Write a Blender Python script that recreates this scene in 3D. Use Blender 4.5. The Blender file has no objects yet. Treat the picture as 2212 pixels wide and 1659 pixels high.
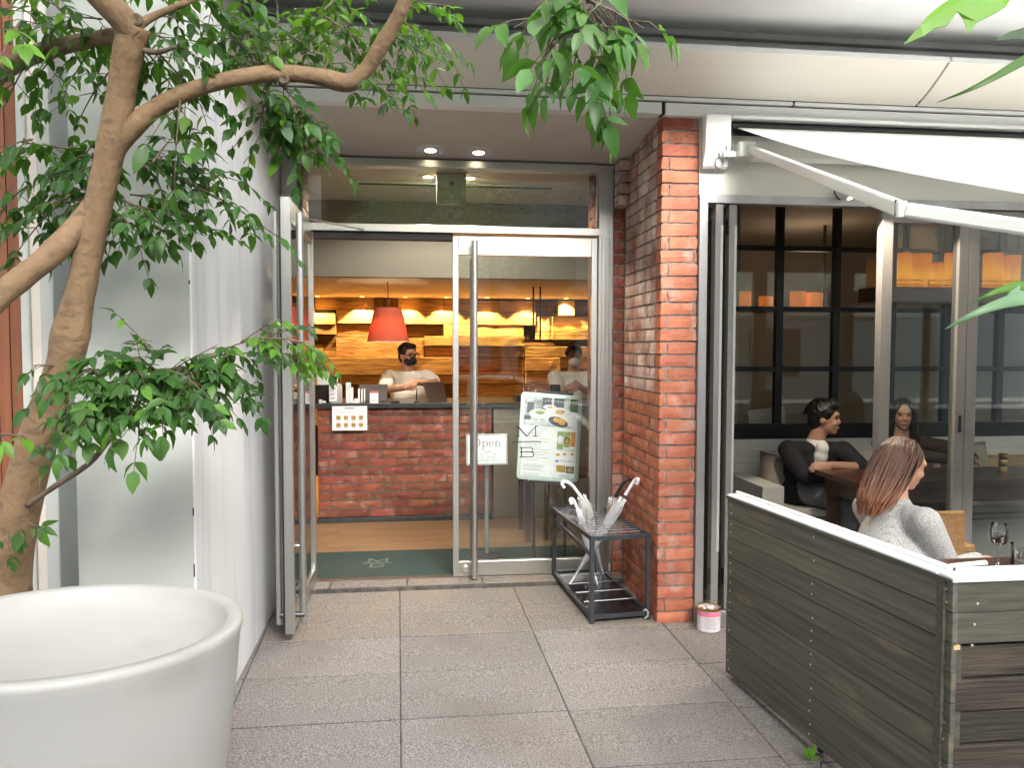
import bpy, bmesh, math, random
from mathutils import Vector, Matrix, Euler, noise

random.seed(11)
S = bpy.context.scene
COL = S.collection
PI = math.pi
R = math.radians

# ---------------------------------------------------------------- camera
CAM_P = Vector((0.0, -5.0, 1.506))
YAW, PITCH, ROLL, FPX = R(6.7767), R(2.6336), R(0.106), 1649.4     # FPX for a picture 2212 units wide
_fw = Vector((math.sin(YAW) * math.cos(PITCH), math.cos(YAW) * math.cos(PITCH), -math.sin(PITCH)))
_r0 = Vector((math.cos(YAW), -math.sin(YAW), 0.0))
_u0 = _r0.cross(_fw)
_rt = _r0 * math.cos(ROLL) + _u0 * math.sin(ROLL)
_up = _u0 * math.cos(ROLL) - _r0 * math.sin(ROLL)
cam = bpy.data.cameras.new('camera')
cam.sensor_fit = 'HORIZONTAL'
cam.sensor_width = 36.0
cam.lens = 36.0 * FPX / 2212.0
cam.clip_start = 0.05
cam.clip_end = 500.0
cam_o = bpy.data.objects.new('camera', cam)
COL.objects.link(cam_o)
cam_o.matrix_world = Matrix(((_rt.x, _up.x, -_fw.x, CAM_P.x), (_rt.y, _up.y, -_fw.y, CAM_P.y),
                             (_rt.z, _up.z, -_fw.z, CAM_P.z), (0, 0, 0, 1)))
S.camera = cam_o

# ---------------------------------------------------------------- daylight (bright overcast)
SUN_EL, SUN_AZ = R(27), R(166)          # azimuth clockwise from +y: light from behind the viewer, to the right
w = bpy.data.worlds.new('World')
S.world = w
w.use_nodes = True
nt = w.node_tree
sky = nt.nodes.new('ShaderNodeTexSky')
sky.sky_type = 'NISHITA'
sky.sun_disc = False
sky.sun_elevation = SUN_EL
sky.sun_rotation = SUN_AZ
sky.air_density = 1.0
sky.dust_density = 6.0
sky.ozone_density = 1.0
hsv = nt.nodes.new('ShaderNodeHueSaturation')
hsv.inputs['Saturation'].default_value = 0.30
bgn = nt.nodes['Background']
bgn.inputs['Strength'].default_value = 0.15
nt.links.new(sky.outputs[0], hsv.inputs['Color'])
nt.links.new(hsv.outputs[0], bgn.inputs['Color'])
sun = bpy.data.lights.new('sun', 'SUN')
sun.energy = 1.5
sun.angle = R(35)
sun.color = (1.0, 0.985, 0.96)
sun_o = bpy.data.objects.new('sun', sun)
COL.objects.link(sun_o)
_sd = Vector((math.sin(SUN_AZ) * math.cos(SUN_EL), math.cos(SUN_AZ) * math.cos(SUN_EL), math.sin(SUN_EL)))
sun_o.rotation_euler = _sd.to_track_quat('Z', 'Y').to_euler()
sun_o.location = (0, 0, 12)

vs = S.view_settings
vs.view_transform = 'Standard'
vs.look = 'None'
vs.gamma = 1.0
vs.exposure = 2.22
vs.use_curve_mapping = False
S.cycles.use_denoising = True
try:
    S.cycles.denoiser = 'OPENIMAGEDENOISE'
except Exception:
    pass
S.cycles.max_bounces = 8
S.cycles.diffuse_bounces = 4
S.cycles.glossy_bounces = 4
S.cycles.transparent_max_bounces = 24
S.cycles.transmission_bounces = 8
S.cycles.sample_clamp_indirect = 6.0
S.cycles.caustics_reflective = False
S.cycles.caustics_refractive = False

# ---------------------------------------------------------------- helpers
def at(u, v, y):
    """the point of the vertical plane y that the photograph (2212 wide) shows at u, v"""
    d = _fw + _rt * ((u - 1106.0) / FPX) - _up * ((v - 829.5) / FPX)
    return CAM_P + d * ((y - CAM_P.y) / d.y)

def atz(u, v, z):
    d = _fw + _rt * ((u - 1106.0) / FPX) - _up * ((v - 829.5) / FPX)
    return CAM_P + d * ((z - CAM_P.z) / d.z)

def pt(u, v, dist):
    return CAM_P + (_fw + _rt * ((u - 1106.0) / FPX) - _up * ((v - 829.5) / FPX)) * dist

def gz(y):
    """height of the paving outside: it falls towards the street"""
    return -0.03 + 0.03 * y

_W = {}
def world(o):
    return _W.get(o.name, Matrix.Identity(4))

def link(o, parent=None):
    COL.objects.link(o)
    b = o.matrix_basis.copy()
    if parent is not None:
        o.parent = parent
        o.matrix_parent_inverse = world(parent).inverted()
    _W[o.name] = b
    return o

def thing(name, label, cat, loc=(0, 0, 0), group=None):
    o = bpy.data.objects.new(name, None)
    o.empty_display_size = 0.1
    o.location = loc
    link(o)
    return tag(o, label, cat, group)

def tag(o, label=None, cat=None, group=None, kind=None):
    if label: o['label'] = label
    if cat: o['category'] = cat
    if group: o['group'] = group
    if kind: o['kind'] = kind
    return o

class MB:
    def __init__(s):
        s.v, s.f, s.m, s.sm = [], [], [], []
    def add(s, vs, fs, mi=0, smooth=False, M=None):
        b = len(s.v)
        s.v += [tuple(M @ Vector(p)) if M is not None else tuple(p) for p in vs]
        s.f += [tuple(b + i for i in f) for f in fs]
        s.m += [mi] * len(fs)
        s.sm += [smooth] * len(fs)
        return s
    def box(s, x0, x1, y0, y1, z0, z1, mi=0, M=None):
        vs = [(x0, y0, z0), (x1, y0, z0), (x1, y1, z0), (x0, y1, z0), (x0, y0, z1), (x1, y0, z1), (x1, y1, z1), (x0, y1, z1)]
        fs = [(0, 3, 2, 1), (4, 5, 6, 7), (0, 1, 5, 4), (1, 2, 6, 5), (2, 3, 7, 6), (3, 0, 4, 7)]
        return s.add(vs, fs, mi, False, M)
    def bar(s, a, b, wx, wz, mi=0, up=(0, 0, 1)):
        """rectangular bar from a to b"""
        a, b = Vector(a), Vector(b)
        d = (b - a)
        L = d.length
        d.normalize()
        upv = Vector(up)
        if abs(d.dot(upv)) > 0.98: upv = Vector((0, 1, 0))
        x = d.cross(upv).normalized()
        z = x.cross(d)
        M = Matrix(((x.x, d.x, z.x, a.x), (x.y, d.y, z.y, a.y), (x.z, d.z, z.z, a.z), (0, 0, 0, 1)))
        return s.box(-wx / 2, wx / 2, 0, L, -wz / 2, wz / 2, mi, M)
    def tube(s, pts, rad, seg=8, mi=0, smooth=True, squash=1.0):
        pts = [Vector(p) for p in pts]
        n = len(pts)
        if not hasattr(rad, '__len__'): rad = [rad] * n
        vs, fs = [], []
        t0 = (pts[1] - pts[0]).normalized()
        ref = Vector((0, 0, 1)) if abs(t0.z) < 0.9 else Vector((1, 0, 0))
        x = t0.cross(ref).normalized()
        for i in range(n):
            t = (pts[min(i + 1, n - 1)] - pts[max(i - 1, 0)])
            if t.length < 1e-9: t = t0
            t.normalize()
            x = (x - t * x.dot(t))
            if x.length < 1e-6: x = t.orthogonal()
            x.normalize()
            y = t.cross(x)
            for k in range(seg):
                a = 2 * PI * k / seg
                vs.append(pts[i] + x * (math.cos(a) * rad[i]) + y * (math.sin(a) * rad[i] * squash))
        for i in range(n - 1):
            for k in range(seg):
                a, b = i * seg + k, i * seg + (k + 1) % seg
                fs.append((a, b, b + seg, a + seg))
        fs.append(tuple(reversed(range(seg))))
        fs.append(tuple((n - 1) * seg + k for k in range(seg)))
        return s.add(vs, fs, mi, smooth)
    def lathe(s, prof, c=(0, 0, 0), seg=24, mi=0, smooth=True, M=None, closed=False):
        c = Vector(c)
        vs, fs = [], []
        n = len(prof)
        for (r, z) in prof:
            for k in range(seg):
                a = 2 * PI * k / seg
                vs.append(c + Vector((r * math.cos(a), r * math.sin(a), z)))
        for i in range(n - 1):
            for k in range(seg):
                a, b = i * seg + k, i * seg + (k + 1) % seg
                fs.append((a, b, b + seg, a + seg))
        if closed:
            for k in range(seg):
                a, b = (n - 1) * seg + k, (n - 1) * seg + (k + 1) % seg
                fs.append((a, b, (k + 1) % seg, k))
        else:
            fs.append(tuple(reversed(range(seg))))
            fs.append(tuple((n - 1) * seg + k for k in range(seg)))
        return s.add(vs, fs, mi, smooth, M)
    def ell(s, c, r, M=None, seg=12, rings=8, mi=0):
        vs, fs = [], []
        for i in range(1, rings):
            a = PI * i / rings
            for k in range(seg):
                b = 2 * PI * k / seg
                vs.append((r[0] * math.sin(a) * math.cos(b), r[1] * math.sin(a) * math.sin(b), r[2] * math.cos(a)))
        top, bot = len(vs), len(vs) + 1
        vs += [(0, 0, r[2]), (0, 0, -r[2])]
        for i in range(rings - 2):
            for k in range(seg):
                a, b = i * seg + k, i * seg + (k + 1) % seg
                fs.append((a, a + seg, b + seg, b))
        for k in range(seg):
            fs.append((top, k, (k + 1) % seg))
            l = (rings - 2) * seg
            fs.append((bot, l + (k + 1) % seg, l + k))
        T = Matrix.Translation(Vector(c))
        if M is not None: T = T @ M.to_4x4()
        return s.add(vs, fs, mi, True, T)
    def poly(s, vs, mi=0):
        return s.add(vs, [tuple(range(len(vs)))], mi)
    def mesh(s, name, mats, sharp=40):
        me = bpy.data.meshes.new(name)
        me.from_pydata(s.v, [], s.f)
        if not isinstance(mats, (list, tuple)): mats = [mats]
        for m in mats: me.materials.append(m)
        me.polygons.foreach_set('material_index', s.m)
        me.polygons.foreach_set('use_smooth', s.sm)
        me.update()
        if any(s.sm): me.set_sharp_from_angle(angle=R(sharp))
        return me
    def build(s, name, mats, parent=None, bevel=0, sharp=40, seg=2):
        o = bpy.data.objects.new(name, s.mesh(name, mats, sharp))
        link(o, parent)
        if bevel:
            b = o.modifiers.new('bevel', 'BEVEL')
            b.width = bevel
            b.segments = seg
            b.limit_method = 'ANGLE'
            b.angle_limit = R(40)
        return o

def inst(name, me, M, parent=None):
    o = bpy.data.objects.new(name, me)
    o.matrix_basis = M
    return link(o, parent)

def box(name, m, x0, x1, y0, y1, z0, z1, parent=None, bevel=0):
    return MB().box(x0, x1, y0, y1, z0, z1).build(name, m, parent, bevel)

def text_mesh(body, size, m, align='CENTER', depth=0.0):
    c = bpy.data.curves.new('text', 'FONT')
    c.body = body
    c.size = size
    c.align_x = align
    c.align_y = 'CENTER'
    c.extrude = depth
    c.resolution_u = 3
    o = bpy.data.objects.new('text', c)
    COL.objects.link(o)
    dg = bpy.context.evaluated_depsgraph_get()
    me = bpy.data.meshes.new_from_object(o.evaluated_get(dg))
    bpy.data.objects.remove(o)
    bpy.data.curves.remove(c)
    me.materials.clear()
    me.materials.append(m)
    return me

def basis(x, y, z, o):
    return Matrix(((x[0], y[0], z[0], o[0]), (x[1], y[1], z[1], o[1]), (x[2], y[2], z[2], o[2]), (0, 0, 0, 1)))

# ---------------------------------------------------------------- materials
def mat(name, base, rough=0.5, metal=0.0, col2=None, nscale=6.0, stretch=(1, 1, 1), lo=0.35, hi=0.65, detail=6.0,
        bump=0.0, bscale=40.0, bstretch=(1, 1, 1), orand=0.0, coat=0.0, emit=None, estr=0.0, trans=0.0, ior=1.45,
        col3=None, n3scale=2.0, lo3=0.5, hi3=0.7, stretch3=(1, 1, 1), spec=0.5, sheen=0.0, ohue=0.0, bdist=0.02, translucent=None, sss=0.0, rot=None, rough2=None):
    m = bpy.data.materials.new(name)
    m.use_nodes = True
    t = m.node_tree
    N, L = t.nodes, t.links
    p = N['Principled BSDF']
    p.inputs['Base Color'].default_value = (*base, 1)
    p.inputs['Roughness'].default_value = rough
    p.inputs['Metallic'].default_value = metal
    p.inputs['IOR'].default_value = ior
    p.inputs['Transmission Weight'].default_value = trans
    p.inputs['Coat Weight'].default_value = coat
    p.inputs['Specular IOR Level'].default_value = spec
    if sheen:
        p.inputs['Sheen Weight'].default_value = sheen
    if sss:
        p.inputs['Subsurface Weight'].default_value = sss
        p.inputs['Subsurface Radius'].default_value = (0.01, 0.004, 0.002)
    if emit:
        p.inputs['Emission Color'].default_value = (*emit, 1)
        p.inputs['Emission Strength'].default_value = estr
    pos = None
    def position(st):
        nonlocal pos
        if pos is None:
            g = N.new('ShaderNodeNewGeometry')
            pos = g.outputs['Position']
            if rot is not None:
                rm = N.new('ShaderNodeMapping')
                rm.inputs['Rotation'].default_value = rot
                L.new(pos, rm.inputs[0])
                pos = rm.outputs[0]
        mp = N.new('ShaderNodeMapping')
        mp.inputs['Scale'].default_value = st
        L.new(pos, mp.inputs['Vector'])
        return mp.outputs[0]
    cur = None
    if col2 is not None:
        nz = N.new('ShaderNodeTexNoise')
        nz.inputs['Scale'].default_value = nscale
        nz.inputs['Detail'].default_value = detail
        L.new(position(stretch), nz.inputs['Vector'])
        rp = N.new('ShaderNodeValToRGB')
        rp.color_ramp.elements[0].position = lo
        rp.color_ramp.elements[1].position = hi
        rp.color_ramp.elements[0].color = (*base, 1)
        rp.color_ramp.elements[1].color = (*col2, 1)
        L.new(nz.outputs['Fac'], rp.inputs[0])
        cur = rp.outputs[0]
        if rough2 is not None:
            mr = N.new('ShaderNodeMapRange')
            mr.inputs['To Min'].default_value = rough
            mr.inputs['To Max'].default_value = rough2
            L.new(nz.outputs['Fac'], mr.inputs[0])
            L.new(mr.outputs[0], p.inputs['Roughness'])
    if col3 is not None:
        nz = N.new('ShaderNodeTexNoise')
        nz.inputs['Scale'].default_value = n3scale
        nz.inputs['Detail'].default_value = 8.0
        L.new(position(stretch3), nz.inputs['Vector'])
        rp = N.new('ShaderNodeValToRGB')
        rp.color_ramp.elements[0].position = lo3
        rp.color_ramp.elements[1].position = hi3
        rp.color_ramp.elements[0].color = (0, 0, 0, 1)
        rp.color_ramp.elements[1].color = (1, 1, 1, 1)
        L.new(nz.outputs['Fac'], rp.inputs[0])
        mx = N.new('ShaderNodeMix')
        mx.data_type = 'RGBA'
        L.new(rp.outputs[0], mx.inputs['Factor'])
        if cur is not None: L.new(cur, mx.inputs['A'])
        else: mx.inputs['A'].default_value = (*base, 1)
        mx.inputs['B'].default_value = (*col3, 1)
        cur = mx.outputs['Result']
    if orand or ohue:
        oi = N.new('ShaderNodeObjectInfo')
        h = N.new('ShaderNodeHueSaturation')
        mr = N.new('ShaderNodeMapRange')
        mr.inputs['To Min'].default_value = 1 - orand
        mr.inputs['To Max'].default_value = 1 + orand
        L.new(oi.outputs['Random'], mr.inputs[0])
        L.new(mr.outputs[0], h.inputs['Value'])
        if ohue:
            wn = N.new('ShaderNodeTexWhiteNoise')
            wn.noise_dimensions = '1D'
            L.new(oi.outputs['Random'], wn.inputs['W'])
            mh = N.new('ShaderNodeMapRange')
            mh.inputs['To Min'].default_value = 0.5 - ohue
            mh.inputs['To Max'].default_value = 0.5 + ohue
            L.new(wn.outputs['Value'], mh.inputs[0])
            L.new(mh.outputs[0], h.inputs['Hue'])
        if cur is not None: L.new(cur, h.inputs['Color'])
        else: h.inputs['Color'].default_value = (*base, 1)
        cur = h.outputs[0]
    if cur is not None: L.new(cur, p.inputs['Base Color'])
    if bump:
        nz = N.new('ShaderNodeTexNoise')
        nz.inputs['Scale'].default_value = bscale
        nz.inputs['Detail'].default_value = 8.0
        L.new(position(bstretch), nz.inputs['Vector'])
        b = N.new('ShaderNodeBump')
        b.inputs['Strength'].default_value = bump
        b.inputs['Distance'].default_value = bdist
        L.new(nz.outputs['Fac'], b.inputs['Height'])
        L.new(b.outputs[0], p.inputs['Normal'])
    if translucent is not None:
        tr = N.new('ShaderNodeBsdfTranslucent')
        fac, tc = translucent
        if cur is not None and tc is None: L.new(cur, tr.inputs['Color'])
        else: tr.inputs['Color'].default_value = (*(tc or base), 1)
        mx = N.new('ShaderNodeMixShader')
        mx.inputs[0].default_value = fac
        L.new(p.outputs[0], mx.inputs[1])
        L.new(tr.outputs[0], mx.inputs[2])
        L.new(mx.outputs[0], N['Material Output'].inputs['Surface'])
    return m

def glass_mat(name, tint=(0.96, 0.985, 0.97), boost=1.0, ior=1.5):
    m = bpy.data.materials.new(name)
    m.use_nodes = True
    t = m.node_tree
    N, L = t.nodes, t.links
    N.remove(N['Principled BSDF'])
    tr = N.new('ShaderNodeBsdfTransparent')
    tr.inputs[0].default_value = (*tint, 1)
    gl = N.new('ShaderNodeBsdfGlossy')
    gl.inputs['Roughness'].default_value = 0.0
    gl.inputs['Color'].default_value = (0.97, 1.0, 0.98, 1)
    fr = N.new('ShaderNodeFresnel')
    fr.inputs['IOR'].default_value = ior
    ml = N.new('ShaderNodeMath')
    ml.operation = 'MULTIPLY'
    ml.inputs[1].default_value = boost
    ml.use_clamp = True
    mx = N.new('ShaderNodeMixShader')
    L.new(fr.outputs[0], ml.inputs[0])
    L.new(ml.outputs[0], mx.inputs[0])
    L.new(tr.outputs[0], mx.inputs[1])
    L.new(gl.outputs[0], mx.inputs[2])
    L.new(mx.outputs[0], N['Material Output'].inputs['Surface'])
    return m

M = {}
M['white'] = mat('white_paint', (0.75, 0.765, 0.78), 0.8, spec=0.25, col2=(0.70, 0.715, 0.725), nscale=1.4, stretch=(3, 3, 0.35), col3=(0.52, 0.53, 0.515), n3scale=1.1, lo3=0.52, hi3=0.80, stretch3=(6, 6, 0.5), bump=0.06, bscale=30)
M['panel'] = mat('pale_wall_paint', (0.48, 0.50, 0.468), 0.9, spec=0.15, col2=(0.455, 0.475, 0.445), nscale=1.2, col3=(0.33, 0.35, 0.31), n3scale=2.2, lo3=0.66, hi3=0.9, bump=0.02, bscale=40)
M['fascia'] = mat('white_metal_fascia', (0.88, 0.88, 0.87), 0.35, col2=(0.85, 0.85, 0.84), nscale=2.0, stretch=(0.6, 3, 3))
M['lintel'] = mat('cream_lintel_paint', (0.74, 0.74, 0.69), 0.5, col2=(0.66, 0.66, 0.60), nscale=1.6, col3=(0.45, 0.46, 0.38), n3scale=2.0, lo3=0.62, hi3=0.95, bump=0.05)
M['cove'] = mat('beige_metal_cove', (0.78, 0.745, 0.67), 0.4, col2=(0.73, 0.695, 0.62), nscale=1.3, stretch=(0.5, 2, 2))
M['soffit'] = mat('taupe_soffit', (0.68, 0.615, 0.56), 0.7, col2=(0.64, 0.58, 0.525), nscale=2.0, bump=0.1, bscale=250, bdist=0.004)
M['uppergrey'] = mat('grey_soffit', (0.74, 0.755, 0.755), 0.5, col2=(0.68, 0.695, 0.695), nscale=1.5)
M['gap'] = mat('dark_joint', (0.02, 0.02, 0.022), 0.8)
M['steel'] = mat('brushed_steel', (0.60, 0.60, 0.585), 0.30, metal=1.0, col2=(0.53, 0.53, 0.515), nscale=60, stretch=(1, 1, 0.03), rough2=0.42)
M['steelh'] = mat('brushed_steel_rail', (0.60, 0.585, 0.55), 0.28, metal=1.0, col2=(0.53, 0.52, 0.48), nscale=60, stretch=(0.03, 1, 1), rough2=0.40)
M['alu'] = mat('grey_aluminium', (0.40, 0.405, 0.41), 0.42, metal=0.6, col2=(0.33, 0.335, 0.33), nscale=4, stretch=(2, 2, 0.5))
M['sash'] = mat('grey_painted_sash', (0.25, 0.235, 0.22), 0.5, col2=(0.21, 0.198, 0.185), nscale=5, stretch=(3, 3, 0.3), bump=0.06, bscale=80)
M['rubber'] = mat('black_rubber', (0.015, 0.015, 0.016), 0.6)
M['glass'] = glass_mat('window_glass', boost=1.25)
M['glassr'] = glass_mat('dining_glass', boost=0.5)
M['glassd'] = glass_mat('grid_window_glass', tint=(0.9, 0.9, 0.86), boost=0.9)
M['brick'] = mat('red_brick', (0.48, 0.168, 0.095), 0.75, col2=(0.38, 0.118, 0.066), nscale=9, col3=(0.52, 0.40, 0.34), n3scale=9, lo3=0.56, hi3=0.84, stretch3=(1, 1, 0.6), orand=0.16, ohue=0.006, bump=0.7, bscale=70, bdist=0.006)
M['brickw'] = mat('weathered_lit_brick', (0.44, 0.19, 0.13), 0.8, col2=(0.34, 0.135, 0.09), nscale=8, col3=(0.66, 0.57, 0.52), n3scale=7, lo3=0.36, hi3=0.66, stretch3=(1, 1, 0.5), orand=0.24, ohue=0.012, bump=0.8, bscale=60, bdist=0.008)
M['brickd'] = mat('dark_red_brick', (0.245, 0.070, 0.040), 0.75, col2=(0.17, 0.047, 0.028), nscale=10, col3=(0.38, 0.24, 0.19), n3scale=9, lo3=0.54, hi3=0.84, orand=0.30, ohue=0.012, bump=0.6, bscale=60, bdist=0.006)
M['mortar'] = mat('grey_mortar', (0.30, 0.27, 0.24), 0.9, col2=(0.15, 0.135, 0.12), nscale=30, bump=0.6, bscale=180, bdist=0.004)
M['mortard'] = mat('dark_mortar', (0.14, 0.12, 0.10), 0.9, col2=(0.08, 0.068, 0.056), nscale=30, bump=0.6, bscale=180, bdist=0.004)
M['granite'] = mat('flamed_granite', (0.115, 0.105, 0.100), 0.8, col2=(0.280, 0.262, 0.253), nscale=150, lo=0.38, hi=0.62, detail=3, col3=(0.105, 0.088, 0.072), n3scale=1.1, lo3=0.45, hi3=0.85, orand=0.13, bump=0.5, bscale=220, bdist=0.003)
M['granitew'] = mat('warm_granite', (0.115, 0.10, 0.088), 0.8, col2=(0.29, 0.262, 0.238), nscale=130, lo=0.40, hi=0.62, detail=3, col3=(0.24, 0.185, 0.13), n3scale=2.2, lo3=0.48, hi3=0.82, orand=0.08, bump=0.5, bscale=220, bdist=0.003)
M['joint'] = mat('paving_joint', (0.05, 0.045, 0.04), 0.95, col2=(0.11, 0.10, 0.09), nscale=14)
M['asphalt'] = mat('asphalt', (0.05, 0.05, 0.052), 0.9, col2=(0.075, 0.075, 0.075), nscale=60, bump=0.4, bscale=200)
M['fence'] = mat('stained_boards', (0.054, 0.054, 0.042), 0.6, col2=(0.122, 0.118, 0.092), nscale=5, stretch=(11, .32, 11), lo=0.3, hi=0.72, col3=(0.15, 0.125, 0.085), n3scale=3.0, lo3=0.60, hi3=0.86, stretch3=(6, .5, 6), orand=0.22, bump=0.3, bscale=9, bstretch=(14, 0.35, 14), bdist=0.004, rot=(0, 0, R(-6.3)))
M['fencex'] = mat('stained_boards_end', (0.045, 0.043, 0.034), 0.55, col2=(0.080, 0.075, 0.058), nscale=5, stretch=(1.1, 14, 14), orand=0.14, bump=0.25, bscale=9, bstretch=(1.0, 16, 16), bdist=0.004)
M['oldwood'] = mat('weathered_dark_timber', (0.028, 0.022, 0.017), 0.7, col2=(0.11, 0.085, 0.058), nscale=2.6, stretch=(0.8, 5, 6), lo=0.46, hi=0.85, orand=0.25, bump=0.5, bscale=6, bstretch=(1.0, 12, 14), bdist=0.012)
def _knots(m):
    N, L = m.node_tree.nodes, m.node_tree.links
    bc = N['Principled BSDF'].inputs['Base Color']
    src = bc.links[0].from_socket
    g_ = N.new('ShaderNodeNewGeometry')
    mp = N.new('ShaderNodeMapping'); mp.inputs['Scale'].default_value = (2.0, 2.3, 9.5); mp.inputs['Location'].default_value = (0, .3, .37)
    L.new(g_.outputs['Position'], mp.inputs[0])
    vo = N.new('ShaderNodeTexVoronoi'); vo.inputs['Scale'].default_value = 1.0
    L.new(mp.outputs[0], vo.inputs['Vector'])
    rp = N.new('ShaderNodeValToRGB'); e = rp.color_ramp.elements
    e[0].position = .0; e[0].color = (.55, .55, .55, 1); e[1].position = .26; e[1].color = (0, 0, 0, 1)
    k = e.new(.075); k.color = (.15, .15, .15, 1); k = e.new(.11); k.color = (.8, .8, .8, 1)
    L.new(vo.outputs['Distance'], rp.inputs[0])
    mx = N.new('ShaderNodeMix'); mx.data_type = 'RGBA'
    L.new(rp.outputs[0], mx.inputs['Factor']); L.new(src, mx.inputs['A']); mx.inputs['B'].default_value = (.155, .125, .080, 1)
    L.new(mx.outputs['Result'], bc)
_knots(M['fence'])
M['rawwood'] = mat('raw_pine', (0.50, 0.36, 0.19), 0.6)
M['capwhite'] = mat('white_cap_paint', (0.80, 0.82, 0.83), 0.35, col2=(0.74, 0.76, 0.78), nscale=3, stretch=(4, 1, 4))
M['screw'] = mat('screw_steel', (0.55, 0.56, 0.52), 0.45, metal=0.7)
M['pot'] = mat('white_resin', (0.40, 0.398, 0.385), 0.45, col2=(0.375, 0.37, 0.355), nscale=2.0, col3=(0.28, 0.26, 0.215), n3scale=3.4, lo3=0.58, hi3=0.92, bump=0.05, bscale=40, bdist=0.004, sss=0.0)
M['bark'] = mat('pale_brown_bark', (0.185, 0.115, 0.062), 0.8, col2=(0.265, 0.172, 0.098), nscale=7, stretch=(1, 1, 0.8), col3=(0.11, 0.072, 0.047), n3scale=20, lo3=0.54, hi3=0.76, stretch3=(1, 1, 1.8), bump=0.8, bscale=45, bdist=0.008)
M['barkd'] = mat('dark_twig_bark', (0.10, 0.07, 0.048), 0.8, col2=(0.16, 0.12, 0.085), nscale=12, bump=0.4, bscale=40)
M['leaf'] = mat('ash_leaf', (0.026, 0.076, 0.017), 0.46, col2=(0.060, 0.150, 0.026), nscale=3.5, lo=0.4, hi=0.62, orand=0.40, ohue=0.018, translucent=(0.34, (0.12, 0.32, 0.024)))
M['leafy'] = mat('young_ash_leaf', (0.085, 0.22, 0.022), 0.38, col2=(0.13, 0.30, 0.03), nscale=4, orand=0.25, translucent=(0.38, (0.22, 0.46, 0.03)))
M['bright'] = mat('bright_leaf', (0.16, 0.36, 0.02), 0.35, col2=(0.20, 0.42, 0.03), nscale=6, translucent=(0.40, (0.26, 0.50, 0.01)))
M['blade'] = mat('grey_green_blade', (0.17, 0.29, 0.17), 0.4, col2=(0.12, 0.25, 0.10), nscale=5, translucent=(0.25, (0.22, 0.38, 0.10)))
M['awning'] = mat('white_awning_cloth', (0.80, 0.80, 0.78), 0.8, col2=(0.77, 0.77, 0.75), nscale=3, translucent=(0.5, (0.86, 0.86, 0.84)))
M['arm'] = mat('white_powder_coat', (0.70, 0.72, 0.68), 0.35, col2=(0.66, 0.68, 0.63), nscale=4)
M['blackm'] = mat('black_metal', (0.018, 0.020, 0.024), 0.38, metal=0.2)
M['rack'] = mat('dark_blue_grey_metal', (0.040, 0.045, 0.055), 0.35, metal=0.3, col2=(0.055, 0.06, 0.072), nscale=8)
M['tray'] = mat('black_plastic_tray', (0.010, 0.010, 0.012), 0.18)
M['wire'] = mat('steel_wire', (0.20, 0.20, 0.21), 0.35, metal=1.0)
M['umbw'] = mat('frosted_white_vinyl', (0.66, 0.66, 0.63), 0.3, col2=(0.56, 0.56, 0.53), nscale=20, stretch=(3, 3, 1), translucent=(0.3, (0.8, 0.8, 0.78)), bump=0.5, bscale=30, bstretch=(3, 3, 0.6))
M['umbc'] = mat('clear_vinyl', (0.62, 0.63, 0.64), 0.2, col2=(0.42, 0.43, 0.45), nscale=24, stretch=(3, 3, 1), translucent=(0.35, (0.75, 0.77, 0.8)), bump=0.6, bscale=30, bstretch=(3, 3, 0.6))
M['umbb'] = mat('smoky_vinyl', (0.34, 0.27, 0.22), 0.3, translucent=(0.3, (0.5, 0.4, 0.33)))
M['plasw'] = mat('white_plastic', (0.76, 0.77, 0.80), 0.25)
M['lining'] = mat('added_white_lining', (0.75, 0.74, 0.72), 0.7, translucent=(0.5, (0.8, 0.78, 0.74)))
M['plasb'] = mat('black_plastic', (0.02, 0.018, 0.016), 0.3)
M['plank'] = mat('oak_floor', (0.22, 0.125, 0.062), 0.42, col2=(0.30, 0.18, 0.095), nscale=6, stretch=(1, 12, 1), orand=0.12, ohue=0.006)
M['floord'] = mat('dark_wood_floor', (0.07, 0.045, 0.03), 0.45, col2=(0.10, 0.065, 0.04), nscale=6, stretch=(1, 12, 1))
M['mat'] = mat('teal_carpet', (0.038, 0.066, 0.064), 1.0, col2=(0.062, 0.074, 0.060), nscale=2.2, lo=0.3, hi=0.7, bump=0.7, bscale=500, bdist=0.004, spec=0.1)
M['matline'] = mat('pale_logo_thread', (0.26, 0.28, 0.22), 0.9)
M['innerwall'] = mat('cream_interior_wall', (0.55, 0.51, 0.44), 0.7, col2=(0.51, 0.47, 0.40), nscale=2)
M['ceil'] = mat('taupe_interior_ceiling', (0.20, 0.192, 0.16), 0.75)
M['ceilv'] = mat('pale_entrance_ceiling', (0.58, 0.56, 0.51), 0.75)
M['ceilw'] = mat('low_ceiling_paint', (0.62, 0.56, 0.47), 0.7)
M['block'] = mat('rough_sawn_beam', (0.22, 0.13, 0.055), 0.75, col2=(0.42, 0.27, 0.12), nscale=4, stretch=(1.0, 6, 10), orand=0.42, ohue=0.016, bump=0.8, bscale=17, bstretch=(1.0, 5, 5), bdist=0.008)
M['blockd'] = mat('dark_sawn_beam', (0.085, 0.046, 0.022), 0.8, col2=(0.15, 0.085, 0.04), nscale=4, stretch=(1.0, 6, 10), orand=0.30, bump=0.9, bscale=11, bstretch=(1.0, 6, 7), bdist=0.014)
M['ctop'] = mat('dark_stone_top', (0.030, 0.034, 0.036), 0.3, col2=(0.045, 0.05, 0.052), nscale=20)
M['shade'] = mat('coral_fabric_shade', (0.66, 0.185, 0.115), 0.8, translucent=(0.35, (0.85, 0.26, 0.15)), bump=0.1, bscale=300, bdist=0.002)
M['paper'] = mat('white_paper', (0.86, 0.86, 0.87), 0.7)
M['ink'] = mat('black_ink', (0.02, 0.02, 0.022), 0.6)
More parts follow.
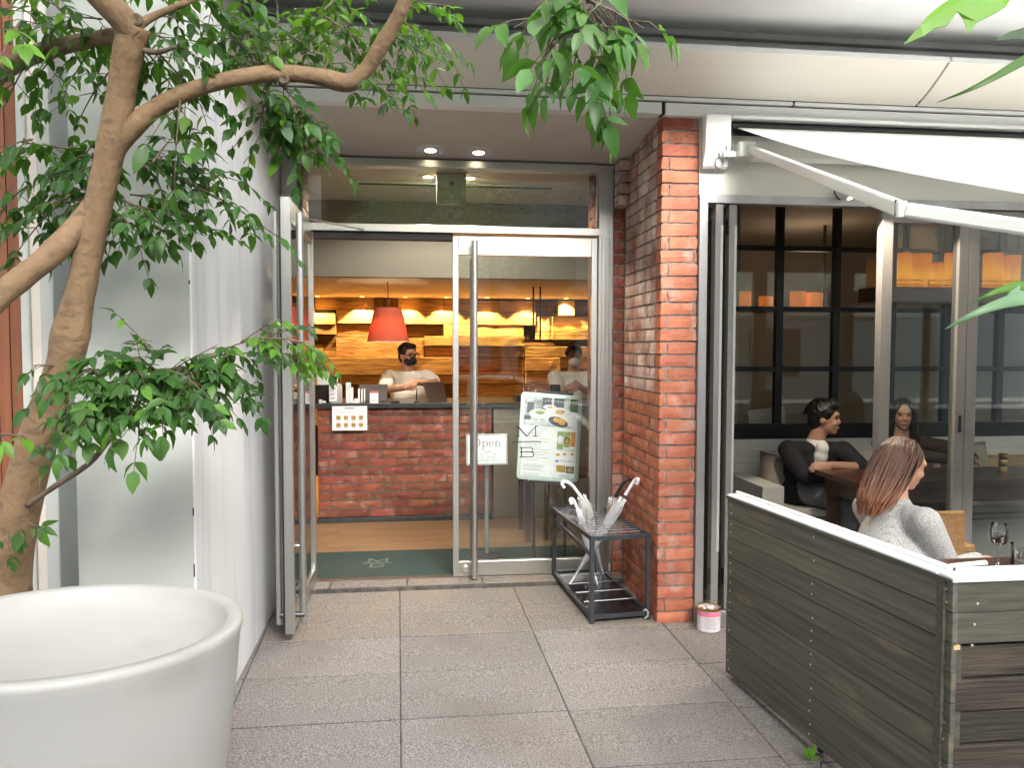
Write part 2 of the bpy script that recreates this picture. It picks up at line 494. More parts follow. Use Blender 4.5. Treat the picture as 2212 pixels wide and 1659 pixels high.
M['inkg'] = mat('grey_ink', (0.22, 0.22, 0.23), 0.7)
M['gold'] = mat('yellow_print', (0.50, 0.34, 0.06), 0.7, col2=(0.30, 0.18, 0.03), nscale=60)
M['lampw'] = mat('lit_downlight', (1, 0.9, 0.7), 0.5, emit=(1.0, 0.86, 0.58), estr=5.0)
M['lampy'] = mat('lit_warm_downlight', (1, 0.7, 0.3), 0.5, emit=(1.0, 0.66, 0.25), estr=4.5)
M['candle'] = mat('lit_wax', (0.16, 0.04, 0.004), 0.5, emit=(1.0, 0.34, 0.03), estr=0.34)
def _wax():
    m = M['candle']; N, L = m.node_tree.nodes, m.node_tree.links
    tc = N.new('ShaderNodeTexCoord'); sx = N.new('ShaderNodeSeparateXYZ'); L.new(tc.outputs['Generated'], sx.inputs[0])
    rp = N.new('ShaderNodeValToRGB'); e = rp.color_ramp.elements
    e[0].position = 0.0; e[0].color = (.75, .22, .012, 1); e[1].position = 1.0; e[1].color = (.55, .12, .004, 1)
    k = e.new(.42); k.color = (1.0, .42, .025, 1)
    L.new(sx.outputs['Z'], rp.inputs[0]); L.new(rp.outputs[0], N['Principled BSDF'].inputs['Emission Color'])
    N['Principled BSDF'].inputs['Emission Strength'].default_value = .15
_wax()
M['candlein'] = mat('lit_wax_core', (0.5, 0.18, 0.02), 0.5, emit=(1.0, 0.50, 0.06), estr=0.62)
M['ship'] = mat('white_shiplap', (0.60, 0.60, 0.56), 0.5, col2=(0.54, 0.54, 0.50), nscale=4, stretch=(0.6, 4, 4), orand=0.05)
M['cushion'] = mat('taupe_linen', (0.28, 0.245, 0.20), 0.9, col2=(0.23, 0.20, 0.165), nscale=12, bump=0.3, bscale=200, bdist=0.003)
M['seatc'] = mat('light_grey_seat_pad', (0.48, 0.46, 0.41), 0.85, col2=(0.43, 0.41, 0.37), nscale=8, bump=0.2, bscale=160, bdist=0.003)
M['walnut'] = mat('dark_red_table_wood', (0.045, 0.017, 0.010), 0.35, col2=(0.085, 0.032, 0.018), nscale=5, stretch=(1.0, 10, 10), coat=0.2)
M['black'] = mat('black_cloth', (0.010, 0.010, 0.013), 0.85, col2=(0.016, 0.016, 0.020), nscale=10, bump=0.2, bscale=60)
M['tee'] = mat('white_tee', (0.80, 0.79, 0.75), 0.85, col2=(0.74, 0.73, 0.69), nscale=7, bump=0.35, bscale=16, bdist=0.01)
M['trouser'] = mat('grey_trousers', (0.20, 0.205, 0.225), 0.85, col2=(0.16, 0.165, 0.18), nscale=8, bump=0.3, bscale=20, bdist=0.01)
M['brownc'] = mat('dark_brown_cloth', (0.035, 0.022, 0.020), 0.85)
M['skin'] = mat('skin', (0.48, 0.27, 0.18), 0.5, col2=(0.44, 0.235, 0.155), nscale=14, sss=0.1)
M['hairb'] = mat('black_hair', (0.007, 0.006, 0.006), 0.42, col2=(0.014, 0.012, 0.011), nscale=60, stretch=(3, 3, 0.3), bump=0.5, bscale=90, bstretch=(3, 3, 0.3), bdist=0.004)
M['eyew'] = mat('eye', (0.03, 0.02, 0.018), 0.2)
M['lip'] = mat('lips', (0.36, 0.14, 0.11), 0.5)
M['cream'] = mat('cream_plastic', (0.62, 0.58, 0.40), 0.5)
M['brass'] = mat('brass', (0.60, 0.42, 0.16), 0.25, metal=1.0)
M['pink'] = mat('pink_label', (0.72, 0.22, 0.32), 0.4)
M['labelw'] = mat('pale_label', (0.70, 0.66, 0.67), 0.4, col2=(0.55, 0.50, 0.52), nscale=90, stretch=(1, 1, 3))
M['ash'] = mat('cigarette_ash', (0.12, 0.11, 0.10), 0.95, col2=(0.5, 0.48, 0.44), nscale=70, lo=0.5, hi=0.6)
M['drink'] = mat('red_wine', (0.02, 0.002, 0.003), 0.05, coat=1.0)
M['clear'] = glass_mat('drinking_glass', tint=(0.93, 0.95, 0.95), boost=2.2)
M['taupe'] = mat('taupe_cabinet', (0.23, 0.185, 0.14), 0.7, col2=(0.20, 0.16, 0.12), nscale=3)
M['backroom'] = mat('dim_back_wall', (0.52, 0.48, 0.42), 0.8, col2=(0.47, 0.43, 0.37), nscale=1.2)
M['backbrown'] = mat('brown_back_column', (0.17, 0.085, 0.045), 0.7, col2=(0.13, 0.065, 0.035), nscale=3, stretch=(2, 2, 0.4))
M['redwood'] = mat('red_brown_cladding', (0.235, 0.085, 0.040), 0.55, col2=(0.17, 0.058, 0.028), nscale=4, stretch=(8, 8, 0.5), orand=0.15, bump=0.2, bscale=10, bstretch=(10, 10, 0.6))
M['siding'] = mat('pale_siding', (0.45, 0.46, 0.46), 0.6, orand=0.04)
M['carw'] = mat('white_car_paint', (0.78, 0.78, 0.78), 0.2, coat=0.6)
M['carg'] = mat('car_window', (0.012, 0.014, 0.016), 0.06)
M['red'] = mat('red_lamp', (0.55, 0.03, 0.03), 0.3)
M['railg'] = mat('green_rail_paint', (0.10, 0.34, 0.06), 0.4)
M['orange'] = mat('orange_food', (0.62, 0.24, 0.06), 0.6, col2=(0.75, 0.42, 0.12), nscale=90)
M['food'] = mat('green_food', (0.12, 0.30, 0.06), 0.6, col2=(0.55, 0.50, 0.25), nscale=120)
M['photo'] = mat('grey_table_photo', (0.30, 0.32, 0.34), 0.6, col2=(0.62, 0.64, 0.66), nscale=14, lo=0.42, hi=0.56)
M['photod'] = mat('dark_plate_photo', (0.07, 0.08, 0.10), 0.5)
M['blue'] = mat('blue_badge', (0.06, 0.20, 0.55), 0.5)
M['redprint'] = mat('red_print', (0.55, 0.06, 0.05), 0.5)
M['tablet'] = mat('dark_brown_tablet', (0.05, 0.028, 0.02), 0.4)
M['liquid'] = mat('clear_gel_bottle', (0.55, 0.53, 0.50), 0.2, translucent=(0.4, (0.7, 0.68, 0.64)))
M['dgreen'] = mat('tree_foliage', (0.03, 0.085, 0.02), 0.5, col2=(0.06, 0.15, 0.03), nscale=1.5, translucent=(0.3, (0.10, 0.26, 0.03)))
M['jute'] = mat('woven_straw', (0.42, 0.24, 0.10), 0.85, col2=(0.30, 0.16, 0.07), nscale=60, bump=0.6, bscale=90)
# ================================================================ ground
g = MB().box(-150, 150, -160, 60, -1.2, -0.62).build('ground', M['asphalt'])
tag(g, kind='structure')
# sloping forecourt: mortar bed, then every granite slab on it
PSL = math.atan(0.03)
pave_M = Matrix.Translation((0, 0, -0.03)) @ Matrix.Rotation(PSL, 4, 'X')
pave = bpy.data.objects.new('pavement', MB().box(-9, 9, -7.2, -0.15, -0.30, -0.0032).mesh('pavement', M['joint']))
pave.matrix_basis = pave_M
link(pave)
tag(pave, 'light grey granite slab forecourt in front of the entrance', kind='structure')
cols = [-2.34, -1.60, -0.862, -0.128, 0.600, 1.350, 1.72, 2.45, 3.2, 3.95]
rows = [-0.154, -0.528, -0.883, -1.316, -1.763, -2.21, -2.66, -3.11, -3.56, -4.01, -4.46, -4.91]
def skew(x, y): return x + 0.030 * (-y - 0.6) if -1 < x < 1.5 else x
rng = random.Random(3)
for j in range(len(rows) - 1):
    for i in range(len(cols) - 1):
        y1, y0 = rows[j], rows[j + 1]
        if i >= 5: y1, y0 = y1 - 0.06, y0 - 0.06
        x0, x1 = cols[i], cols[i + 1]
        hs = 0.0048
        dz = rng.uniform(-0.0008, 0.0012)
        hx = .0032
        a = [(skew(x0, y0) + hx, y0 + hs), (skew(x1, y0) - hx, y0 + hs), (skew(x1, y1) - hx, y1 - hs), (skew(x0, y1) + hx, y1 - hs)]
        b = MB()
        b.add([(p[0], p[1], -0.03) for p in a] + [(p[0], p[1], dz) for p in a],
              [(0, 3, 2, 1), (4, 5, 6, 7), (0, 1, 5, 4), (1, 2, 6, 5), (2, 3, 7, 6), (3, 0, 4, 7)])
        me = b.mesh('slab', M['granite'] if j > 1 else M['granitew'])
        o = inst('slab', me, pave_M, pave)
        bv = o.modifiers.new('bevel', 'BEVEL'); bv.width = 0.0018; bv.segments = 1
# threshold kerb of short granite pieces
kerb = MB().box(-1.0, 1.33, -0.149, 0.0, -0.2, -0.012).build('threshold', M['joint'])
tag(kerb, 'granite threshold course under the glass doors', kind='structure')
xs = [-0.85, -0.582, -0.096, 0.392, 0.87, 1.325]
for i in range(len(xs) - 1):
    MB().box(xs[i] + 0.006, xs[i + 1] - 0.006, -0.140, -0.006, -0.03, -0.004).build('kerbstone', M['granitew'], kerb, 0.002)
# street behind the viewer
rd = MB().box(-60, 60, -14.0, -7.21, -0.62, -0.40).build('road', M['asphalt'])
tag(rd, kind='structure')
MB().box(-60, 60, -7.9, -7.75, -0.399, -0.395).build('road_line', M['paper'], rd)
pv = MB().box(-60, 60, -18.0, -14.0, -0.62, -0.28).build('far_pavement', M['granite'])
tag(pv, kind='structure')

# ================================================================ the building
bld = thing('cafe_building', 'cafe front with white fascia, brick pier and glass entrance doors', 'building', (0.3, 0.0, 0))
# fascia
f = MB()
f.box(-0.868, 1.312, -0.885, -0.80, 2.795, 2.856)
f.box(1.334, 7.0, -0.885, -0.80, 2.788, 2.856)
fo = f.build('fascia', M['fascia'], bld, 0.002)
f = MB()
f.box(-0.868, 2.06, -0.895, -0.80, 2.8655, 2.886)
f.box(2.075, 7.0, -0.895, -0.80, 2.8655, 2.886)
f.build('fascia_trim', M['fascia'], bld, 0.002)
MB().box(-0.868, 7.0, -0.868, -0.79, 2.80, 2.885).build('fascia_core', M['gap'], bld)
# soffit over the entrance (falls slightly to the doors)
s_ = MB()
s_.add([(-0.87, -0.80, 2.797), (1.45, -0.80, 2.797), (1.45, 0.06, 2.712), (-0.87, 0.06, 2.712),
        (-0.87, -0.80, 2.86), (1.45, -0.80, 2.86), (1.45, 0.06, 2.86), (-0.87, 0.06, 2.86)],
       [(0, 3, 2, 1), (4, 5, 6, 7), (0, 1, 5, 4), (1, 2, 6, 5), (2, 3, 7, 6), (3, 0, 4, 7)])
s_.build('soffit', M['soffit'], bld)
# cove panels above the fascia
def cove(x0, x1):
    b = MB()
    prof = []
    for i in range(9):
        t = i / 8
        prof.append((-0.90 - 0.274 * t, 2.888 + 0.152 * (0.62 * t + 0.38 * t * t)))
    prof += [(-1.176, 3.056), (-1.16, 3.06), (-0.90, 2.95)]
    n = len(prof)
    vs = [(x0, y, z) for y, z in prof] + [(x1, y, z) for y, z in prof]
    fs = [(i, i + n, (i + 1) % n + n, (i + 1) % n) for i in range(n)] + [tuple(range(n)), tuple(reversed(range(n, 2 * n)))]
    b.add(vs, fs, 0, True)
    return b.build('cove_panel', M['cove'], bld, sharp=25)
cove(-0.868, 2.786)
cove(2.800, 7.0)
MB().box(-0.868, 7.0, -0.93, -0.80, 2.90, 2.945).build('cove_core', M['gap'], bld)
# white strip painting the sky light along the cove's top edge
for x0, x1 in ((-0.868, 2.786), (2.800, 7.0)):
    MB().box(x0, x1, -1.184, -1.1775, 3.030, 3.056).build('cove_lit_edge', M['fascia'], bld)
# window band above and its deep soffit
MB().box(-0.868, 7.0, -0.86, -0.80, 2.95, 3.40).build('upper_wall', M['uppergrey'], bld)
b = MB()
b.box(-0.868, 7.0, -0.93, -0.861, 3.205, 3.243)
b.box(-0.868, 7.0, -0.91, -0.861, 3.165, 3.195)
b.build('window_rail', M['white'], bld, 0.002)
for x0, x1 in ((-0.86, 0.70), (0.74, 2.68), (2.80, 4.9)):
    w_ = MB().box(x0, x1, -0.885, -0.8615, 2.96, 3.162).build('upper_window', M['glass'], bld)
    MB().box(x1, x1 + 0.045, -0.90, -0.8615, 2.96, 3.162).build('mullion', M['sash'], w_, 0.002)
    MB().box(x0 + 0.05, x1 - 0.05, -0.858, -0.8595, 2.97, 3.16).build('blind', M['uppergrey'], w_)
ZE = at(2150, 16, -1.6625).z
b = MB()
prof = []
for i in range(9):
    t = i / 8
    prof.append((-0.861 - 0.80 * t, 3.246 + (ZE - 3.246) * t + 0.012 * math.sin(t * PI)))
prof += [(-1.661, 3.62), (-0.861, 3.62)]
n = len(prof)
b.add([(-0.868, y, z) for y, z in prof] + [(7.0, y, z) for y, z in prof],
      [(i, i + n, (i + 1) % n + n, (i + 1) % n) for i in range(n)] + [tuple(range(n)), tuple(reversed(range(n, 2 * n)))], 0, True)
b.build('upper_soffit', M['uppergrey'], bld, sharp=30)
MB().box(-0.868, 7.0, -1.70, -1.6625, ZE - .004, 3.66).build('upper_edge', M['fascia'], bld, 0.003)
MB().box(-0.868, 7.0, -1.64, -1.55, 3.625, 9.0).build('upper_storeys', M['white'], bld)
for k in range(3):
    MB().box(0.1 + 2.3 * k, 1.9 + 2.3 * k, -1.70, -1.645, 4.7, 6.3).build('storey_window', M['carg'], bld, 0.01)

# ---- tall white side wall on the left
ww = MB().box(-1.30, -0.87, -1.95, 0.2, -0.3, 9.0).build('white_wall', [M['white']], None, 0.006)
tag(ww, 'tall smooth white painted wall beside the open glass door', 'wall')
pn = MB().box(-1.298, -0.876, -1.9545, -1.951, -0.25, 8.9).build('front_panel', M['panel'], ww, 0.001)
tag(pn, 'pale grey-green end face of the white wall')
b = MB()
for (z, l) in ((0.62, .05), (1.17, .02), (0.86, .03), (1.75, .015), (0.5, .04), (1.42, .012), (2.0, .02)):
    b.box(-0.8785, -0.8735, -1.9555, -1.9543, z, z + l)
b.build('paint_chip', M['gap'], ww)
# narrow strips left of it: grey rebate, white pilaster, wooden cladding
lf = thing('side_building', 'neighbouring facade of narrow white pilasters and a grey rebate behind the tree', 'building', (-1.4, -1.5, 0))
MB().box(-1.56, -1.302, -1.615, 0.1, -0.3, 9.0).build('rebate', M['uppergrey'], lf)
MB().box(-1.484, -1.433, -1.80, -1.62, -0.3, 9.0).build('pilaster', M['panel'], lf, 0.006)
MB().box(-1.556, -1.522, -1.80, -1.62, -0.3, 9.0).build('pilaster', M['panel'], lf, 0.006)
MB().box(-1.5215, -1.4845, -1.785, -1.62, -0.3, 9.0).build('grey_strip', M['soffit'], lf)
MB().box(-6.0, -1.562, -1.765, 0.1, -0.3, 9.0).build('cladding_backing', M['gap'], lf)
x = -1.557
while x > -2.3:
    MB().box(x - 0.043, x, -1.79, -1.767, -0.28, 8.9).build('cladding_board', M['redwood'], lf, 0.004)
    x -= 0.046
MB().box(-6.0, x, -1.79, -1.767, -0.28, 8.9).build('plain_wall', M['white'], lf)

# ---------------------------------------------------------------- bricks
def brick_mesh(L, H, D, seed, rough=0.0025, nx=4):
    """a brick L along x, H along z, front face at y=0 towards -y, D deep; chipped, uneven front arrises"""
    rn = random.Random(seed)
    b = MB()
    nz = 2
    c = 0.003
    vs, fs = [], []
    for k in range(nz + 1):
        for i in range(nx + 1):
            ex, ez = i in (0, nx), k in (0, nz)
            jx = rn.uniform(-rough, rough) if ex else rn.uniform(-rough, rough) * 2
            jz = rn.uniform(-rough, rough) * (1.0 if ez else 2)
            jy = rn.uniform(0, rough) + (rn.uniform(0.001, 0.005) if (ex or ez) else 0)
            if ex and ez and rn.random() < 0.3: jy += 0.006
            vs.append((-L / 2 + L * i / nx + jx, jy - 0.001, -H / 2 + H * k / nz + jz))
    for k in range(nz):
        for i in range(nx):
            a = k * (nx + 1) + i
            fs.append((a, a + 1, a + nx + 2, a + nx + 1))
    ring = list(range(nx + 1)) + [(k + 1) * (nx + 1) - 1 for k in range(1, nz + 1)]
    ring = [i for i in range(nx + 1)] + [k * (nx + 1) + nx for k in range(1, nz + 1)] + \
           [nz * (nx + 1) + i for i in range(nx - 1, -1, -1)] + [k * (nx + 1) for k in range(nz - 1, 0, -1)]
    base = len(vs)
    for i in ring:
        vs.append((vs[i][0], D, vs[i][2]))
    m = len(ring)
    for q in range(m):
        a, bb = ring[q], ring[(q + 1) % m]
        fs.append((bb, a, base + q, base + (q + 1) % m))
    fs.append(tuple(base + q for q in reversed(range(m))))
    b.add(vs, fs)
    return b
_BR = {}
def brick(parent, L, H, D, pos, face, m, rn):
    key = (round(L, 3), round(H, 3), round(D, 3), m, rn.randrange(6))
    if key not in _BR:
        _BR[key] = brick_mesh(L, H, D, hash(key[:3]) % 999 + key[4] * 17).mesh('brick', M[m])
    rot = {'S': 0, 'W': -PI / 2, 'E': PI / 2}[face]          # S faces -y, W faces -x, E faces +x
    Mx = Matrix.Translation(pos) @ Matrix.Rotation(rot + rn.uniform(-.006, .006), 4, 'Z') @ Matrix.Rotation(rn.uniform(-.006, .006), 4, 'Y')
    return inst('brick', _BR[key], Mx, parent)

CH = 0.0732
HB = 0.0612
rn = random.Random(5)
PX0, PX1, PY = 1.327, 1.538, -0.85
ZB = -0.062
pier = MB().box(PX0 + 0.010, PX1 - 0.004, PY + 0.011, 0.02, ZB, 2.80).build('brick_pier', M['mortar'], bld)
tag(pier, 'red-orange brick pier between the entrance and the dining opening')
for k in range(39):
    z = ZB + CH * k + CH / 2
    wmat = 'brickw' if k > 17 else 'brick'
    if k % 2 == 0:
        cut = 0.024 if (k < 30) else 0.0
        if k >= 33 or k % 4 == 2: cut = 0
        L = PX1 - PX0 - cut
        brick(pier, L - 0.004, HB, 0.10, (PX0 + L / 2, PY + rn.uniform(-.003, .003), z), 'S', 'brick', rn)
        if cut: brick(pier, cut - 0.008, HB, 0.08, (PX1 - cut / 2 + 0.003, PY + 0.004, z), 'S', 'brick', rn)
        # the end of that brick on the side is its own return; stretchers follow
        ys = [-0.738, -0.560, -0.372, -0.185, -0.085]
    else:
        brick(pier, 0.036, HB, 0.08, (PX0 + 0.019, PY + 0.001, z), 'S', 'brick', rn)
        L = PX1 - PX0 - 0.046
        brick(pier, L - 0.002, HB, 0.10, (PX0 + 0.046 + L / 2, PY + rn.uniform(-.003, .003), z), 'S', 'brick', rn)
        ys = [-0.760, -0.655, -0.470, -0.280, -0.085]
    for a, c in zip(ys[:-1], ys[1:]):
        L = c - a - 0.010
        if L > 0.02:
            brick(pier, L, HB, 0.05, (PX0 + rn.uniform(-.003, .003), (a + c) / 2, z), 'W', wmat, rn)
# narrow return strip in the rebate next to the door frame
strip = MB().box(1.262, 1.40, -0.040, 0.015, ZB, 2.73).build('brick_return', M['mortar'], bld)
for k in range(38):
    z = ZB + CH * k + CH / 2
    if z > 2.70: break
    if z > 2.42:
        brick(strip, 0.070, HB, 0.12, (1.298, -0.175, z), 'S', 'brickw', rn)
        brick(strip, 0.13, HB, 0.05, (1.262, -0.105, z), 'W', 'brickw', rn)
    else:
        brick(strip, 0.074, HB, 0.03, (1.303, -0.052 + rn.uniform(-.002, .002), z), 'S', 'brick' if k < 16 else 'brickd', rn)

# ---------------------------------------------------------------- entrance frame and doors
fr = MB()
fr.box(-0.868, -0.777, -0.05, 0.05, 0.0, 2.709)
fr.build('door_jamb', M['steel'], bld, 0.003)
fr = MB()
fr.box(1.161, 1.258, -0.05, 0.05, -0.004, 2.709)
fr.build('door_jamb', M['steel'], bld, 0.003)
fr = MB()
fr.box(-0.777, 1.161, -0.055, 0.05, 2.662, 2.711)
fr.build('head_rail', M['steelh'], bld, 0.003)
fr = MB()
fr.box(-0.777, 1.161, -0.058, 0.05, 2.249, 2.297)
fr.build('transom_bar', M['steelh'], bld, 0.003)
MB().box(-0.777, 0.203, -0.035, 0.045, 2.205, 2.2485).build('door_track', M['rubber'], bld)
MB().box(-0.776, 1.160, -0.006, 0.006, 2.298, 2.661).build('transom_pane', M['glass'], bld)
for xx in (1.185, 1.215, 1.238):
    MB().box(xx - 0.008, xx + 0.004, -0.062, -0.051, 0.0, 2.24).build('jamb_strip', M['steel'], bld, 0.002)
MB().box(-0.775, 1.16, -0.03, 0.03, -0.02, 0.003).build('sill_track', M['steelh'], bld)

# closed right-hand leaf
leaf = bpy.data.objects.new('glass_door', MB().box(0.2415, 1.120, -0.006, 0.006, 0.1025, 2.112).mesh('glass_door', M['glass']))
link(leaf, bld)
tag(leaf, 'closed glass door leaf with the black letter logo')
MB().box(0.204, 0.241, -0.024, 0.024, 0.006, 2.238).build('stile', M['steel'], leaf, 0.002)
fr = MB(); fr.box(1.120, 1.157, -0.024, 0.024, 0.006, 2.238)
fr.build('stile', M['steel'], leaf, 0.002)
MB().box(0.2412, 1.1198, -0.023, 0.023, 2.113, 2.237).build('rail', M['steelh'], leaf, 0.002)
fr = MB(); fr.box(0.2412, 1.1198, -0.023, 0.023, 0.008, 0.102)
fr.build('rail', M['steelh'], leaf, 0.002)
def pull(x, y, z0, z1, parent, r=0.0195, off=(0, 0.07, 0)):
    b = MB()
    b.tube([(x, y, z0), (x, y, z1)], r, 16)
    for z in (z0 + 0.42, z1 - 0.60):
        b.tube([(x, y, z), (x + off[0], y + off[1], z)], 0.011, 10)
    return b.build('pull_handle', M['steel'], parent)
pull(0.341, -0.095, 0.01, 2.196, leaf)
pull(0.341, 0.095, 0.04, 2.1, leaf, off=(0, -0.07, 0))
lk = MB(); lk.lathe([(0.0, 0.0), (0.027, 0.0), (0.027, 0.010), (0.020, 0.016), (0.0, 0.016)], (0, 0, 0), 20, M=Matrix.Translation((0.285, -0.023, 0.052)) @ Matrix.Rotation(R(90), 4, 'X'))
lk.box(0.2835, 0.2865, -0.041, -0.0385, 0.042, 0.062)
lk.build('lock', M['steel'], leaf)
def logo(parent, m, frame, w, name='door_logo', st=0.011, ht=0.002):
    """M over a bar over B in thin slab-serif strokes; frame maps (x right, y up) in units of the bar length to the place"""
    b = MB()
    def st_(p, q, t=st):
        p, q = Vector(p), Vector(q)
        d = (q - p).normalized()
        n_ = Vector((-d.y, d.x)) * t / 2
        vs = [p + n_ - d * t * .25, p - n_ - d * t * .25, q - n_ + d * t * .25, q + n_ + d * t * .25]
        b.add([(v.x, v.y, 0) for v in vs] + [(v.x, v.y, ht) for v in vs],
              [(4, 5, 6, 7), (0, 3, 2, 1), (0, 1, 5, 4), (1, 2, 6, 5), (2, 3, 7, 6), (3, 0, 4, 7)])
    k = st
    st_((-.5, 0), (.5, 0))
    # M
    st_((-.30, .19), (-.30, .53)); st_((.31, .19), (.31, .53))
    st_((-.30, .53), (.0, .19), st * 1.5); st_((.0, .19), (.31, .53))
    for x, wd in ((-.30, .08), (.31, .08)): st_((x - wd * .9, .19), (x + wd * .6, .19))
    st_((-.38, .53), (-.29, .53)); st_((.30, .53), (.38, .53))
    # B
    st_((-.18, -.20), (-.18, -.53), st * 1.4)
    def bow(yt, yb, xr):
        r_ = (yt - yb) / 2
        pts = [(-.24, yt), (xr - r_, yt)]
        for i in range(9):
            a = PI / 2 - PI * i / 8
            pts.append((xr - r_ + r_ * math.cos(a), (yt + yb) / 2 + r_ * math.sin(a)))
        pts.append((-.24, yb))
        for p, q in zip(pts[:-1], pts[1:]): st_(p, q)
    bow(-.20, -.355, .22); bow(-.355, -.53, .25)
    o = bpy.data.objects.new(name, b.mesh(name, m))
    o.matrix_basis = frame @ Matrix.Scale(w, 4)
    return link(o, parent)
logo(leaf, M['ink'], basis((1, 0, 0), (0, 0, 1), (0, -1, 0), (0.692, -0.0066, 0.8905)), 0.192, st=0.030)

# open left-hand leaf, swung out to the street
XL = -0.693
lo = bpy.data.objects.new('glass_door', MB().box(XL - 0.006, XL + 0.006, -0.905, -0.075, 0.1025, 2.165).mesh('glass_door', M['glass']))
link(lo, bld)
tag(lo, 'glass door leaf standing open at right angles to the front')
MB().box(XL - 0.021, XL + 0.027, -0.945, -0.905, 0.004, 2.283).build('stile', M['steel'], lo, 0.002)
fr = MB(); fr.box(XL - 0.021, XL + 0.021, -0.075, -0.04, 0.006, 2.238)
fr.build('stile', M['steel'], lo, 0.002)
MB().box(XL - 0.020, XL + 0.020, -0.9048, -0.0752, 2.1655, 2.282).build('rail', M['steelh'], lo, 0.002)
fr = MB(); fr.box(XL - 0.020, XL + 0.020, -0.9048, -0.0752, 0.008, 0.102)
fr.build('rail', M['steelh'], lo, 0.002)
MB().box(XL - 0.029, XL - 0.0212, -0.948, -0.90, 0.01, 2.285).build('seal', M['rubber'], lo)
pull(XL + 0.062, -0.865, 0.035, 2.215, lo, off=(-0.05, 0, 0))
pull(XL - 0.060, -0.865, 0.035, 2.215, lo, off=(0.05, 0, 0))
b = MB(); b.tube([(XL - 0.06, -0.875, 0.085), (XL + 0.07, -0.875, 0.085)], 0.016, 12)
b.build('floor_bolt', M['wire'], lo)
b = MB(); b.bar((XL + 0.02, -0.55, 2.245), (-0.36, -0.05, 2.262), 0.02, 0.008)
b.build('closer_arm', M['steel'], lo)

# downlights in the soffit
for (u, v) in ((930, 323), (1034, 327)):
    p = None
    for k in range(60):
        y = -0.8 + k * 0.013
        q = at(u, v, y)
        zs = 2.797 + (y + 0.80) * (2.712 - 2.797) / 0.86
        if q.z >= zs: p = Vector((q.x, y, zs)); break
        p = Vector((q.x, y, zs))
    d = thing('downlight', 'round white downlight in the entrance soffit, %s one' % ('left-hand' if u < 1000 else 'right-hand'), 'downlight', p, 'entrance soffit downlights')
    T = Matrix.Translation(p) @ Matrix.Rotation(-math.atan(0.085 / 0.86), 4, 'X')
    MB().lathe([(0.036, -0.006), (0.088, -0.006), (0.092, -0.002), (0.092, 0.004), (0.036, 0.004)], (0, 0, 0), 32, M=T, closed=True).build('ring', M['plasw'], d)
    MB().lathe([(0.0, -0.003), (0.034, -0.003), (0.034, 0.003), (0.0, 0.003)], (0, 0, 0), 24, M=T).build('lens', M['lampw'], d)
    L = bpy.data.lights.new('downlight_lamp', 'SPOT'); L.energy = 11; L.color = (1, .86, .66); L.spot_size = R(110); L.shadow_soft_size = 0.03
    lo_ = bpy.data.objects.new('lamp', L); lo_.location = (p.x, p.y, p.z - 0.02); link(lo_, d)

# ================================================================ entrance interior
fl = MB().box(-2.2, 2.3, 0.0, 6.0, -0.2, -0.006).build('floor', M['joint'])
tag(fl, kind='structure')
rn = random.Random(9)
y = 0.62
while y < 2.6:
    x = -2.1 + rn.uniform(0, .5)
    xprev = -2.1
    while xprev < 2.25:
        x2 = min(xprev + rn.uniform(.5, 1.1), 2.28)
        MB().box(xprev + .0012, x2 - .0012, y + .0010, y + .0785, -0.0055, 0.0).build('plank', M['plank'], fl)
        xprev = x2
    y += 0.08
MB().box(-2.2, 2.3, y, 5.9, -0.0055, 0.0).build('plain_boards', M['plank'], fl)
mt = MB().box(-0.774, 1.158, 0.036, 0.690, -0.0055, 0.005).build('doormat', M['mat'], None, 0.003)
tag(mt, 'teal carpet doormat with a letter logo inside the entrance', 'doormat')
lp = atz(815, 1216, 0.006)
logo(mt, M['matline'], basis((1, -0.02, 0), (0.02, 1, 0), (0, 0, 1), (lp.x, lp.y, 0.0052)), 0.20, 'mat_logo', st=0.028, ht=0.003)
# shell
b = MB().box(-2.3, -2.2, -0.001, 6.1, -0.2, 3.3).build('wall_left', M['innerwall']); tag(b, kind='structure')
b = MB().box(2.30, 2.40, 0.58, 6.1, -0.2, 3.3).build('wall_right', M['innerwall']); tag(b, kind='structure')
b = MB().box(-2.3, 8.0, 6.1, 6.2, -0.2, 3.3).build('wall_back', M['innerwall']); tag(b, kind='structure')
b = MB().box(1.40, 1.62, -0.78, 0.55, -0.2, 2.9).build('wall_core', M['innerwall']); tag(b, kind='structure')
b = MB().box(1.258, 2.30, 0.42, 0.54, -0.2, 2.9).build('wall_return', M['innerwall']); tag(b, kind='structure')
b = MB().box(-2.2, -0.872, 0.02, 0.10, -0.2, 2.9).build('wall_front', M['innerwall']); tag(b, kind='structure')
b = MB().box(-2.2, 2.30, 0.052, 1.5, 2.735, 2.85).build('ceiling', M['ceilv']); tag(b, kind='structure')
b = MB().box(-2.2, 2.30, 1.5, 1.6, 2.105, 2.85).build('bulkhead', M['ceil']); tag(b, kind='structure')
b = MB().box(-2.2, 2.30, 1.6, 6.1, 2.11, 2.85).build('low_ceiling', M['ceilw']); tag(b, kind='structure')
b = MB().box(-2.3, 8.0, -0.79, 6.2, 2.90, 3.3).build('roof_slab', M['gap']); tag(b, kind='structure')
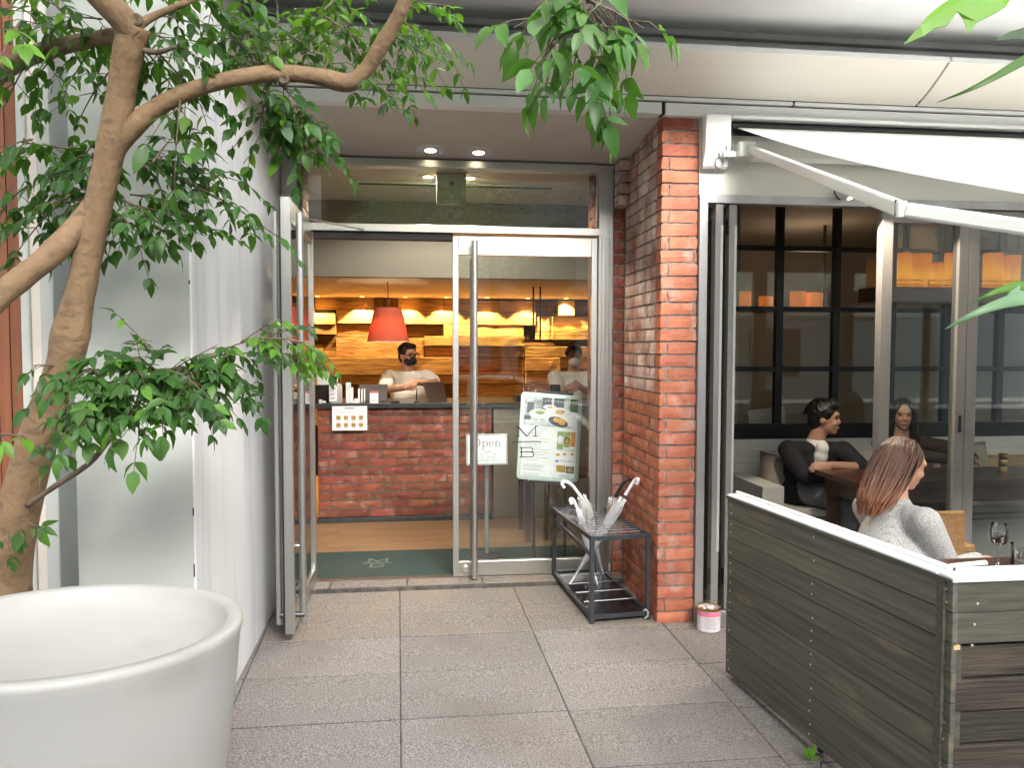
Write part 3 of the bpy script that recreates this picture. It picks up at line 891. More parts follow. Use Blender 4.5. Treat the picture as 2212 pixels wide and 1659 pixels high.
# brick returns just inside the doors
for (xx, face, y1, mm) in ((-0.745, 'E', 0.30, 'brickw'), (1.185, 'W', 0.40, 'brickd')):  # daylight on the left return is put into its pale brick
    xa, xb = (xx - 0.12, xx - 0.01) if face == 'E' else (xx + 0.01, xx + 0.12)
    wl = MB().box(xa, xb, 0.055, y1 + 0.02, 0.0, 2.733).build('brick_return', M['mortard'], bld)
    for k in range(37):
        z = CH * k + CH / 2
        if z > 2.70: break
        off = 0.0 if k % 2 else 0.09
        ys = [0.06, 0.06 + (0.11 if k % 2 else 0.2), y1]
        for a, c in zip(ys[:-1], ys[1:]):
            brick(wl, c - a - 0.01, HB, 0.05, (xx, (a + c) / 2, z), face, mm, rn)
# two lamps added in the entrance ceiling to brighten the bulkhead and staff
for (u, v) in ((925, 381), (1015, 384)):
    q = atz(u, v, 2.733)
    d = thing('downlight', 'round warm downlight in the ceiling just inside the doors, %s one' % ('left-hand' if u < 1000 else 'right-hand'), 'downlight', q, 'entrance ceiling downlights')
    MB().lathe([(.036, -.004), (.075, -.004), (.075, .0), (.036, .0)], q, 24, closed=True).build('ring', M['plasw'], d)
    MB().lathe([(0, -.002), (.035, -.002), (.035, .0), (0, .0)], q, 20).build('lens', M['lampy'], d)
    L = bpy.data.lights.new('downlight_lamp', 'SPOT'); L.energy = 15; L.color = (1, .90, .76); L.spot_size = R(165); L.spot_blend = .3; L.shadow_soft_size = 0.04
    o = bpy.data.objects.new('lamp', L); o.location = (q.x, q.y, q.z - .02); link(o, d)
# cream box and slot diffuser on the entrance ceiling
sg = thing('ceiling_sign', 'plain cream box hanging from the ceiling inside above the doors', 'sign', (0.0, 0.42, 2.735))
a, c = at(943, 373, 0.42), at(1007, 443, 0.42)
MB().box(a.x, c.x, 0.40, 0.44, c.z, 2.733).build('box', M['cream'], sg, 0.003)
MB().lathe([(0, 0), (.018, 0), (.018, .004), (0, .004)], (0, 0, 0), 16, M=Matrix.Translation(((a.x + c.x) / 2, 0.399, 2.66)) @ Matrix.Rotation(R(90), 4, 'X')).build('badge', M['inkg'], sg)
a, c = at(766, 393, 0.78), at(1200, 405, 0.78)
dfs = thing('slot_diffuser', 'long slot air diffuser in the entrance ceiling', 'air vent', ((a.x + c.x) / 2, 0.78, 2.735))
MB().box(a.x, c.x, 0.74, 0.82, 2.722, 2.734).build('frame', M['plasw'], dfs, 0.002)
for k in range(2):
    MB().box(a.x + 0.03, c.x - 0.03, 0.752 + 0.03 * k, 0.768 + 0.03 * k, 2.719, 2.7215).build('slot', M['gap'], dfs)

# wall of sawn beams behind the counter
WY = 4.2
def wx(u): return -1.295 + (u - 669) * 0.005527
def wz(v): return 2.12 - (v - 641) * 0.005496
bw = thing('beam_wall', 'wall of stacked rough-sawn beams lit by warm downlights behind the counter', 'wall', (0.3, WY, 0))
MB().box(-2.2, 2.3, WY + 0.02, WY + 0.3, 0.0, 2.108).build('backing', M['gap'], bw)
r5 = lambda q: 587.6 + .2024 * q
r6x = lambda q: 951.3 + .2024 * q
r6y = lambda q: 559.6 + .2024 * q
blk = []
for (x0, x1, y0, y1, p, dk) in (
    (-420, 455, 265, 443, .03, 1), (460, 1070, 265, 403, .02, 0), (1072, 1172, 265, 403, .05, 1), (1176, 1312, 265, 403, .01, 0), (1316, 1798, 265, 408, .03, 0), (1802, 2130, 265, 408, .02, 0),
    (-420, 300, 447, 563, .02, 0), (303, 675, 447, 563, .10, 0), (678, 1378, 407, 548, .06, 0), (1381, 1798, 411, 556, .09, 0), (1802, 2130, 411, 548, .05, 0),
    (-420, 675, 566, 668, .08, 0), (680, 1408, 551, 698, .01, 1), (1411, 1794, 559, 698, .01, 1), (1797, 2130, 551, 678, .06, 0),
    (-420, 678, 671, 765, .02, 1), (-420, 538, 768, 903, .03, 0), (682, 1588, 702, 903, .12, 0), (1591, 2130, 681, 784, .13, 0), (1591, 2130, 787, 903, .05, 0), (541, 679, 768, 903, .03, 0),
    (-420, 537, 906, 1115, .01, 1), (541, 1903, 906, 1094, .15, 0), (541, 830, 1097, 1200, .08, 0), (833, 1900, 1097, 1195, .07, 0),
    (-420, 537, 1118, 1420, .03, 0), (541, 1903, 1203, 1420, .02, 1)):
    blk.append((r5(x0), r5(x1), r5(y0), r5(y1), p, dk))
for (x0, x1, y0, y1, p, dk) in (
    (343, 598, 430, 556, .02, 0), (601, 988, 430, 558, .03, 0), (991, 1226, 430, 592, .01, 1), (1229, 1405, 430, 592, .12, 0), (1408, 1980, 430, 592, .03, 1),
    (343, 988, 561, 698, .06, 0), (991, 1162, 595, 858, .02, 0), (1165, 1980, 595, 738, .05, 0), (343, 863, 701, 818, .04, 0), (1165, 1980, 741, 858, .12, 0),
    (155, 863, 821, 927, .13, 0), (866, 1980, 861, 924, .01, 1), (155, 863, 930, 1050, .05, 0), (866, 1980, 927, 1045, .12, 0),
    (112, 863, 1053, 1193, .04, 0), (866, 1248, 1050, 1191, .14, 0), (1251, 1980, 1050, 1172, .06, 0),
    (112, 872, 1196, 1332, .05, 0), (876, 1248, 1196, 1332, .13, 0), (1251, 1980, 1176, 1332, .04, 0), (112, 1980, 1335, 1560, .03, 0)):
    blk.append((r6x(x0), r6x(x1), r6y(y0), r6y(y1), p, dk))
rn = random.Random(21)
for (u0, u1, v0, v1, p, dk) in blk:
    x0, x1, z1, z0 = wx(u0), wx(u1), wz(v0), wz(v1)
    if z0 < 0.02 or v1 > 871: z0 = 0.6
    b = MB()
    nx = 6
    vs = []
    for yy in (WY - p, WY + 0.018):
        for zz, zs in ((z0, 1), (z1, -1)):
            for i in range(nx + 1):
                j = rn.uniform(0.0, 0.004)
                vs.append((x0 + .001 + (x1 - x0 - .002) * i / nx, yy + (rn.uniform(-.004, .004) if yy < WY else 0), zz + zs * j))
    k = nx + 1
    fs = []
    for i in range(nx):
        fs += [(i, i + 1, k + i + 1, k + i), (2 * k + i, 3 * k + i, 3 * k + i + 1, 2 * k + i + 1),
               (i, 2 * k + i, 2 * k + i + 1, i + 1), (k + i, k + i + 1, 3 * k + i + 1, 3 * k + i)]
    fs += [(0, k, 3 * k, 2 * k), (nx, 2 * k + nx, 3 * k + nx, k + nx)]
    b.add(vs, fs)
    b.build('beam', M['blockd'] if dk else M['block'], bw, 0.003)
# downlights washing it
for i, u in enumerate((690, 781, 870, 957, 1043, 1131, 1214)):
    x = wx(u)
    p = Vector((x, WY - 0.19, 2.109))
    d = thing('downlight', 'warm recessed downlight over the beam wall, %s from the open door' % ('first', 'second', 'third', 'fourth', 'fifth', 'sixth', 'seventh')[i], 'downlight', p, 'downlights along the beam wall')
    MB().lathe([(.032, -.004), (.05, -.004), (.05, .0), (.032, .0)], p, 20, closed=True).build('ring', M['brass'], d)
    MB().lathe([(0, -.002), (.031, -.002), (.031, .0), (0, .0)], p, 16).build('lens', M['lampy'], d)
    L = bpy.data.lights.new('downlight_lamp', 'SPOT'); L.energy = 36; L.color = (1, .60, .20); L.spot_size = R(100); L.spot_blend = 0.15; L.shadow_soft_size = 0.02
    o = bpy.data.objects.new('lamp', L); o.location = (x, WY - 0.19, 2.09); link(o, d)

# reception counter
ct = thing('reception_counter', 'red brick reception counter with a dark stone top', 'counter', (0, 2.0, 0))
CY, CX0, CX1 = 1.67, -0.89, 0.62
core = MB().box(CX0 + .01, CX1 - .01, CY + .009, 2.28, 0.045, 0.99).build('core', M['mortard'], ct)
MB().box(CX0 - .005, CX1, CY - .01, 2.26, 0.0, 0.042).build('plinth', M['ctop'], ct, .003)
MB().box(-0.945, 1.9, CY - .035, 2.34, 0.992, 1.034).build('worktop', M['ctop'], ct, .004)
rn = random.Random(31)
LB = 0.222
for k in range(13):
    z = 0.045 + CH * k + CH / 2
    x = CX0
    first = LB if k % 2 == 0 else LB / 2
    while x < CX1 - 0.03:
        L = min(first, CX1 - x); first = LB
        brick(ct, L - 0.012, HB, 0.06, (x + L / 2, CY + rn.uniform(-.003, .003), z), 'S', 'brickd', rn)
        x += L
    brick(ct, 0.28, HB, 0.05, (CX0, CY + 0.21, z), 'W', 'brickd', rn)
MB().box(0.63, 1.88, CY + 0.02, 2.28, 0.0, 0.99).build('side_cabinet', M['taupe'], ct, .004)
MB().box(0.63, 0.90, CY + 0.014, CY + 0.0195, 0.72, 0.985).build('cabinet_flap', M['cushion'], ct, .002)

# notice taped to the counter front
nt_ = thing('notice', 'white paper notice with eight yellow pictograms on the counter front', 'notice', (-0.608, 1.628, 0.80))
x0, x1, z0, z1 = -0.757, -0.463, 0.806, 1.014
NY = 1.627
MB().box(x0, x1, NY, NY + 0.006, z0, z1).build('sheet', M['paper'], nt_)
b = MB()
for i in range(4):
    for j in range(2):
        cx = x0 + .053 + i * .063
        cz = z0 + .046 + (1 - j) * .062
        MB().box(cx - .018, cx + .018, NY - .0012, NY - .0004, cz - .016, cz + .018).build('pictogram', M['gold'], nt_)
b = MB()
b.box(x0 + .105, x1 - .105, NY - .0012, NY - .0004, z1 - .022, z1 - .013)
for k in range(3): b.box(x0 + .02 + .015 * (k % 2), x1 - .02 - .015 * (k % 2), NY - .0012, NY - .0004, z1 - .036 - .011 * k, z1 - .0345 - .011 * k)
for i in range(4):
    for j in range(2):
        cx = x0 + .053 + i * .063
        cz = z0 + .046 + (1 - j) * .062
        b.box(cx - .02, cx + .02, NY - .0012, NY - .0004, cz - .024, cz - .0215)
        b.box(cx - .012, cx + .012, NY - .0012, NY - .0004, cz - .029, cz - .027)
b.build('writing', M['inkg'], nt_)
# ================================================================ things on and above the counter
CT = 1.034
pd = thing('pendant_lamp', 'coral red conical pendant lampshade over the counter', 'lamp', (-0.295, 1.95, 1.57))
b = MB(); b.lathe([(0.188, 1.569), (0.121, 1.87), (0.1200, 1.87), (0.1870, 1.569)], (-0.295, 1.95, 0), 40, closed=True)
b.build('lamp_shade', M['shade'], pd)
b = MB(); b.lathe([(0.1862, 1.570), (0.1192, 1.869), (0.1182, 1.869), (0.1852, 1.570)], (-0.295, 1.95, 0), 40, closed=True)
b.build('added_lining', M['lining'], pd)  # lining added to keep the shade's coral tint off the light
MB().tube([(-0.295, 1.95, 1.80), (-0.295, 1.95, 2.108)], 0.004, 8).build('cord', M['blackm'], pd)
MB().ell((-0.295, 1.95, 1.745), (.03, .03, .04)).build('bulb', M['lampy'], pd)
L = bpy.data.lights.new('bulb_light', 'SPOT'); L.spot_size = R(170); L.spot_blend = .3; L.energy = 16; L.color = (1, .84, .62); L.shadow_soft_size = 0.012
o = bpy.data.objects.new('lamp', L); o.location = (-0.295, 1.95, 1.80); link(o, pd)

def on(u, y): return at(u, 873, y).x
def small(name, label, cat, x, y): return thing(name, label, cat, (x, y, CT))
# black tissue dispenser with a pale panel
x = on(698, 1.80)
t = small('dispenser', 'black box dispenser at the end of the counter', 'dispenser', x, 1.82)
MB().box(x - .062, x + .062, 1.76, 1.88, CT, CT + .155).build('body', M['plasb'], t, .006)
MB().box(x - .062, x + .050, 1.90, 1.906, CT + .0, CT + .27).build('backboard', M['paper'], t)
x = on(694, 1.70)
t = small('paper_cup', 'small white cup lying by the black dispenser', 'cup', x, 1.70)
MB().lathe([(.012, 0), (.019, .034), (.017, .034), (.010, .003)], (x - .006, 1.69, CT), 16).build('cup', M['plasw'], t)
MB().ell((x + .022, 1.70, CT + .012), (.02, .015, .012)).build('crumpled_cup', M['plasw'], t)
# hand gel bottle
x = on(725, 1.74)
t = small('gel_bottle', 'tall clear pump bottle of hand gel with a printed label', 'bottle', x, 1.74)
MB().lathe([(.0, 0), (.055, .0), (.058, .01), (.058, .145), (.048, .165), (.02, .18), (.018, .19), (0, .19)], (x, 1.74, CT), 24).build('bottle', M['liquid'], t)
MB().lathe([(.02, .186), (.018, .21), (.006, .225), (.005, .245), (0, .245)], (x, 1.74, CT), 14).build('pump', M['plasw'], t)
b = MB(); b.box(x - .045, x + .020, 1.6795, 1.681, CT + .02, CT + .15); b.build('label', M['paper'], t)
b = MB()
for k in range(9):
    if k in (3, 6): continue
    b.box(x - .038, x + .012 - .01 * (k % 3), 1.6783, 1.679, CT + .132 - .012 * k, CT + .1365 - .012 * k)
b.build('label_print', M['ink'], t)
# folded cards and small boxes
x = on(760, 1.80)
t = small('leaflet_stack', 'stack of small white leaflets and boxes beside the gel bottle', 'leaflets', x, 1.8)
for (dx, dy, w_, d_, h0, h1) in ((-.03, 0, .03, .05, 0, .10), (.0, .03, .02, .06, 0, .13), (.045, -.02, .055, .08, 0, .018), (.05, -.02, .045, .07, .0185, .034), (.06, .06, .012, .06, 0, .12), (.085, .06, .012, .06, 0, .115), (.108, .06, .010, .06, 0, .118)):
    MB().box(x + dx - w_ / 2, x + dx + w_ / 2, 1.78 + dy - d_ / 2, 1.78 + dy + d_ / 2, CT + h0, CT + h1).build('leaflet', M['paper'], t, .001)
x = on(752, 1.92)
t = small('card_terminal', 'slim white terminal with a green light on the counter', 'card terminal', x, 1.93)
MB().box(x - .02, x + .025, 1.92, 1.95, CT, CT + .17).build('body', M['plasw'], t, .004)
MB().box(x - .012, x - .004, 1.917, 1.9195, CT + .15, CT + .162).build('light', mat('green_led', (0.05, .6, .3), .4, emit=(.1, 1, .5), estr=1.5), t)
# tablets
def tablet(u, y, w_, h_, tilt, yaw, label):
    x = on(u, y)
    t = small('tablet', label, 'tablet', x, y)
    Mx = Matrix.Translation((x, y, CT)) @ Matrix.Rotation(yaw, 4, 'Z') @ Matrix.Rotation(tilt, 4, 'X')
    MB().box(-w_ / 2, w_ / 2, -.006, .006, .004, h_, 0, Mx).build('case', M['tablet'], t, .004)
    Mz = Matrix.Translation((x, y, CT)) @ Matrix.Rotation(yaw, 4, 'Z')
    MB().box(-w_ * .3, w_ * .3, -.01, .09, .0, .006, 0, Mz).build('stand', M['tablet'], t, .002)
tablet(806, 1.84, .25, .16, R(-14), 0.0, 'dark brown tablet seen from behind near the coral lamp')
tablet(945, 1.78, .20, .19, R(-24), R(28), 'brown tablet tilted sideways at the door edge of the counter')
x = on(808, 1.70)
t = small('price_card', 'small white card stand with a red heading', 'card', x, 1.70)
Mx = Matrix.Translation((x, 1.70, CT)) @ Matrix.Rotation(R(-12), 4, 'X')
MB().box(-.036, .036, 0, .003, .0, .105, 0, Mx).build('card', M['paper'], t)
MB().box(-.036, .036, -.001, -.0003, .088, .104, 0, Mx).build('heading', M['redprint'], t)
b = MB()
for k in range(2): b.box(-.026, .026 - .01 * k, -.001, -.0003, .018 + .008 * k, .021 + .008 * k, 0, Mx)
b.build('small_print', M['inkg'], t)
x = on(900, 1.70)
t = small('pen_stand', 'black desk pen standing in its round base', 'pen', x, 1.70)
MB().lathe([(0, 0), (.024, 0), (.02, .012), (.006, .02), (.006, .03), (0, .03)], (x, 1.70, CT), 18).build('base', M['plasb'], t)
MB().tube([(x, 1.70, CT + .03), (x, 1.70, CT + .09), (x + .001, 1.70, CT + .13)], [.006, .006, .002], 8).build('pen', M['plasb'], t)
x = on(853, 1.70)
t = small('coin_dish', 'shallow dark coin dish on the counter', 'dish', x, 1.70)
MB().lathe([(.0, 0), (.03, 0), (.05, .014), (.047, .016), (.02, .005), (0, .005)], (x, 1.70, CT), 24).build('dish', M['plasb'], t)
# black cutlery tray behind the menu board
x = on(1150, 1.85)
t = small('cutlery_tray', 'black tray of cutlery and napkins on the counter behind the menu board', 'tray', x, 1.85)
MB().box(x - .16, x + .34, 1.78, 1.98, CT, CT + .055).build('tray', M['plasb'], t, .005)
MB().box(x + .16, x + .25, 1.80, 1.86, CT + .055, CT + .15).build('napkin_box', M['plasb'], t, .004)
for k in range(12):
    xx = x - .12 + .021 * k
    MB().bar((xx, 1.86, CT + .05), (xx + random.uniform(-.02, .02), 1.88, CT + .12 + random.uniform(-.02, .02)), .007, .002).build('cutlery', M['wire'] if k % 3 else M['block'], t)
# hanging bottle shelf with wire rail
hs = thing('hanging_shelf', 'dark hanging shelf with a wire rail below the low ceiling', 'shelf', (1.2, 2.3, 1.7))
a, c = at(1130, 733, 2.3), at(1330, 733, 2.3)
MB().box(a.x, c.x, 2.25, 2.45, a.z - .03, a.z).build('board', M['walnut'], hs, .003)
b = MB()
for k in (.04, .075): b.tube([(a.x, 2.26, a.z + k), (c.x, 2.26, a.z + k)], .003, 6)
for k in range(4): b.tube([(a.x + (c.x - a.x) * k / 3, 2.26, a.z), (a.x + (c.x - a.x) * k / 3, 2.26, a.z + .075)], .003, 6)
b.build('rail', M['blackm'], hs)
for u in (1152, 1167, 1300):
    q = at(u, 700, 2.35)
    MB().tube([(q.x, 2.35, a.z), (q.x, 2.35, 2.11)], .009, 8).build('hanger', M['blackm'], hs)

# ---------------------------------------------------------------- Open sign on its post
sg = thing('open_sign', 'white Open sign in a grey frame on a round-based post', 'sign', (0.467, 0.47, 0.005))
MB().lathe([(0, 0), (.115, 0), (.115, .008), (.02, .016), (0, .016)], (0.467, 0.47, 0.005), 32).build('base', M['rack'], sg)
MB().tube([(0.467, 0.478, 0.02), (0.467, 0.478, 0.70)], .016, 12).build('post', M['alu'], sg)
Mx = basis((1, 0, 0), (0, 0.16, 0.987), (0, -0.987, 0.16), (0.466, 0.452, 0.782))
def plate(b, w_, h_, z0, z1): return b.box(-w_ / 2, w_ / 2, -h_ / 2, h_ / 2, z0, z1, 0, Mx)
plate(MB(), .300, .226, -.012, 0).build('frame', M['alu'], sg, .003)
plate(MB(), .272, .198, .0004, .0016).build('sheet', M['paper'], sg)
def put_text(body, size, m, Mx, x, y, z, parent, name='lettering', align='CENTER', sx=1.0):
    return inst(name, text_mesh(body, size, m, align), Mx @ Matrix.Translation((x, y, z)) @ Matrix.Diagonal((sx, 1, 1, 1)), parent)
def serif_open():
    b = MB()
    def ring(cx, cy, ro, ri, a0=0.0, a1=2 * PI, n=28):
        vs, fs = [], []
        for k in range(n + 1):
            a = a0 + (a1 - a0) * k / n
            for (rx, ry) in (ro, ri): vs.append((cx + rx * math.cos(a), cy + ry * math.sin(a), 0))
        for k in range(n): fs.append((2 * k, 2 * k + 2, 2 * k + 3, 2 * k + 1))
        b.add(vs, fs)
    def r4(x0, x1, y0, y1): b.add([(x0, y0, 0), (x1, y0, 0), (x1, y1, 0), (x0, y1, 0)], [(0, 1, 2, 3)])
    ring(.34, .345, (.33, .355), (.22, .325))
    ring(1.04, .22, (.20, .235), (.115, .20), R(-155), R(155)); r4(.82, .90, -.22, .44); r4(.74, .98, -.235, -.215); r4(.75, .90, .42, .44)
    ring(1.49, .22, (.19, .235), (.11, .205), 0, R(318)); r4(1.36, 1.675, .235, .262)
    r4(1.80, 1.88, .0, .44); r4(1.74, 1.95, -.015, .008); r4(1.74, 1.88, .42, .44); ring(1.985, .24, (.155, .215), (.085, .18), 0, R(160)); r4(2.07, 2.14, 0, .25); r4(2.0, 2.21, -.015, .008)
    return b.mesh('lettering', M['inkg'])
inst('lettering', serif_open(), Mx @ Matrix.Translation((-.108, .018, .002)) @ Matrix.Scale(.095, 4), sg)
put_text('営業時間', .013, M['ink'], Mx, .005, -.018, .002, sg)
for k, s in enumerate(('平日　7:30〜　18:00', '土日祝　8:30〜20:00', '不定休・お知らせあり', 'ご来店をお待ちしております')):
    put_text(s, .0135, M['inkg'], Mx, .005, -.036 - .0155 * k, .002, sg)

# ---------------------------------------------------------------- menu board on its easel
mb = thing('menu_board', 'rounded silver-framed menu board with food photos behind the closed door', 'menu board', (0.92, 0.50, 0.005))
roll = R(-4.6)
leanv = Vector((0, 0.17, 0.985)).normalized()
nrm = Vector((0, -0.985, 0.17)).normalized()
X_ = Vector((1, 0, 0)) * math.cos(roll) + leanv * math.sin(roll)
Y_ = leanv * math.cos(roll) - Vector((1, 0, 0)) * math.sin(roll)
cc = at(1187.5, 944, 0.45)
MM = basis(X_, Y_, nrm, cc)
BW, BH = 0.455, 0.635
def rrect(b, w_, h_, r_, z0, z1, Mx, mi=0):
    pts = []
    for (sx, sy, a0) in ((1, 1, 0), (-1, 1, 90), (-1, -1, 180), (1, -1, 270)):
        for k in range(5):
            a = R(a0 + 22.5 * k)
            pts.append((sx * (w_ / 2 - r_) + r_ * math.cos(a), sy * (h_ / 2 - r_) + r_ * math.sin(a)))
    n = len(pts)
    b.add([(x, y, z0) for x, y in pts] + [(x, y, z1) for x, y in pts],
          [tuple(reversed(range(n))), tuple(range(n, 2 * n))] + [(i, (i + 1) % n, (i + 1) % n + n, i + n) for i in range(n)], mi, False, Mx)
    return b
framem = mat('silver_green_frame', (0.55, 0.62, 0.60), 0.3, metal=0.35)
rrect(MB(), BW, BH, .03, -.022, 0, MM).build('frame', framem, mb, .005)
MB().box(-BW / 2 + .028, BW / 2 - .028, -BH / 2 + .028, BH / 2 - .028, .0005, .0018, 0, MM).build('poster', M['paper'], mb)
def ppoly(name, m, fn):
    b = MB(); fn(b); return b.build(name, m, mb)
PZ = .0026
def rect(b, x0, x1, y0, y1, z=PZ): b.box(x0, x1, y0, y1, z - .0006, z, 0, MM)
def disc(b, cx, cy, rx, ry, z=PZ, rot=0.0):
    n = 20
    pts = [(cx + rx * math.cos(2 * PI * k / n) * math.cos(rot) - ry * math.sin(2 * PI * k / n) * math.sin(rot),
            cy + rx * math.cos(2 * PI * k / n) * math.sin(rot) + ry * math.sin(2 * PI * k / n) * math.cos(rot)) for k in range(n)]
    b.add([(x, y, z - .0006) for x, y in pts] + [(x, y, z) for x, y in pts],
          [tuple(range(n, 2 * n))] + [(i, (i + 1) % n, (i + 1) % n + n, i + n) for i in range(n)], 0, False, MM)
x0, x1, y1 = -BW / 2 + .030, BW / 2 - .030, BH / 2 - .030
ppoly('photograph', M['photo'], lambda b: rect(b, x0, x1, y1 - .215, y1))
ppoly('photograph', M['photod'], lambda b: (rect(b, x0 + .13, x0 + .20, y1 - .09, y1 - .005, PZ + .0008), rect(b, x0 + .215, x0 + .29, y1 - .10, y1 - .002, PZ + .0008), rect(b, x0 + .02, x0 + .07, y1 - .12, y1 - .045, PZ + .0008), rect(b, x0, x0 + .05, y1 - .17, y1 - .14, PZ + .0008)))
ppoly('photograph', M['dgreen'], lambda b: rect(b, x1 - .06, x1 - .001, y1 - .10, y1 - .002, PZ + .0008))
ppoly('photograph', M['paper'], lambda b: (b.poly([MM @ Vector(q) for q in ((x0 + .12, y1 - .155, PZ + .0009), (x1 - .001, y1 - .214, PZ + .0009), (x1 - .001, y1 - .10, PZ + .0009), (x0 + .17, y1 - .075, PZ + .0009))]),))
ppoly('plate_photo', M['plasw'], lambda b: (disc(b, -.085, y1 - .125, .078, .036, PZ + .002), disc(b, .065, y1 - .105, .082, .036, PZ + .002), disc(b, -.012, y1 - .072, .05, .018, PZ + .002)))
ppoly('plate_photo', M['photod'], lambda b: disc(b, .055, y1 - .175, .075, .034, PZ + .0028, -.25))
ppoly('food_photo', M['orange'], lambda b: (disc(b, .065, y1 - .102, .035, .018, PZ + .0030), disc(b, .045, y1 - .162, .03, .017, PZ + .0036, -.3), disc(b, .08, y1 - .172, .032, .024, PZ + .0038, -.3), disc(b, -.012, y1 - .07, .02, .007, PZ + .0030)))
ppoly('food_photo', M['food'], lambda b: (disc(b, -.082, y1 - .115, .035, .015, PZ + .0030), disc(b, .085, y1 - .096, .018, .008, PZ + .0034)))
put_text('焼きたてフレンチトーストのブランチ', .0235, M['paper'], MM, .0, y1 - .026, PZ + .0045, mb, sx=0.98)
# lower half: text column and small photos
xl = x0 + .012
ppoly('small_photo', M['food'], lambda b: (rect(b, .055, .102, -.085, .045), rect(b, .104, .150, -.070, .045)))
ppoly('small_photo', M['orange'], lambda b: (rect(b, .152, x1 - .008, -.060, .045), disc(b, .066, -.125, .017, .010), disc(b, .115, -.118, .015, .012), disc(b, .170, -.115, .013, .010)))
ppoly('small_photo', M['plasw'], lambda b: (disc(b, .078, -.015, .022, .03, PZ + .0008), disc(b, .127, -.03, .0, .0, PZ)))
ppoly('small_photo', M['photod'], lambda b: (disc(b, .127, -.02, .024, .028, PZ + .0006), rect(b, .130, .190, -.255, -.205)))
ppoly('small_photo', M['gold'], lambda b: (disc(b, .127, -.025, .019, .019, PZ + .0012), rect(b, .060, .127, -.250, -.200), disc(b, .160, -.232, .02, .015, PZ + .0008)))
ppoly('badge', M['blue'], lambda b: rect(b, .05, .075, -.178, -.164))
ppoly('rule', M['inkg'], lambda b: (rect(b, .05, .196, -.1735, -.1728), rect(b, .0495, .0503, -.29, -.1735), rect(b, .1955, .1962, -.29, -.1735), rect(b, .05, .196, -.2905, -.29), rect(b, xl, xl + .04, .058, .059), rect(b, .0, .05, .058, .059)))
put_text('LUNCH MENU', .0115, M['ink'], MM, -.055, .058, PZ, mb)
put_text('Morning Menu', .0185, M['inkg'], MM, .133, -.166, PZ, mb, sx=.85)
put_text('Today\'s Lunch Toast Brunch   ¥1,500', .0095, M['inkg'], MM, xl, .036, PZ, mb, 'lettering', 'LEFT')
put_text('• Homemade Bread Brunch   ¥ 1,700', .0095, M['inkg'], MM, xl, -.205, PZ, mb, 'lettering', 'LEFT')
put_text('• Brioche French Toast   ¥ 1,700', .0095, M['inkg'], MM, xl, -.272, PZ, mb, 'lettering', 'LEFT')
rn = random.Random(4)
def lines(b):
    y = .020
    while y > -.185:
        rect(b, xl, xl + rn.uniform(.10, .20), y, y + .0022)
        if rn.random() < .6: rect(b, xl + .005, xl + rn.uniform(.08, .16), y - .006, y - .0042)
        y -= .0195
    for y in (-.216, -.224, -.238, -.246, -.284): rect(b, xl, xl + rn.uniform(.11, .18), y, y + .0022)
    for k in range(3): rect(b, .075 + .008 * k, .175 - .008 * k, -.270 - .007 * k, -.2675 - .007 * k)
    rect(b, .055, .19, -.083, -.0805, PZ + .001); rect(b, .06, .18, -.092, -.0895)
ppoly('small_print', M['inkg'], lines)
# easel
def bq(x, y, z): return MM @ Vector((x, y, z))
b = MB()
b.tube([bq(-.10, -BH / 2 + .05, -.03), (cc.x - .13, .34, .012)], .011, 8)
b.tube([bq(.13, -BH / 2 + .05, -.03), (cc.x + .10, .36, .012)], .011, 8)
b.build('front_leg', M['blackm'], mb)
MB().tube([bq(.0, .1, -.035), (cc.x + .06, .86, .012)], .011, 8).build('rear_leg', M['blackm'], mb)
MB().bar(bq(-.14, -BH / 2 - .004, .004), bq(.10, -BH / 2 - .004, .004), .05, .012).build('ledge', M['blackm'], mb)
MB().box(-.09, .16, BH / 2 + .002, BH / 2 + .018, -.03, .0, 0, MM).build('clip', M['blackm'], mb, .004)

# plants / basket and table deeper in the entrance, seen through the closed leaf
t = thing('side_table', 'low dark slatted side table behind the menu board', 'table', (1.05, 1.0, 0))
for k in range(7): MB().box(.78, 1.50, .80 + .07 * k, .855 + .07 * k, .50, .525).build('slat', M['walnut'], t, .002)
for (xx, yy) in ((.80, .82), (1.46, .82), (.80, 1.24), (1.46, 1.24)): MB().box(xx, xx + .04, yy, yy + .04, 0, .4995).build('leg', M['walnut'], t)

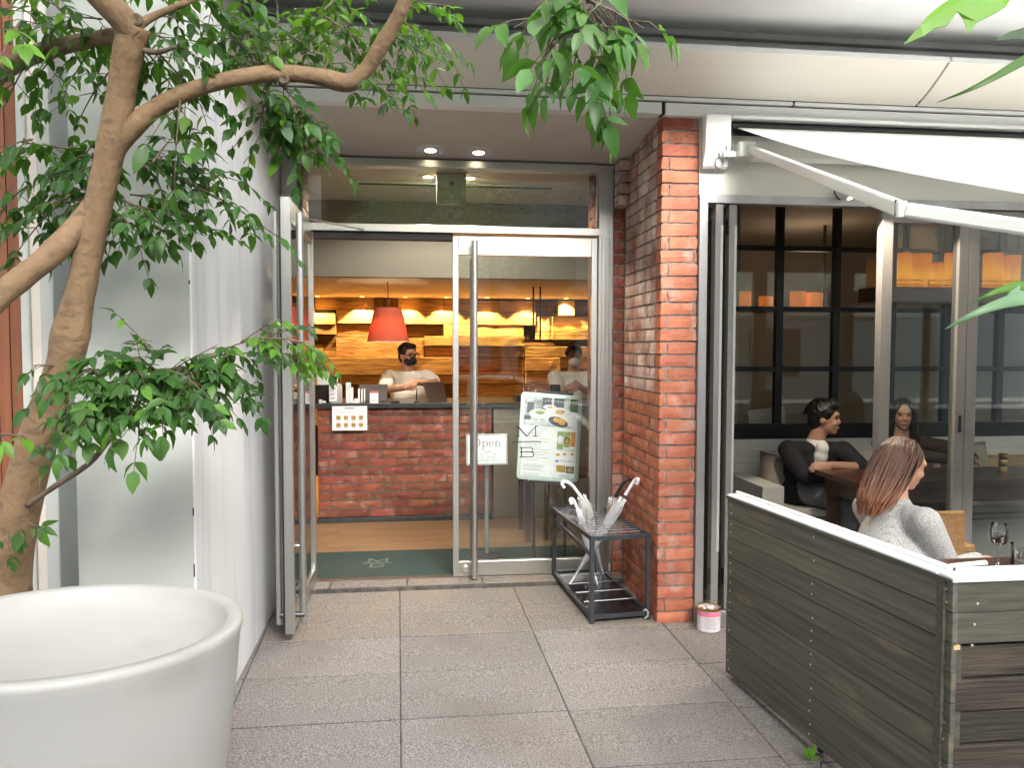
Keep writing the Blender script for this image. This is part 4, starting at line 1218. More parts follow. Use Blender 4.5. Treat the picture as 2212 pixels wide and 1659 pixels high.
# ================================================================ umbrella rack
rk = thing('umbrella_rack', 'dark metal umbrella rack with a wire grid top beside the brick pier', 'umbrella rack', (0.953, -0.813, -0.054))
ra = R(6.0)
RM = Matrix.Translation((0.945, -0.825, 0.0)) @ Matrix.Rotation(ra, 4, 'Z')
RW, RD, RH = 0.362, 0.80, 0.452
def rz(y): return gz(-0.825 + y) if y < .6 else gz(-0.825 + y)
for (x, y) in ((0, 0), (RW - .024, 0), (0, RD - .024), (RW - .024, RD - .024)):
    zf = gz(-.825 + y) + .001 if y < .5 else -0.003
    MB().box(x, x + .024, y, y + .024, zf, RH, 0, RM).build('leg', M['rack'], rk, .0015)
for (z0, z1) in ((RH - .030, RH - .004), (-.03, -.008)):
    zo = 0 if z0 > 0 else 0
    for (p, q, nm) in (((.024, .003), (RW - .024, .021), 'front_rail'), ((.024, RD - .021), (RW - .024, RD - .003), 'rear_rail')):
        lift = 0.0 if (z0 > 0 or p[1] < .5) else .032
        MB().box(p[0], q[0], p[1], q[1], z0 + lift, z1 + lift, 0, RM).build(nm, M['rack'], rk, .001)
    for x in (.003, RW - .021):
        if z0 > 0: MB().box(x, x + .018, .024, RD - .024, z0, z1, 0, RM).build('side_rail', M['rack'], rk, .001)
        else:
            MB().bar(RM @ Vector((x + .009, .024, -.019)), RM @ Vector((x + .009, RD - .024, .013)), .018, .022).build('side_rail', M['rack'], rk, .001)
MB().bar(RM @ Vector((.012, .024, RH - .115)), RM @ Vector((.012, RD - .024, RH - .075)), .014, .022).build('side_brace', M['rack'], rk, .001)
for k in range(13):
    y = .05 + k * (RD - .1) / 12
    MB().tube([RM @ Vector((.018, y, RH - .014)), RM @ Vector((RW - .018, y, RH - .014))], .0028, 6).build('grid_wire', M['wire'], rk)
for k in range(5):
    x = .05 + k * (RW - .1) / 4
    MB().tube([RM @ Vector((x, .02, RH - .020)), RM @ Vector((x, RD - .02, RH - .020))], .0028, 6).build('grid_wire', M['wire'], rk)
b = MB()
b.add([RM @ Vector(q) for q in ((.022, .025, -.026), (RW - .022, .025, -.026), (RW - .022, RD - .025, .006), (.022, RD - .025, .006),
       (.022, .025, -.018), (RW - .022, .025, -.018), (RW - .022, RD - .025, .014), (.022, RD - .025, .014))],
      [(0, 3, 2, 1), (4, 5, 6, 7), (0, 1, 5, 4), (1, 2, 6, 5), (2, 3, 7, 6), (3, 0, 4, 7)])
b.build('drip_tray', M['tray'], rk)
for k in range(1, 5):
    y = RD * k / 5
    MB().tube([RM @ Vector((.015, y, .018 + .022 * (k / 5))), RM @ Vector((RW - .015, y, .018 + .022 * (k / 5)))], .004, 6).build('tray_bar', M['wire'], rk)
b = MB(); b.tube([RM @ Vector(q) for q in ((RW - .04, .0, .0), (RW - .03, -.010, .012), (RW - .018, -.012, -.005), (RW - .02, -.010, -.03), (RW - .035, -.004, -.042))], .005, 8)
b.build('cable_tie', M['umbw'], rk)

def umbrella(label, hook, top, tip, rmax, mc, mh, hookdir, hr=.03, collar=0.10):
    """hook: where the crook meets the shaft; top: canopy's runner end; tip: ferrule end on the tray"""
    t = thing('umbrella', label, 'umbrella', tip, 'umbrellas standing in the rack')
    hook, top, tip = Vector(hook), Vector(top), Vector(tip)
    ax = (tip - top)
    prof = [(0.0, .35), (.03, .75), (.10, 1.0), (.25, .95), (.5, .68), (.75, .38), (.92, .16), (1.0, .12)]
    d = ax.normalized(); x = d.orthogonal().normalized(); y = d.cross(x)
    vs, fs = [], []
    seg = 16
    for (tt, rr) in prof:
        for k in range(seg):
            a = 2 * PI * k / seg + tt * 2.0
            r_ = rmax * rr * (1.0 if k % 2 else .78)
            vs.append(top + ax * tt * .93 + x * math.cos(a) * r_ + y * math.sin(a) * r_)
    for i in range(len(prof) - 1):
        for k in range(seg):
            a, c = i * seg + k, i * seg + (k + 1) % seg
            fs.append((a, c, c + seg, a + seg))
    fs.append(tuple(range(seg)))
    b = MB(); b.add(vs, fs, 0, True); b.build('canopy', mc, t, sharp=70)
    b = MB()
    for k in range(0, seg, 2):
        a = 2 * PI * k / seg
        q = top + x * math.cos(a) * rmax * .55 + y * math.sin(a) * rmax * .55
        b.tube([q + d * .03, q - d * .018], [.004, .005], 6)
    b.build('rib_tip', M['plasw'], t)
    MB().tube([top + ax * .9, tip], [.007, .005], 8).build('ferrule', M['plasw'], t)
    MB().tube([hook, top + d * .03], .006, 8).build('shaft', M['wire'], t)
    hd = Vector(hookdir).normalized()
    up = (hook - top).normalized()
    pts = [hook - up * collar, hook]
    for k in range(1, 9):
        a = PI * k / 8
        pts.append(hook + hd * hr * (1 - math.cos(a)) + up * hr * 1.15 * math.sin(a))
    pts.append(pts[-1] - up * .015)
    MB().tube(pts, [.0105] * len(pts), 10).build('handle', mh, t)
yr = -0.42
umbrella('furled white vinyl umbrella with a white crook on the door side of the rack', at(1239, 1052, -.30), at(1258, 1078, -.30), at(1303, 1240, -.18) - Vector((0, 0, .0)), .045, M['umbw'], M['plasw'], (-1, 0, 0.1), .034)
umbrella('clear umbrella with a white handle leaning towards the brick pier', at(1369, 1040, -.48), at(1343, 1082, -.46), at(1231, 1262, -.42), .036, M['umbc'], M['plasw'], (.3, -.8, 0), .02)
umbrella('short clear umbrella with a small white looped handle', at(1240, 1083, -.45), at(1251, 1108, -.45), at(1290, 1262, -.40), .024, M['umbc'], M['plasw'], (-.7, -.6, 0), .016, .06)
umbrella('smoky umbrella with a black crook behind the clear one', at(1345, 1045, -.25), at(1323, 1082, -.25), at(1316, 1232, -.16), .04, M['umbb'], M['plasb'], (1, 0, 0), .03)

# ================================================================ ash can by the pier
cx, cy = 1.590, -0.955
cz = gz(cy) + .001
can = thing('ash_can', 'old pink-labelled paint can full of cigarette ends at the foot of the pier', 'can', (cx, cy, cz))
MB().lathe([(0, 0), (.064, 0), (.0655, .004), (.064, .008), (.064, .118), (.061, .121), (.060, .121), (.060, .02), (0, .02)], (cx, cy, cz), 36).build('body', M['labelw'], can)
MB().lathe([(.0645, .086), (.0652, .086), (.0652, .113), (.0645, .113)], (cx, cy, cz), 36, closed=True).build('pink_band', M['pink'], can)
MB().lathe([(.067, .116), (.069, .119), (.069, .128), (.062, .128), (.060, .118)], (cx, cy, cz), 36, closed=True).build('rim', M['brass'], can)
MB().lathe([(0, .100), (.0595, .100), (.0595, .106), (0, .110)], (cx, cy, cz), 24).build('ash', M['ash'], can)
rn = random.Random(8)
for k in range(16):
    a, r_ = rn.uniform(0, 6.28), rn.uniform(0, .04)
    p = Vector((cx + r_ * math.cos(a), cy + r_ * math.sin(a), cz + .112 + rn.uniform(0, .010)))
    d = Vector((rn.uniform(-1, 1), rn.uniform(-1, 1), rn.uniform(-.2, .3))).normalized() * .014
    MB().tube([p - d, p + d], .0038, 6).build('cigarette_end', M['paper'] if k % 3 else M['orange'], can)
b = MB(); b.tube([(cx - .068, cy, cz + .105), (cx - .064, cy - .012, cz + .150), (cx - .03, cy - .03, cz + .172), (cx + .03, cy - .03, cz + .172), (cx + .064, cy - .012, cz + .15), (cx + .068, cy, cz + .105)], .0018, 6)
b.build('wire_handle', M['wire'], can)
b = MB()
for k in range(6):
    for a0 in (-150, -100):
        a = R(a0)
        pass
for k in range(7):
    z = cz + .022 + .009 * k
    pts = [(cx + .0653 * math.cos(R(-130 + 5 * i)), cy + .0653 * math.sin(R(-130 + 5 * i)), z) for i in range(0, 13 - (k % 3))]
    for p, q in zip(pts[:-1], pts[1:]): b.bar(p, q, .0006, .0016)
b.build('label_print', M['inkg'], can)
# ================================================================ dining room opening
GY = 0.55                                     # plane of the black grid window
DF = -0.02
b = MB().box(1.62, 8.0, -0.86, 6.1, -0.2, DF).build('dining_floor', M['floord']); tag(b, kind='structure')
b = MB().box(1.62, 8.0, -0.80, 6.1, 2.60, 2.75).build('dining_ceiling', M['backroom']); tag(b, kind='structure')
b = MB().box(7.6, 8.0, -0.84, 6.1, -0.2, 2.59).build('dining_wall', M['backroom']); tag(b, kind='structure')
bq_ = thing('back_shelf', 'dark shelf of dim candles in the room behind the grid window', 'shelf', (2.9, 1.35, 1.9))
b = MB().box(2.401, 7.6, 2.7, 2.8, -0.2, 2.59).build('back_wall', M['backroom']); tag(b, kind='structure')
MB().box(1.5405, 7.0, -0.852, -0.801, 2.370, 2.786).build('lintel', M['lintel'], bld, .002)
MB().box(1.5405, 7.0, -0.868, -0.802, 2.322, 2.3685).build('opening_head', M['alu'], bld, .002)
MB().box(1.5402, 1.588, -0.872, -0.800, -0.06, 2.3215).build('opening_jamb', M['alu'], bld, .002)
MB().box(1.59, 7.0, -0.88, -0.78, -0.075, 0.012).build('opening_sill', M['alu'], bld, .004)
# folded leaves stacked at the jamb
for (x0, hinge) in ((1.636, 1), (1.716, 1)):
    lf_ = bpy.data.objects.new('folding_door', MB().box(x0 + .018, x0 + .026, -0.80, -0.28, .10, 2.24).mesh('folding_door', M['glassd']))
    link(lf_, bld)
    MB().box(x0, x0 + .044, -0.862, -0.80, 0.016, 2.316).build('stile', M['sash'], lf_, .003)
    MB().box(x0, x0 + .044, -0.28, -0.23, 0.016, 2.316).build('stile', M['sash'], lf_, .003)
    MB().box(x0, x0 + .043, -0.7998, -0.2802, 0.018, .098).build('rail', M['sash'], lf_, .003)
    MB().box(x0, x0 + .043, -0.7998, -0.2802, 2.242, 2.314).build('rail', M['sash'], lf_, .003)
    for z in (0.16, 2.15):
        MB().box(x0 - .006, x0 - .0005, -0.86, -0.83, z, z + .09).build('hinge', M['blackm'], lf_, .001)
    MB().box(x0 + .030, x0 + .0435, -0.8645, -0.8625, .35, 2.2).build('groove', M['panel'], lf_)
# closed leaves further right
for (x0, x1) in ((2.634, 3.176), (3.178, 4.05), (4.052, 4.92)):
    lf_ = bpy.data.objects.new('folding_door', MB().box(x0 + .068, x1 - .062, -0.838, -0.830, .12, 2.235).mesh('folding_door', M['glassr']))
    link(lf_, bld)
    MB().box(x0, x0 + .0675, -0.862, -0.806, 0.016, 2.318).build('stile', M['sash'], lf_, .003)
    MB().box(x1 - .0615, x1 - .001, -0.862, -0.806, 0.016, 2.318).build('stile', M['sash'], lf_, .003)
    MB().box(x0 + .068, x1 - .062, -0.860, -0.808, 0.018, .119).build('rail', M['sash'], lf_, .003)
    MB().box(x0 + .068, x1 - .062, -0.860, -0.808, 2.236, 2.316).build('rail', M['sash'], lf_, .003)
    MB().box(x1 - .04, x1 - .022, -0.868, -0.8625, 1.02, 1.12).build('catch', M['blackm'], lf_, .002)

# spot lamp on the lintel
sp = at(1815, 412, -0.853)
t = thing('spot_lamp', 'small white lit spot lamp on the lintel under the awning', 'lamp', sp)
MB().lathe([(0, 0), (.052, 0), (.052, .010), (.035, .022), (0, .022)], (0, 0, 0), 24, M=Matrix.Translation(sp) @ Matrix.Rotation(R(90), 4, 'X')).build('base', M['arm'], t)
h0 = at(1818, 385, -0.91); h1 = at(1841, 424, -0.95)
MB().tube([h0, h0.lerp(h1, .6), h1], [.030, .031, .032], 20).build('head', M['arm'], t)
dd = (h1 - h0).normalized()
MB().tube([h1 + dd * .0005, h1 + dd * .003], .026, 20).build('lens', mat('lit_spot', (1, .9, .7), .5, emit=(1, .85, .6), estr=7), t)
b = MB()
pts = [sp + Vector((-.02 - .045 * math.sin(PI * k / 10), -.03 - .02 * math.sin(PI * k / 10), .03 - .085 * k / 10)) for k in range(11)]
b.tube(pts, .004, 6); b.build('cable', M['blackm'], t)
L = bpy.data.lights.new('spot_light', 'SPOT'); L.energy = 26; L.color = (1, .86, .68); L.spot_size = R(120); L.shadow_soft_size = .02
o = bpy.data.objects.new('lamp', L); o.location = h1 + dd * .01; o.rotation_euler = (-dd).to_track_quat('Z', 'Y').to_euler(); link(o, t)

# black grid window to the room behind
gw = thing('grid_window', 'black steel grid window with large panes at the back of the dining bay', 'window', (3.0, GY, 0.75))
gx = [at(1683, 600, GY).x, at(1806, 600, GY).x]
pit = gx[1] - gx[0]
gxs = [gx[0] - pit, gx[0], gx[1], gx[1] + pit, gx[1] + 2 * pit, gx[1] + 3 * pit, gx[1] + 4 * pit, gx[1] + 5 * pit]
gz_ = [at(1700, v, GY).z for v in (930, 797, 668, 537)]
zt = 2.598
zb_ = at(1700, 947, GY).z
z0r = at(1700, 915, GY).z
MB().box(1.63, 7.59, GY - .03, GY + .03, zb_, z0r).build('bottom_rail', M['blackm'], gw, .003)
for x in gxs: MB().box(x - .028, x + .028, GY - .025, GY + .025, z0r + .0005, zt).build('upright', M['blackm'], gw, .003)
xs_ = [1.63] + [g_ + .028 for g_ in gxs]
xe_ = [g_ - .028 for g_ in gxs] + [7.59]
for z in gz_[1:]:
    for a, c in zip(xs_, xe_): MB().box(a + .0005, c - .0005, GY - .022, GY + .022, z - .019, z + .019).build('crossbar', M['blackm'], gw, .003)
zz = [(z0r, gz_[1] - .019), (gz_[1] + .019, gz_[2] - .019), (gz_[2] + .019, gz_[3] - .019), (gz_[3] + .019, zt)]
for a, c in zip(xs_, xe_):
    for (p, q) in zz: MB().box(a, c, GY - .003, GY + .003, p, q).build('pane', M['glassd'], gw)
# behind that window: a brown column, a pale return and a white menu leaning on the sill
a, c = at(1560, 662, 1.35), at(1790, 662, 1.35)
MB().box(a.x, c.x, 1.25, 1.50, a.z - .05, a.z).build('board', M['walnut'], bq_, .004)
for u in (1570, 1780): MB().box(at(u, 600, 1.4).x - .01, at(u, 600, 1.4).x + .01, 1.39, 1.41, a.z, 2.599).build('hanger', M['blackm'], bq_)
dimwax = mat('dim_lit_wax', (.7, .3, .08), .5, emit=(1.0, .30, .05), estr=.09)
for i, (u0, u1, v) in enumerate(((1596, 1622, 630), (1640, 1668, 640), (1672, 1690, 634), (1708, 1740, 630), (1744, 1776, 632))):
    p, q = at(u0, v, 1.37), at(u1, v, 1.37)
    r_ = (q.x - p.x) / 2
    MB().lathe([(0, 0), (r_, 0), (r_, p.z - a.z), (0, p.z - a.z - .01)], ((p.x + q.x) / 2, 1.37, a.z), 20).build('candle', dimwax, bq_)
L = bpy.data.lights.new('candle_light', 'POINT'); L.energy = 1.1; L.color = (1, .74, .54); L.shadow_soft_size = .15
o = bpy.data.objects.new('lamp', L); o.location = ((a.x + c.x) / 2 + .3, 1.35, a.z + .3); link(o, bq_)
cl = MB().box(2.45, 2.95, 1.95, 2.3, 0, 2.58).build('brown_column', M['backbrown']); tag(cl, 'brown clad column seen through the grid window', 'column')
mn = thing('menu_folder', 'white menu folder standing on the sill of the grid window', 'menu', at(1660, 915, GY + .12))
A_, B_, C_, D_ = at(1617, 888, GY + .10), at(1693, 878, GY + .10), at(1697, 915, GY + .10), at(1620, 922, GY + .10)
b = MB(); b.add([A_, B_, C_, D_] + [q + Vector((0, .012, 0)) for q in (A_, B_, C_, D_)], [(3, 2, 1, 0), (4, 5, 6, 7), (0, 1, 5, 4), (1, 2, 6, 5), (2, 3, 7, 6), (3, 0, 4, 7)])
b.build('cover', M['paper'], mn, .001)
b = MB(); b.add([q + Vector((0.012, .02, 0.004)) for q in (A_, B_, C_, D_)] + [q + Vector((0.012, .028, 0.004)) for q in (A_, B_, C_, D_)], [(3, 2, 1, 0), (4, 5, 6, 7), (0, 1, 5, 4), (1, 2, 6, 5), (2, 3, 7, 6), (3, 0, 4, 7)])
b.build('back_cover', M['plasw'], mn)
sill = MB().box(1.63, 7.59, GY + .031, GY + .34, 0, zb_ + .03).build('sill_cabinet', M['backbrown']); tag(sill, 'dark low cabinet behind the grid window', 'cabinet')

# shiplap back of the bench
sh = thing('shiplap_wall', 'white horizontal shiplap boards below the grid window', 'wall', (3.0, GY, 0))
MB().box(1.63, 7.59, GY - .010, GY + .03, DF, zb_ - .001).build('backing', M['gap'], sh)
vb = [947, 971, 997, 1023, 1049, 1075]
zs_ = [at(1660, v, GY - .03).z for v in vb]
ph = (zs_[0] - zs_[-1]) / 5
k = 0
z = zb_ - .001
while z > .05:
    MB().box(1.63, 7.59, GY - .030, GY - .0105, max(z - ph + .003, DF), z).build('board', M['ship'], sh, .0015)
    z -= ph
# bench with arm, pads
SZ = 0.40
bn = thing('bench', 'long white built-in bench with a boxed arm in the dining bay', 'bench', (3.4, 0.2, DF))
fr_y = -0.10
x_arm1 = at(1694, 1070, fr_y).x; x_arm0 = at(1647, 1070, fr_y).x
za = at(1660, 1052, fr_y).z
MB().box(x_arm0, x_arm1, fr_y, GY - .032, DF, za).build('arm', M['ship'], bn, .003)
MB().box(x_arm1 + .001, 5.6, fr_y + .03, GY - .032, DF, SZ - .10).build('base', M['ship'], bn, .003)
MB().box(x_arm1 + .004, 5.6, fr_y + .02, GY - .034, SZ - .099, SZ).build('seat_pad', M['seatc'], bn, .03)
MB().tube([(x_arm1 + .02, fr_y + .018, SZ - .05), (5.58, fr_y + .018, SZ - .05)], .005, 6).build('piping', M['brownc'], bn)

def pillow(c, w_, h_, d_, rot, m, name='pillow', puff=1.0):
    b = MB()
    n = 8
    vs, fs = [], []
    for side in (-1, 1):
        for j in range(n + 1):
            for i in range(n + 1):
                u, v = i / n * 2 - 1, j / n * 2 - 1
                t_ = max(0, (1 - u ** 4)) * max(0, (1 - v ** 4))
                pin = 1 - .07 * (1 - abs(u)) * (abs(v) ** 3)
                pin2 = 1 - .07 * (1 - abs(v)) * (abs(u) ** 3)
                vs.append((u * w_ / 2 * pin2, side * d_ / 2 * t_ ** .55, v * h_ / 2 * pin))
    N1 = (n + 1) * (n + 1)
    for s_i in range(2):
        for j in range(n):
            for i in range(n):
                a = s_i * N1 + j * (n + 1) + i
                q = (a, a + 1, a + n + 2, a + n + 1)
                fs.append(q if s_i == 0 else tuple(reversed(q)))
    b.add(vs, fs, 0, True, Matrix.Translation(c) @ rot)
    me = b.mesh(name, m, 180)
    bm = bmesh.new(); bm.from_mesh(me); bmesh.ops.remove_doubles(bm, verts=bm.verts, dist=.0006); bm.to_mesh(me); bm.free()
    return me
pc = at(1698, 1044, .22)
o = bpy.data.objects.new('cushion', pillow(pc + Vector((.02, .06, .0)), .40, .40, .16, Matrix.Rotation(R(-22), 4, 'X') @ Matrix.Rotation(R(12), 4, 'Y'), M['cushion'], 'cushion')); link(o)
tag(o, 'taupe linen cushion leaning on the shiplap behind the man', 'cushion')
pc = at(2085, 1010, .35)
o = bpy.data.objects.new('cushion', pillow(pc, .42, .40, .16, Matrix.Rotation(R(-18), 4, 'X'), M['cushion'], 'cushion')); link(o)
tag(o, 'taupe cushion behind the table at the second glass leaf', 'cushion')

# dining table
TZ = 0.70
dt = thing('dining_table', 'dark red-brown wooden table inside the dining bay', 'table', (3.0, -.4, DF))
tx0 = at(1838, 1060, -.62).x
MB().box(tx0, 4.6, -0.70, -0.18, TZ - .035, TZ).build('tabletop', M['walnut'], dt, .004)
MB().box(tx0 + .05, 4.55, -0.66, -0.22, TZ - .14, TZ - .0355).build('apron', M['walnut'], dt, .002)
for (x, y) in ((tx0 + .06, -.65), (tx0 + .06, -.29), (4.45, -.65), (4.45, -.29)): MB().box(x, x + .06, y, y + .06, DF, TZ - .1405).build('leg', M['walnut'], dt, .003)
x, y = at(2164, 1075, -.45).x, -.45
t = thing('pepper_mill', 'brass pepper mill on the inside table', 'pepper mill', (x, y, TZ))
MB().lathe([(0, 0), (.026, 0), (.027, .01), (.022, .045), (.026, .05), (.026, .085), (.022, .09), (.026, .096), (.026, .125), (.02, .13), (0, .13)], (x, y, TZ), 22).build('body', M['brass'], t)
x, y = at(2095, 1080, -.4).x, -.38
t = thing('tumbler', 'water tumbler on the inside table behind the wide post', 'glass', (x, y, TZ))
MB().lathe([(.0, 0), (.03, 0), (.036, .10), (.033, .10), (.028, .006), (0, .006)], (x, y, TZ), 20).build('wall', M['clear'], t)
# champagne crate
a, c = at(2095, 990, .30), at(2290, 1064, .30)
t = thing('wooden_crate', 'pale wooden crate printed MOET & CHANDON behind the glass', 'crate', ((a.x + c.x) / 2, .35, SZ))
MB().box(a.x, c.x, .30, .46, SZ, a.z).build('case', mat('pale_crate_wood', (.42, .30, .15), .7, col2=(.36, .25, .12), nscale=5, stretch=(1, 8, 8)), t, .003)
q = at(2168, 1036, .298)
inst('lettering', text_mesh('MOET & CHANDON', .072, M['ink']), basis((1, 0, 0), (0, 0, 1), (0, -1, 0), (q.x, .2985, q.z)), t)
q = at(2150, 975, -.3)
# hanging shelf of candle lamps
cs = thing('candle_shelf', 'hanging dark wooden shelf with a wire rail carrying lit candles', 'shelf', at(2060, 650, .30))
KY = .30
a, c = at(1880, 622, KY), at(2300, 622, KY)
z1 = at(2000, 622, KY).z; z0_ = at(2000, 653, KY).z
MB().box(a.x, c.x + 1.2, KY - .10, KY + .16, z0_, z1).build('board', M['walnut'], cs, .004)
b = MB()
for v in (605, 615): MB().tube([(a.x, KY - .09, at(2000, v, KY - .09).z), (c.x + 1.2, KY - .09, at(2000, v, KY - .09).z)], .0028, 6).build('rail', M['blackm'], cs)
for k in range(8):
    x = a.x + (c.x + 1.2 - a.x) * k / 7
    MB().tube([(x, KY - .09, z1), (x, KY - .09, at(2000, 605, KY - .09).z)], .0028, 6).build('rail_post', M['blackm'], cs)
for u in (1965, 2045, 2300): MB().box(at(u, 500, KY).x - .012, at(u, 500, KY).x + .012, KY + .04, KY + .06, z1, 2.599).build('hanger', M['blackm'], cs, .001)
def candle(u0, u1, v, y, label):
    a, c = at(u0, v, y), at(u1, v, y)
    r_ = (c.x - a.x) / 2 * .93
    x = (a.x + c.x) / 2
    t = thing('candle', label, 'candle', (x, y, z1), 'lit candles on the hanging shelf')
    h = a.z - z1
    MB().lathe([(0, 0), (r_, 0), (r_, h * .8), (r_ * .98, h), (r_ * .80, h - .006), (0, h - .02)], (x, y, z1), 24).build('wax', M['candle'], t)
    MB().tube([(x, y, z1 + h - .012), (x, y, z1 + h + .004)], .0022, 6).build('wick', M['ink'], t)
candle(1940, 1968, 546, KY + .05, 'tall lit candle next to the first post on the hanging shelf')
candle(1969, 2011, 548, KY + .06, 'widest tall lit candle on the hanging shelf')
candle(1973, 2006, 566, KY - .04, 'short lit candle in front of the widest tall one')
candle(2011, 2039, 567, KY - .03, 'short lit candle between the two tall pairs')
candle(2042, 2072, 546, KY + .03, 'tall lit candle beside the wide post')
candle(2127, 2166, 547, KY + .03, 'tall lit candle right after the wide post')
candle(2173, 2203, 551, KY + .05, 'tall lit candle at the picture edge of the shelf')
candle(2172, 2202, 568, KY - .04, 'short lit candle at the picture edge of the shelf')
L = bpy.data.lights.new('candle_light', 'POINT'); L.energy = 0.35; L.color = (1, .5, .18); L.shadow_soft_size = .2
o = bpy.data.objects.new('lamp', L); o.location = at(2060, 560, KY) + Vector((0, .1, .15)); link(o, cs)

# ================================================================ awning
aw = thing('awning', 'white retractable awning with folding arms over the terrace', 'awning', (4.0, -0.9, 2.6))
AX0 = 1.732
AY, AZ = -0.915, 2.722
sl = 0.372
def azf(y): return AZ + (y - AY) * sl
b = MB()
nY = 14
vs, fs = [], []
for i in range(nY + 1):
    t_ = i / nY
    y = AY - 2.15 * t_
    sag = -.030 * math.sin(PI * t_)
    for x in (AX0 - .0, 6.6):
        vs += [(x, y, azf(y) + sag), (x, y, azf(y) + sag + .004)]
for i in range(nY):
    a = i * 4
    fs += [(a, a + 4, a + 6, a + 2), (a + 1, a + 3, a + 7, a + 5), (a, a + 1, a + 5, a + 4), (a + 2, a + 6, a + 7, a + 3)]
b.add(vs, fs, 0, True); b.build('fabric', M['awning'], aw, sharp=30)
yf = AY - 2.15
MB().box(AX0 - .02, 6.62, yf - .06, yf, azf(yf) - .04, azf(yf) + .03).build('front_bar', M['arm'], aw, .01)
b = MB()
b.add([(1.54, y, z) for y, z in ((-.886, 2.787), (-.886, 2.50), (-.905, 2.515), (-.945, 2.60), (-.950, 2.787))] + [(1.685, y, z) for y, z in ((-.886, 2.787), (-.886, 2.50), (-.905, 2.515), (-.945, 2.60), (-.950, 2.787))],
      [(0, 1, 2, 3, 4), (9, 8, 7, 6, 5)] + [(i, i + 5, (i + 1) % 5 + 5, (i + 1) % 5) for i in range(5)])
b.build('end_cap', M['fascia'], aw, .008)
MB().box(1.6905, 6.6, -.945, -.8865, 2.768, 2.787).build('cassette_hood', M['fascia'], aw, .004)
MB().box(1.6905, 6.6, -.8895, -.8866, 2.69, 2.7675).build('cassette_gap_shade', M['rubber'], aw)  # dark strip and roller stand in for shade in the gap
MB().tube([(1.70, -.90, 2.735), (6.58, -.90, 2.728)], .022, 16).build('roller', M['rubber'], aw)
MB().box(1.6905, 6.58, -.912, -.8865, 2.545, 2.575).build('torsion_bar', M['arm'], aw, .003)
# folding arm
sh_ = at(1612, 322, -.955)
MB().box(sh_.x - .055, sh_.x + .035, -1.0, -.913, sh_.z - .05, sh_.z + .03).build('shoulder', M['arm'], aw, .006)
MB().box(sh_.x - .13, sh_.x - .056, -.96, -.913, sh_.z - .045, sh_.z - .012).build('bracket', M['arm'], aw, .003)
for dx in (-.11, -.075): MB().tube([(sh_.x + dx, -.945, sh_.z - .058), (sh_.x + dx, -.945, sh_.z + .02)], .005, 8).build('bolt', M['wire'], aw)
a0 = Vector((sh_.x + .01, -.985, sh_.z - .008))
# elbow: on the plane of the fabric's slope
def onplane(u, v):
    lo_, hi_ = -1.05, -3.4
    best = None
    for k in range(200):
        y = lo_ + (hi_ - lo_) * k / 199
        q = at(u, v, y)
        e = abs((q.z - a0.z) - (y - a0.y) * sl * .93)
        if best is None or e < best[0]: best = (e, q)
    return best[1]
el = onplane(1947, 452)
fe = onplane(2330, 508)
MB().bar(a0, el, .026, .046).build('upper_arm', M['arm'], aw, .008)
MB().bar(el + (fe - el).normalized() * .012, fe, .024, .041).build('fore_arm', M['arm'], aw, .008)
b = MB(); b.lathe([(0, -.022), (.014, -.022), (.014, .022), (0, .022)], (0, 0, 0), 20, M=Matrix.Translation(el)); b.build('elbow', M['arm'], aw)
MB().bar(el + (a0 - el).normalized() * .014 + Vector((0, 0, -.021)), el + (a0 - el).normalized() * .014 + Vector((0, 0, .025)), .028, .003).build('elbow_gap', M['blackm'], aw)
# winding eye
q = at(1553, 330, -.97)
b = MB(); b.tube([q, at(1553, 343, -.97)], .006, 8)
cq = at(1553, 352, -.97)
pts = [cq + Vector((.022 * math.sin(a), 0, .030 * math.cos(a))) for a in [2 * PI * k / 16 for k in range(17)]]
b.tube(pts, .0045, 8); b.build('winding_eye', M['wire'], aw)

# ================================================================ terrace screen
fz0, fz1 = -0.045, 0.800
F0, F1 = Vector((1.447, -1.538, 0)), Vector((1.597, -2.894, 0))
fd = (F1 - F0); FL = fd.length; fd.normalize()
fn = Vector((fd.y, -fd.x, 0))              # points left/outwards? fixed below
if fn.x > 0: fn = -fn
fn_e = thing('terrace_screen', 'low dark stained board screen with a white top rail around the terrace', 'screen', (F1.x, F1.y, gz(-2.2)))
FM = basis(fd, -fn, Vector((0, 0, 1)), F0)   # x along the screen, y inwards, z up
nb = 9
bh = (fz1 - fz0) / nb
rn = random.Random(12)
for k in range(nb):
    z0 = fz0 + bh * k
    dy = rn.uniform(0, .003)
    b = MB(); b.box(0, FL - .002, dy, dy + .018, z0 + .0012, z0 + bh - .0012, 0, FM)
    b.build('board', M['fence'], fn_e, .002)
    for xx in (.03, FL * .49, FL - .03):
        for q in (.28, .72):
            if rn.random() < .12: continue
            p = FM @ Vector((xx + rn.uniform(-.006, .006), dy, z0 + bh * q))
            b = MB(); b.lathe([(0, 0), (.0042, 0), (.0036, .0012), (0, .0012)], (0, 0, 0), 8, M=basis(fd, Vector((0, 0, 1)), fn, p)); b.build('screw', M['screw'], fn_e)
MB().box(0.0, FL - .06, .026, .058, fz0 + .01, fz1 - .003, 0, FM).build('inner_face', M['capwhite'], fn_e)
for xx in (.05, FL * .5, FL - .08):
    MB().box(xx - .02, xx + .02, .0215, .0255, fz0 + .005, fz1 - .005, 0, FM).build('batten', M['rawwood'], fn_e)
    if xx < FL - .1:
        b = MB(); b.tube([FM @ Vector((xx, .045, gz(-1.55 - xx) + .012)), FM @ Vector((xx, .045, fz0 + .02))], .014, 10); b.build('foot', M['blackm'], fn_e)
cap = MB().box(.0, FL - .064, -.004, .062, fz1 + .0005, fz1 + .018, 0, FM).build('top_rail', M['capwhite'], fn_e, .004)
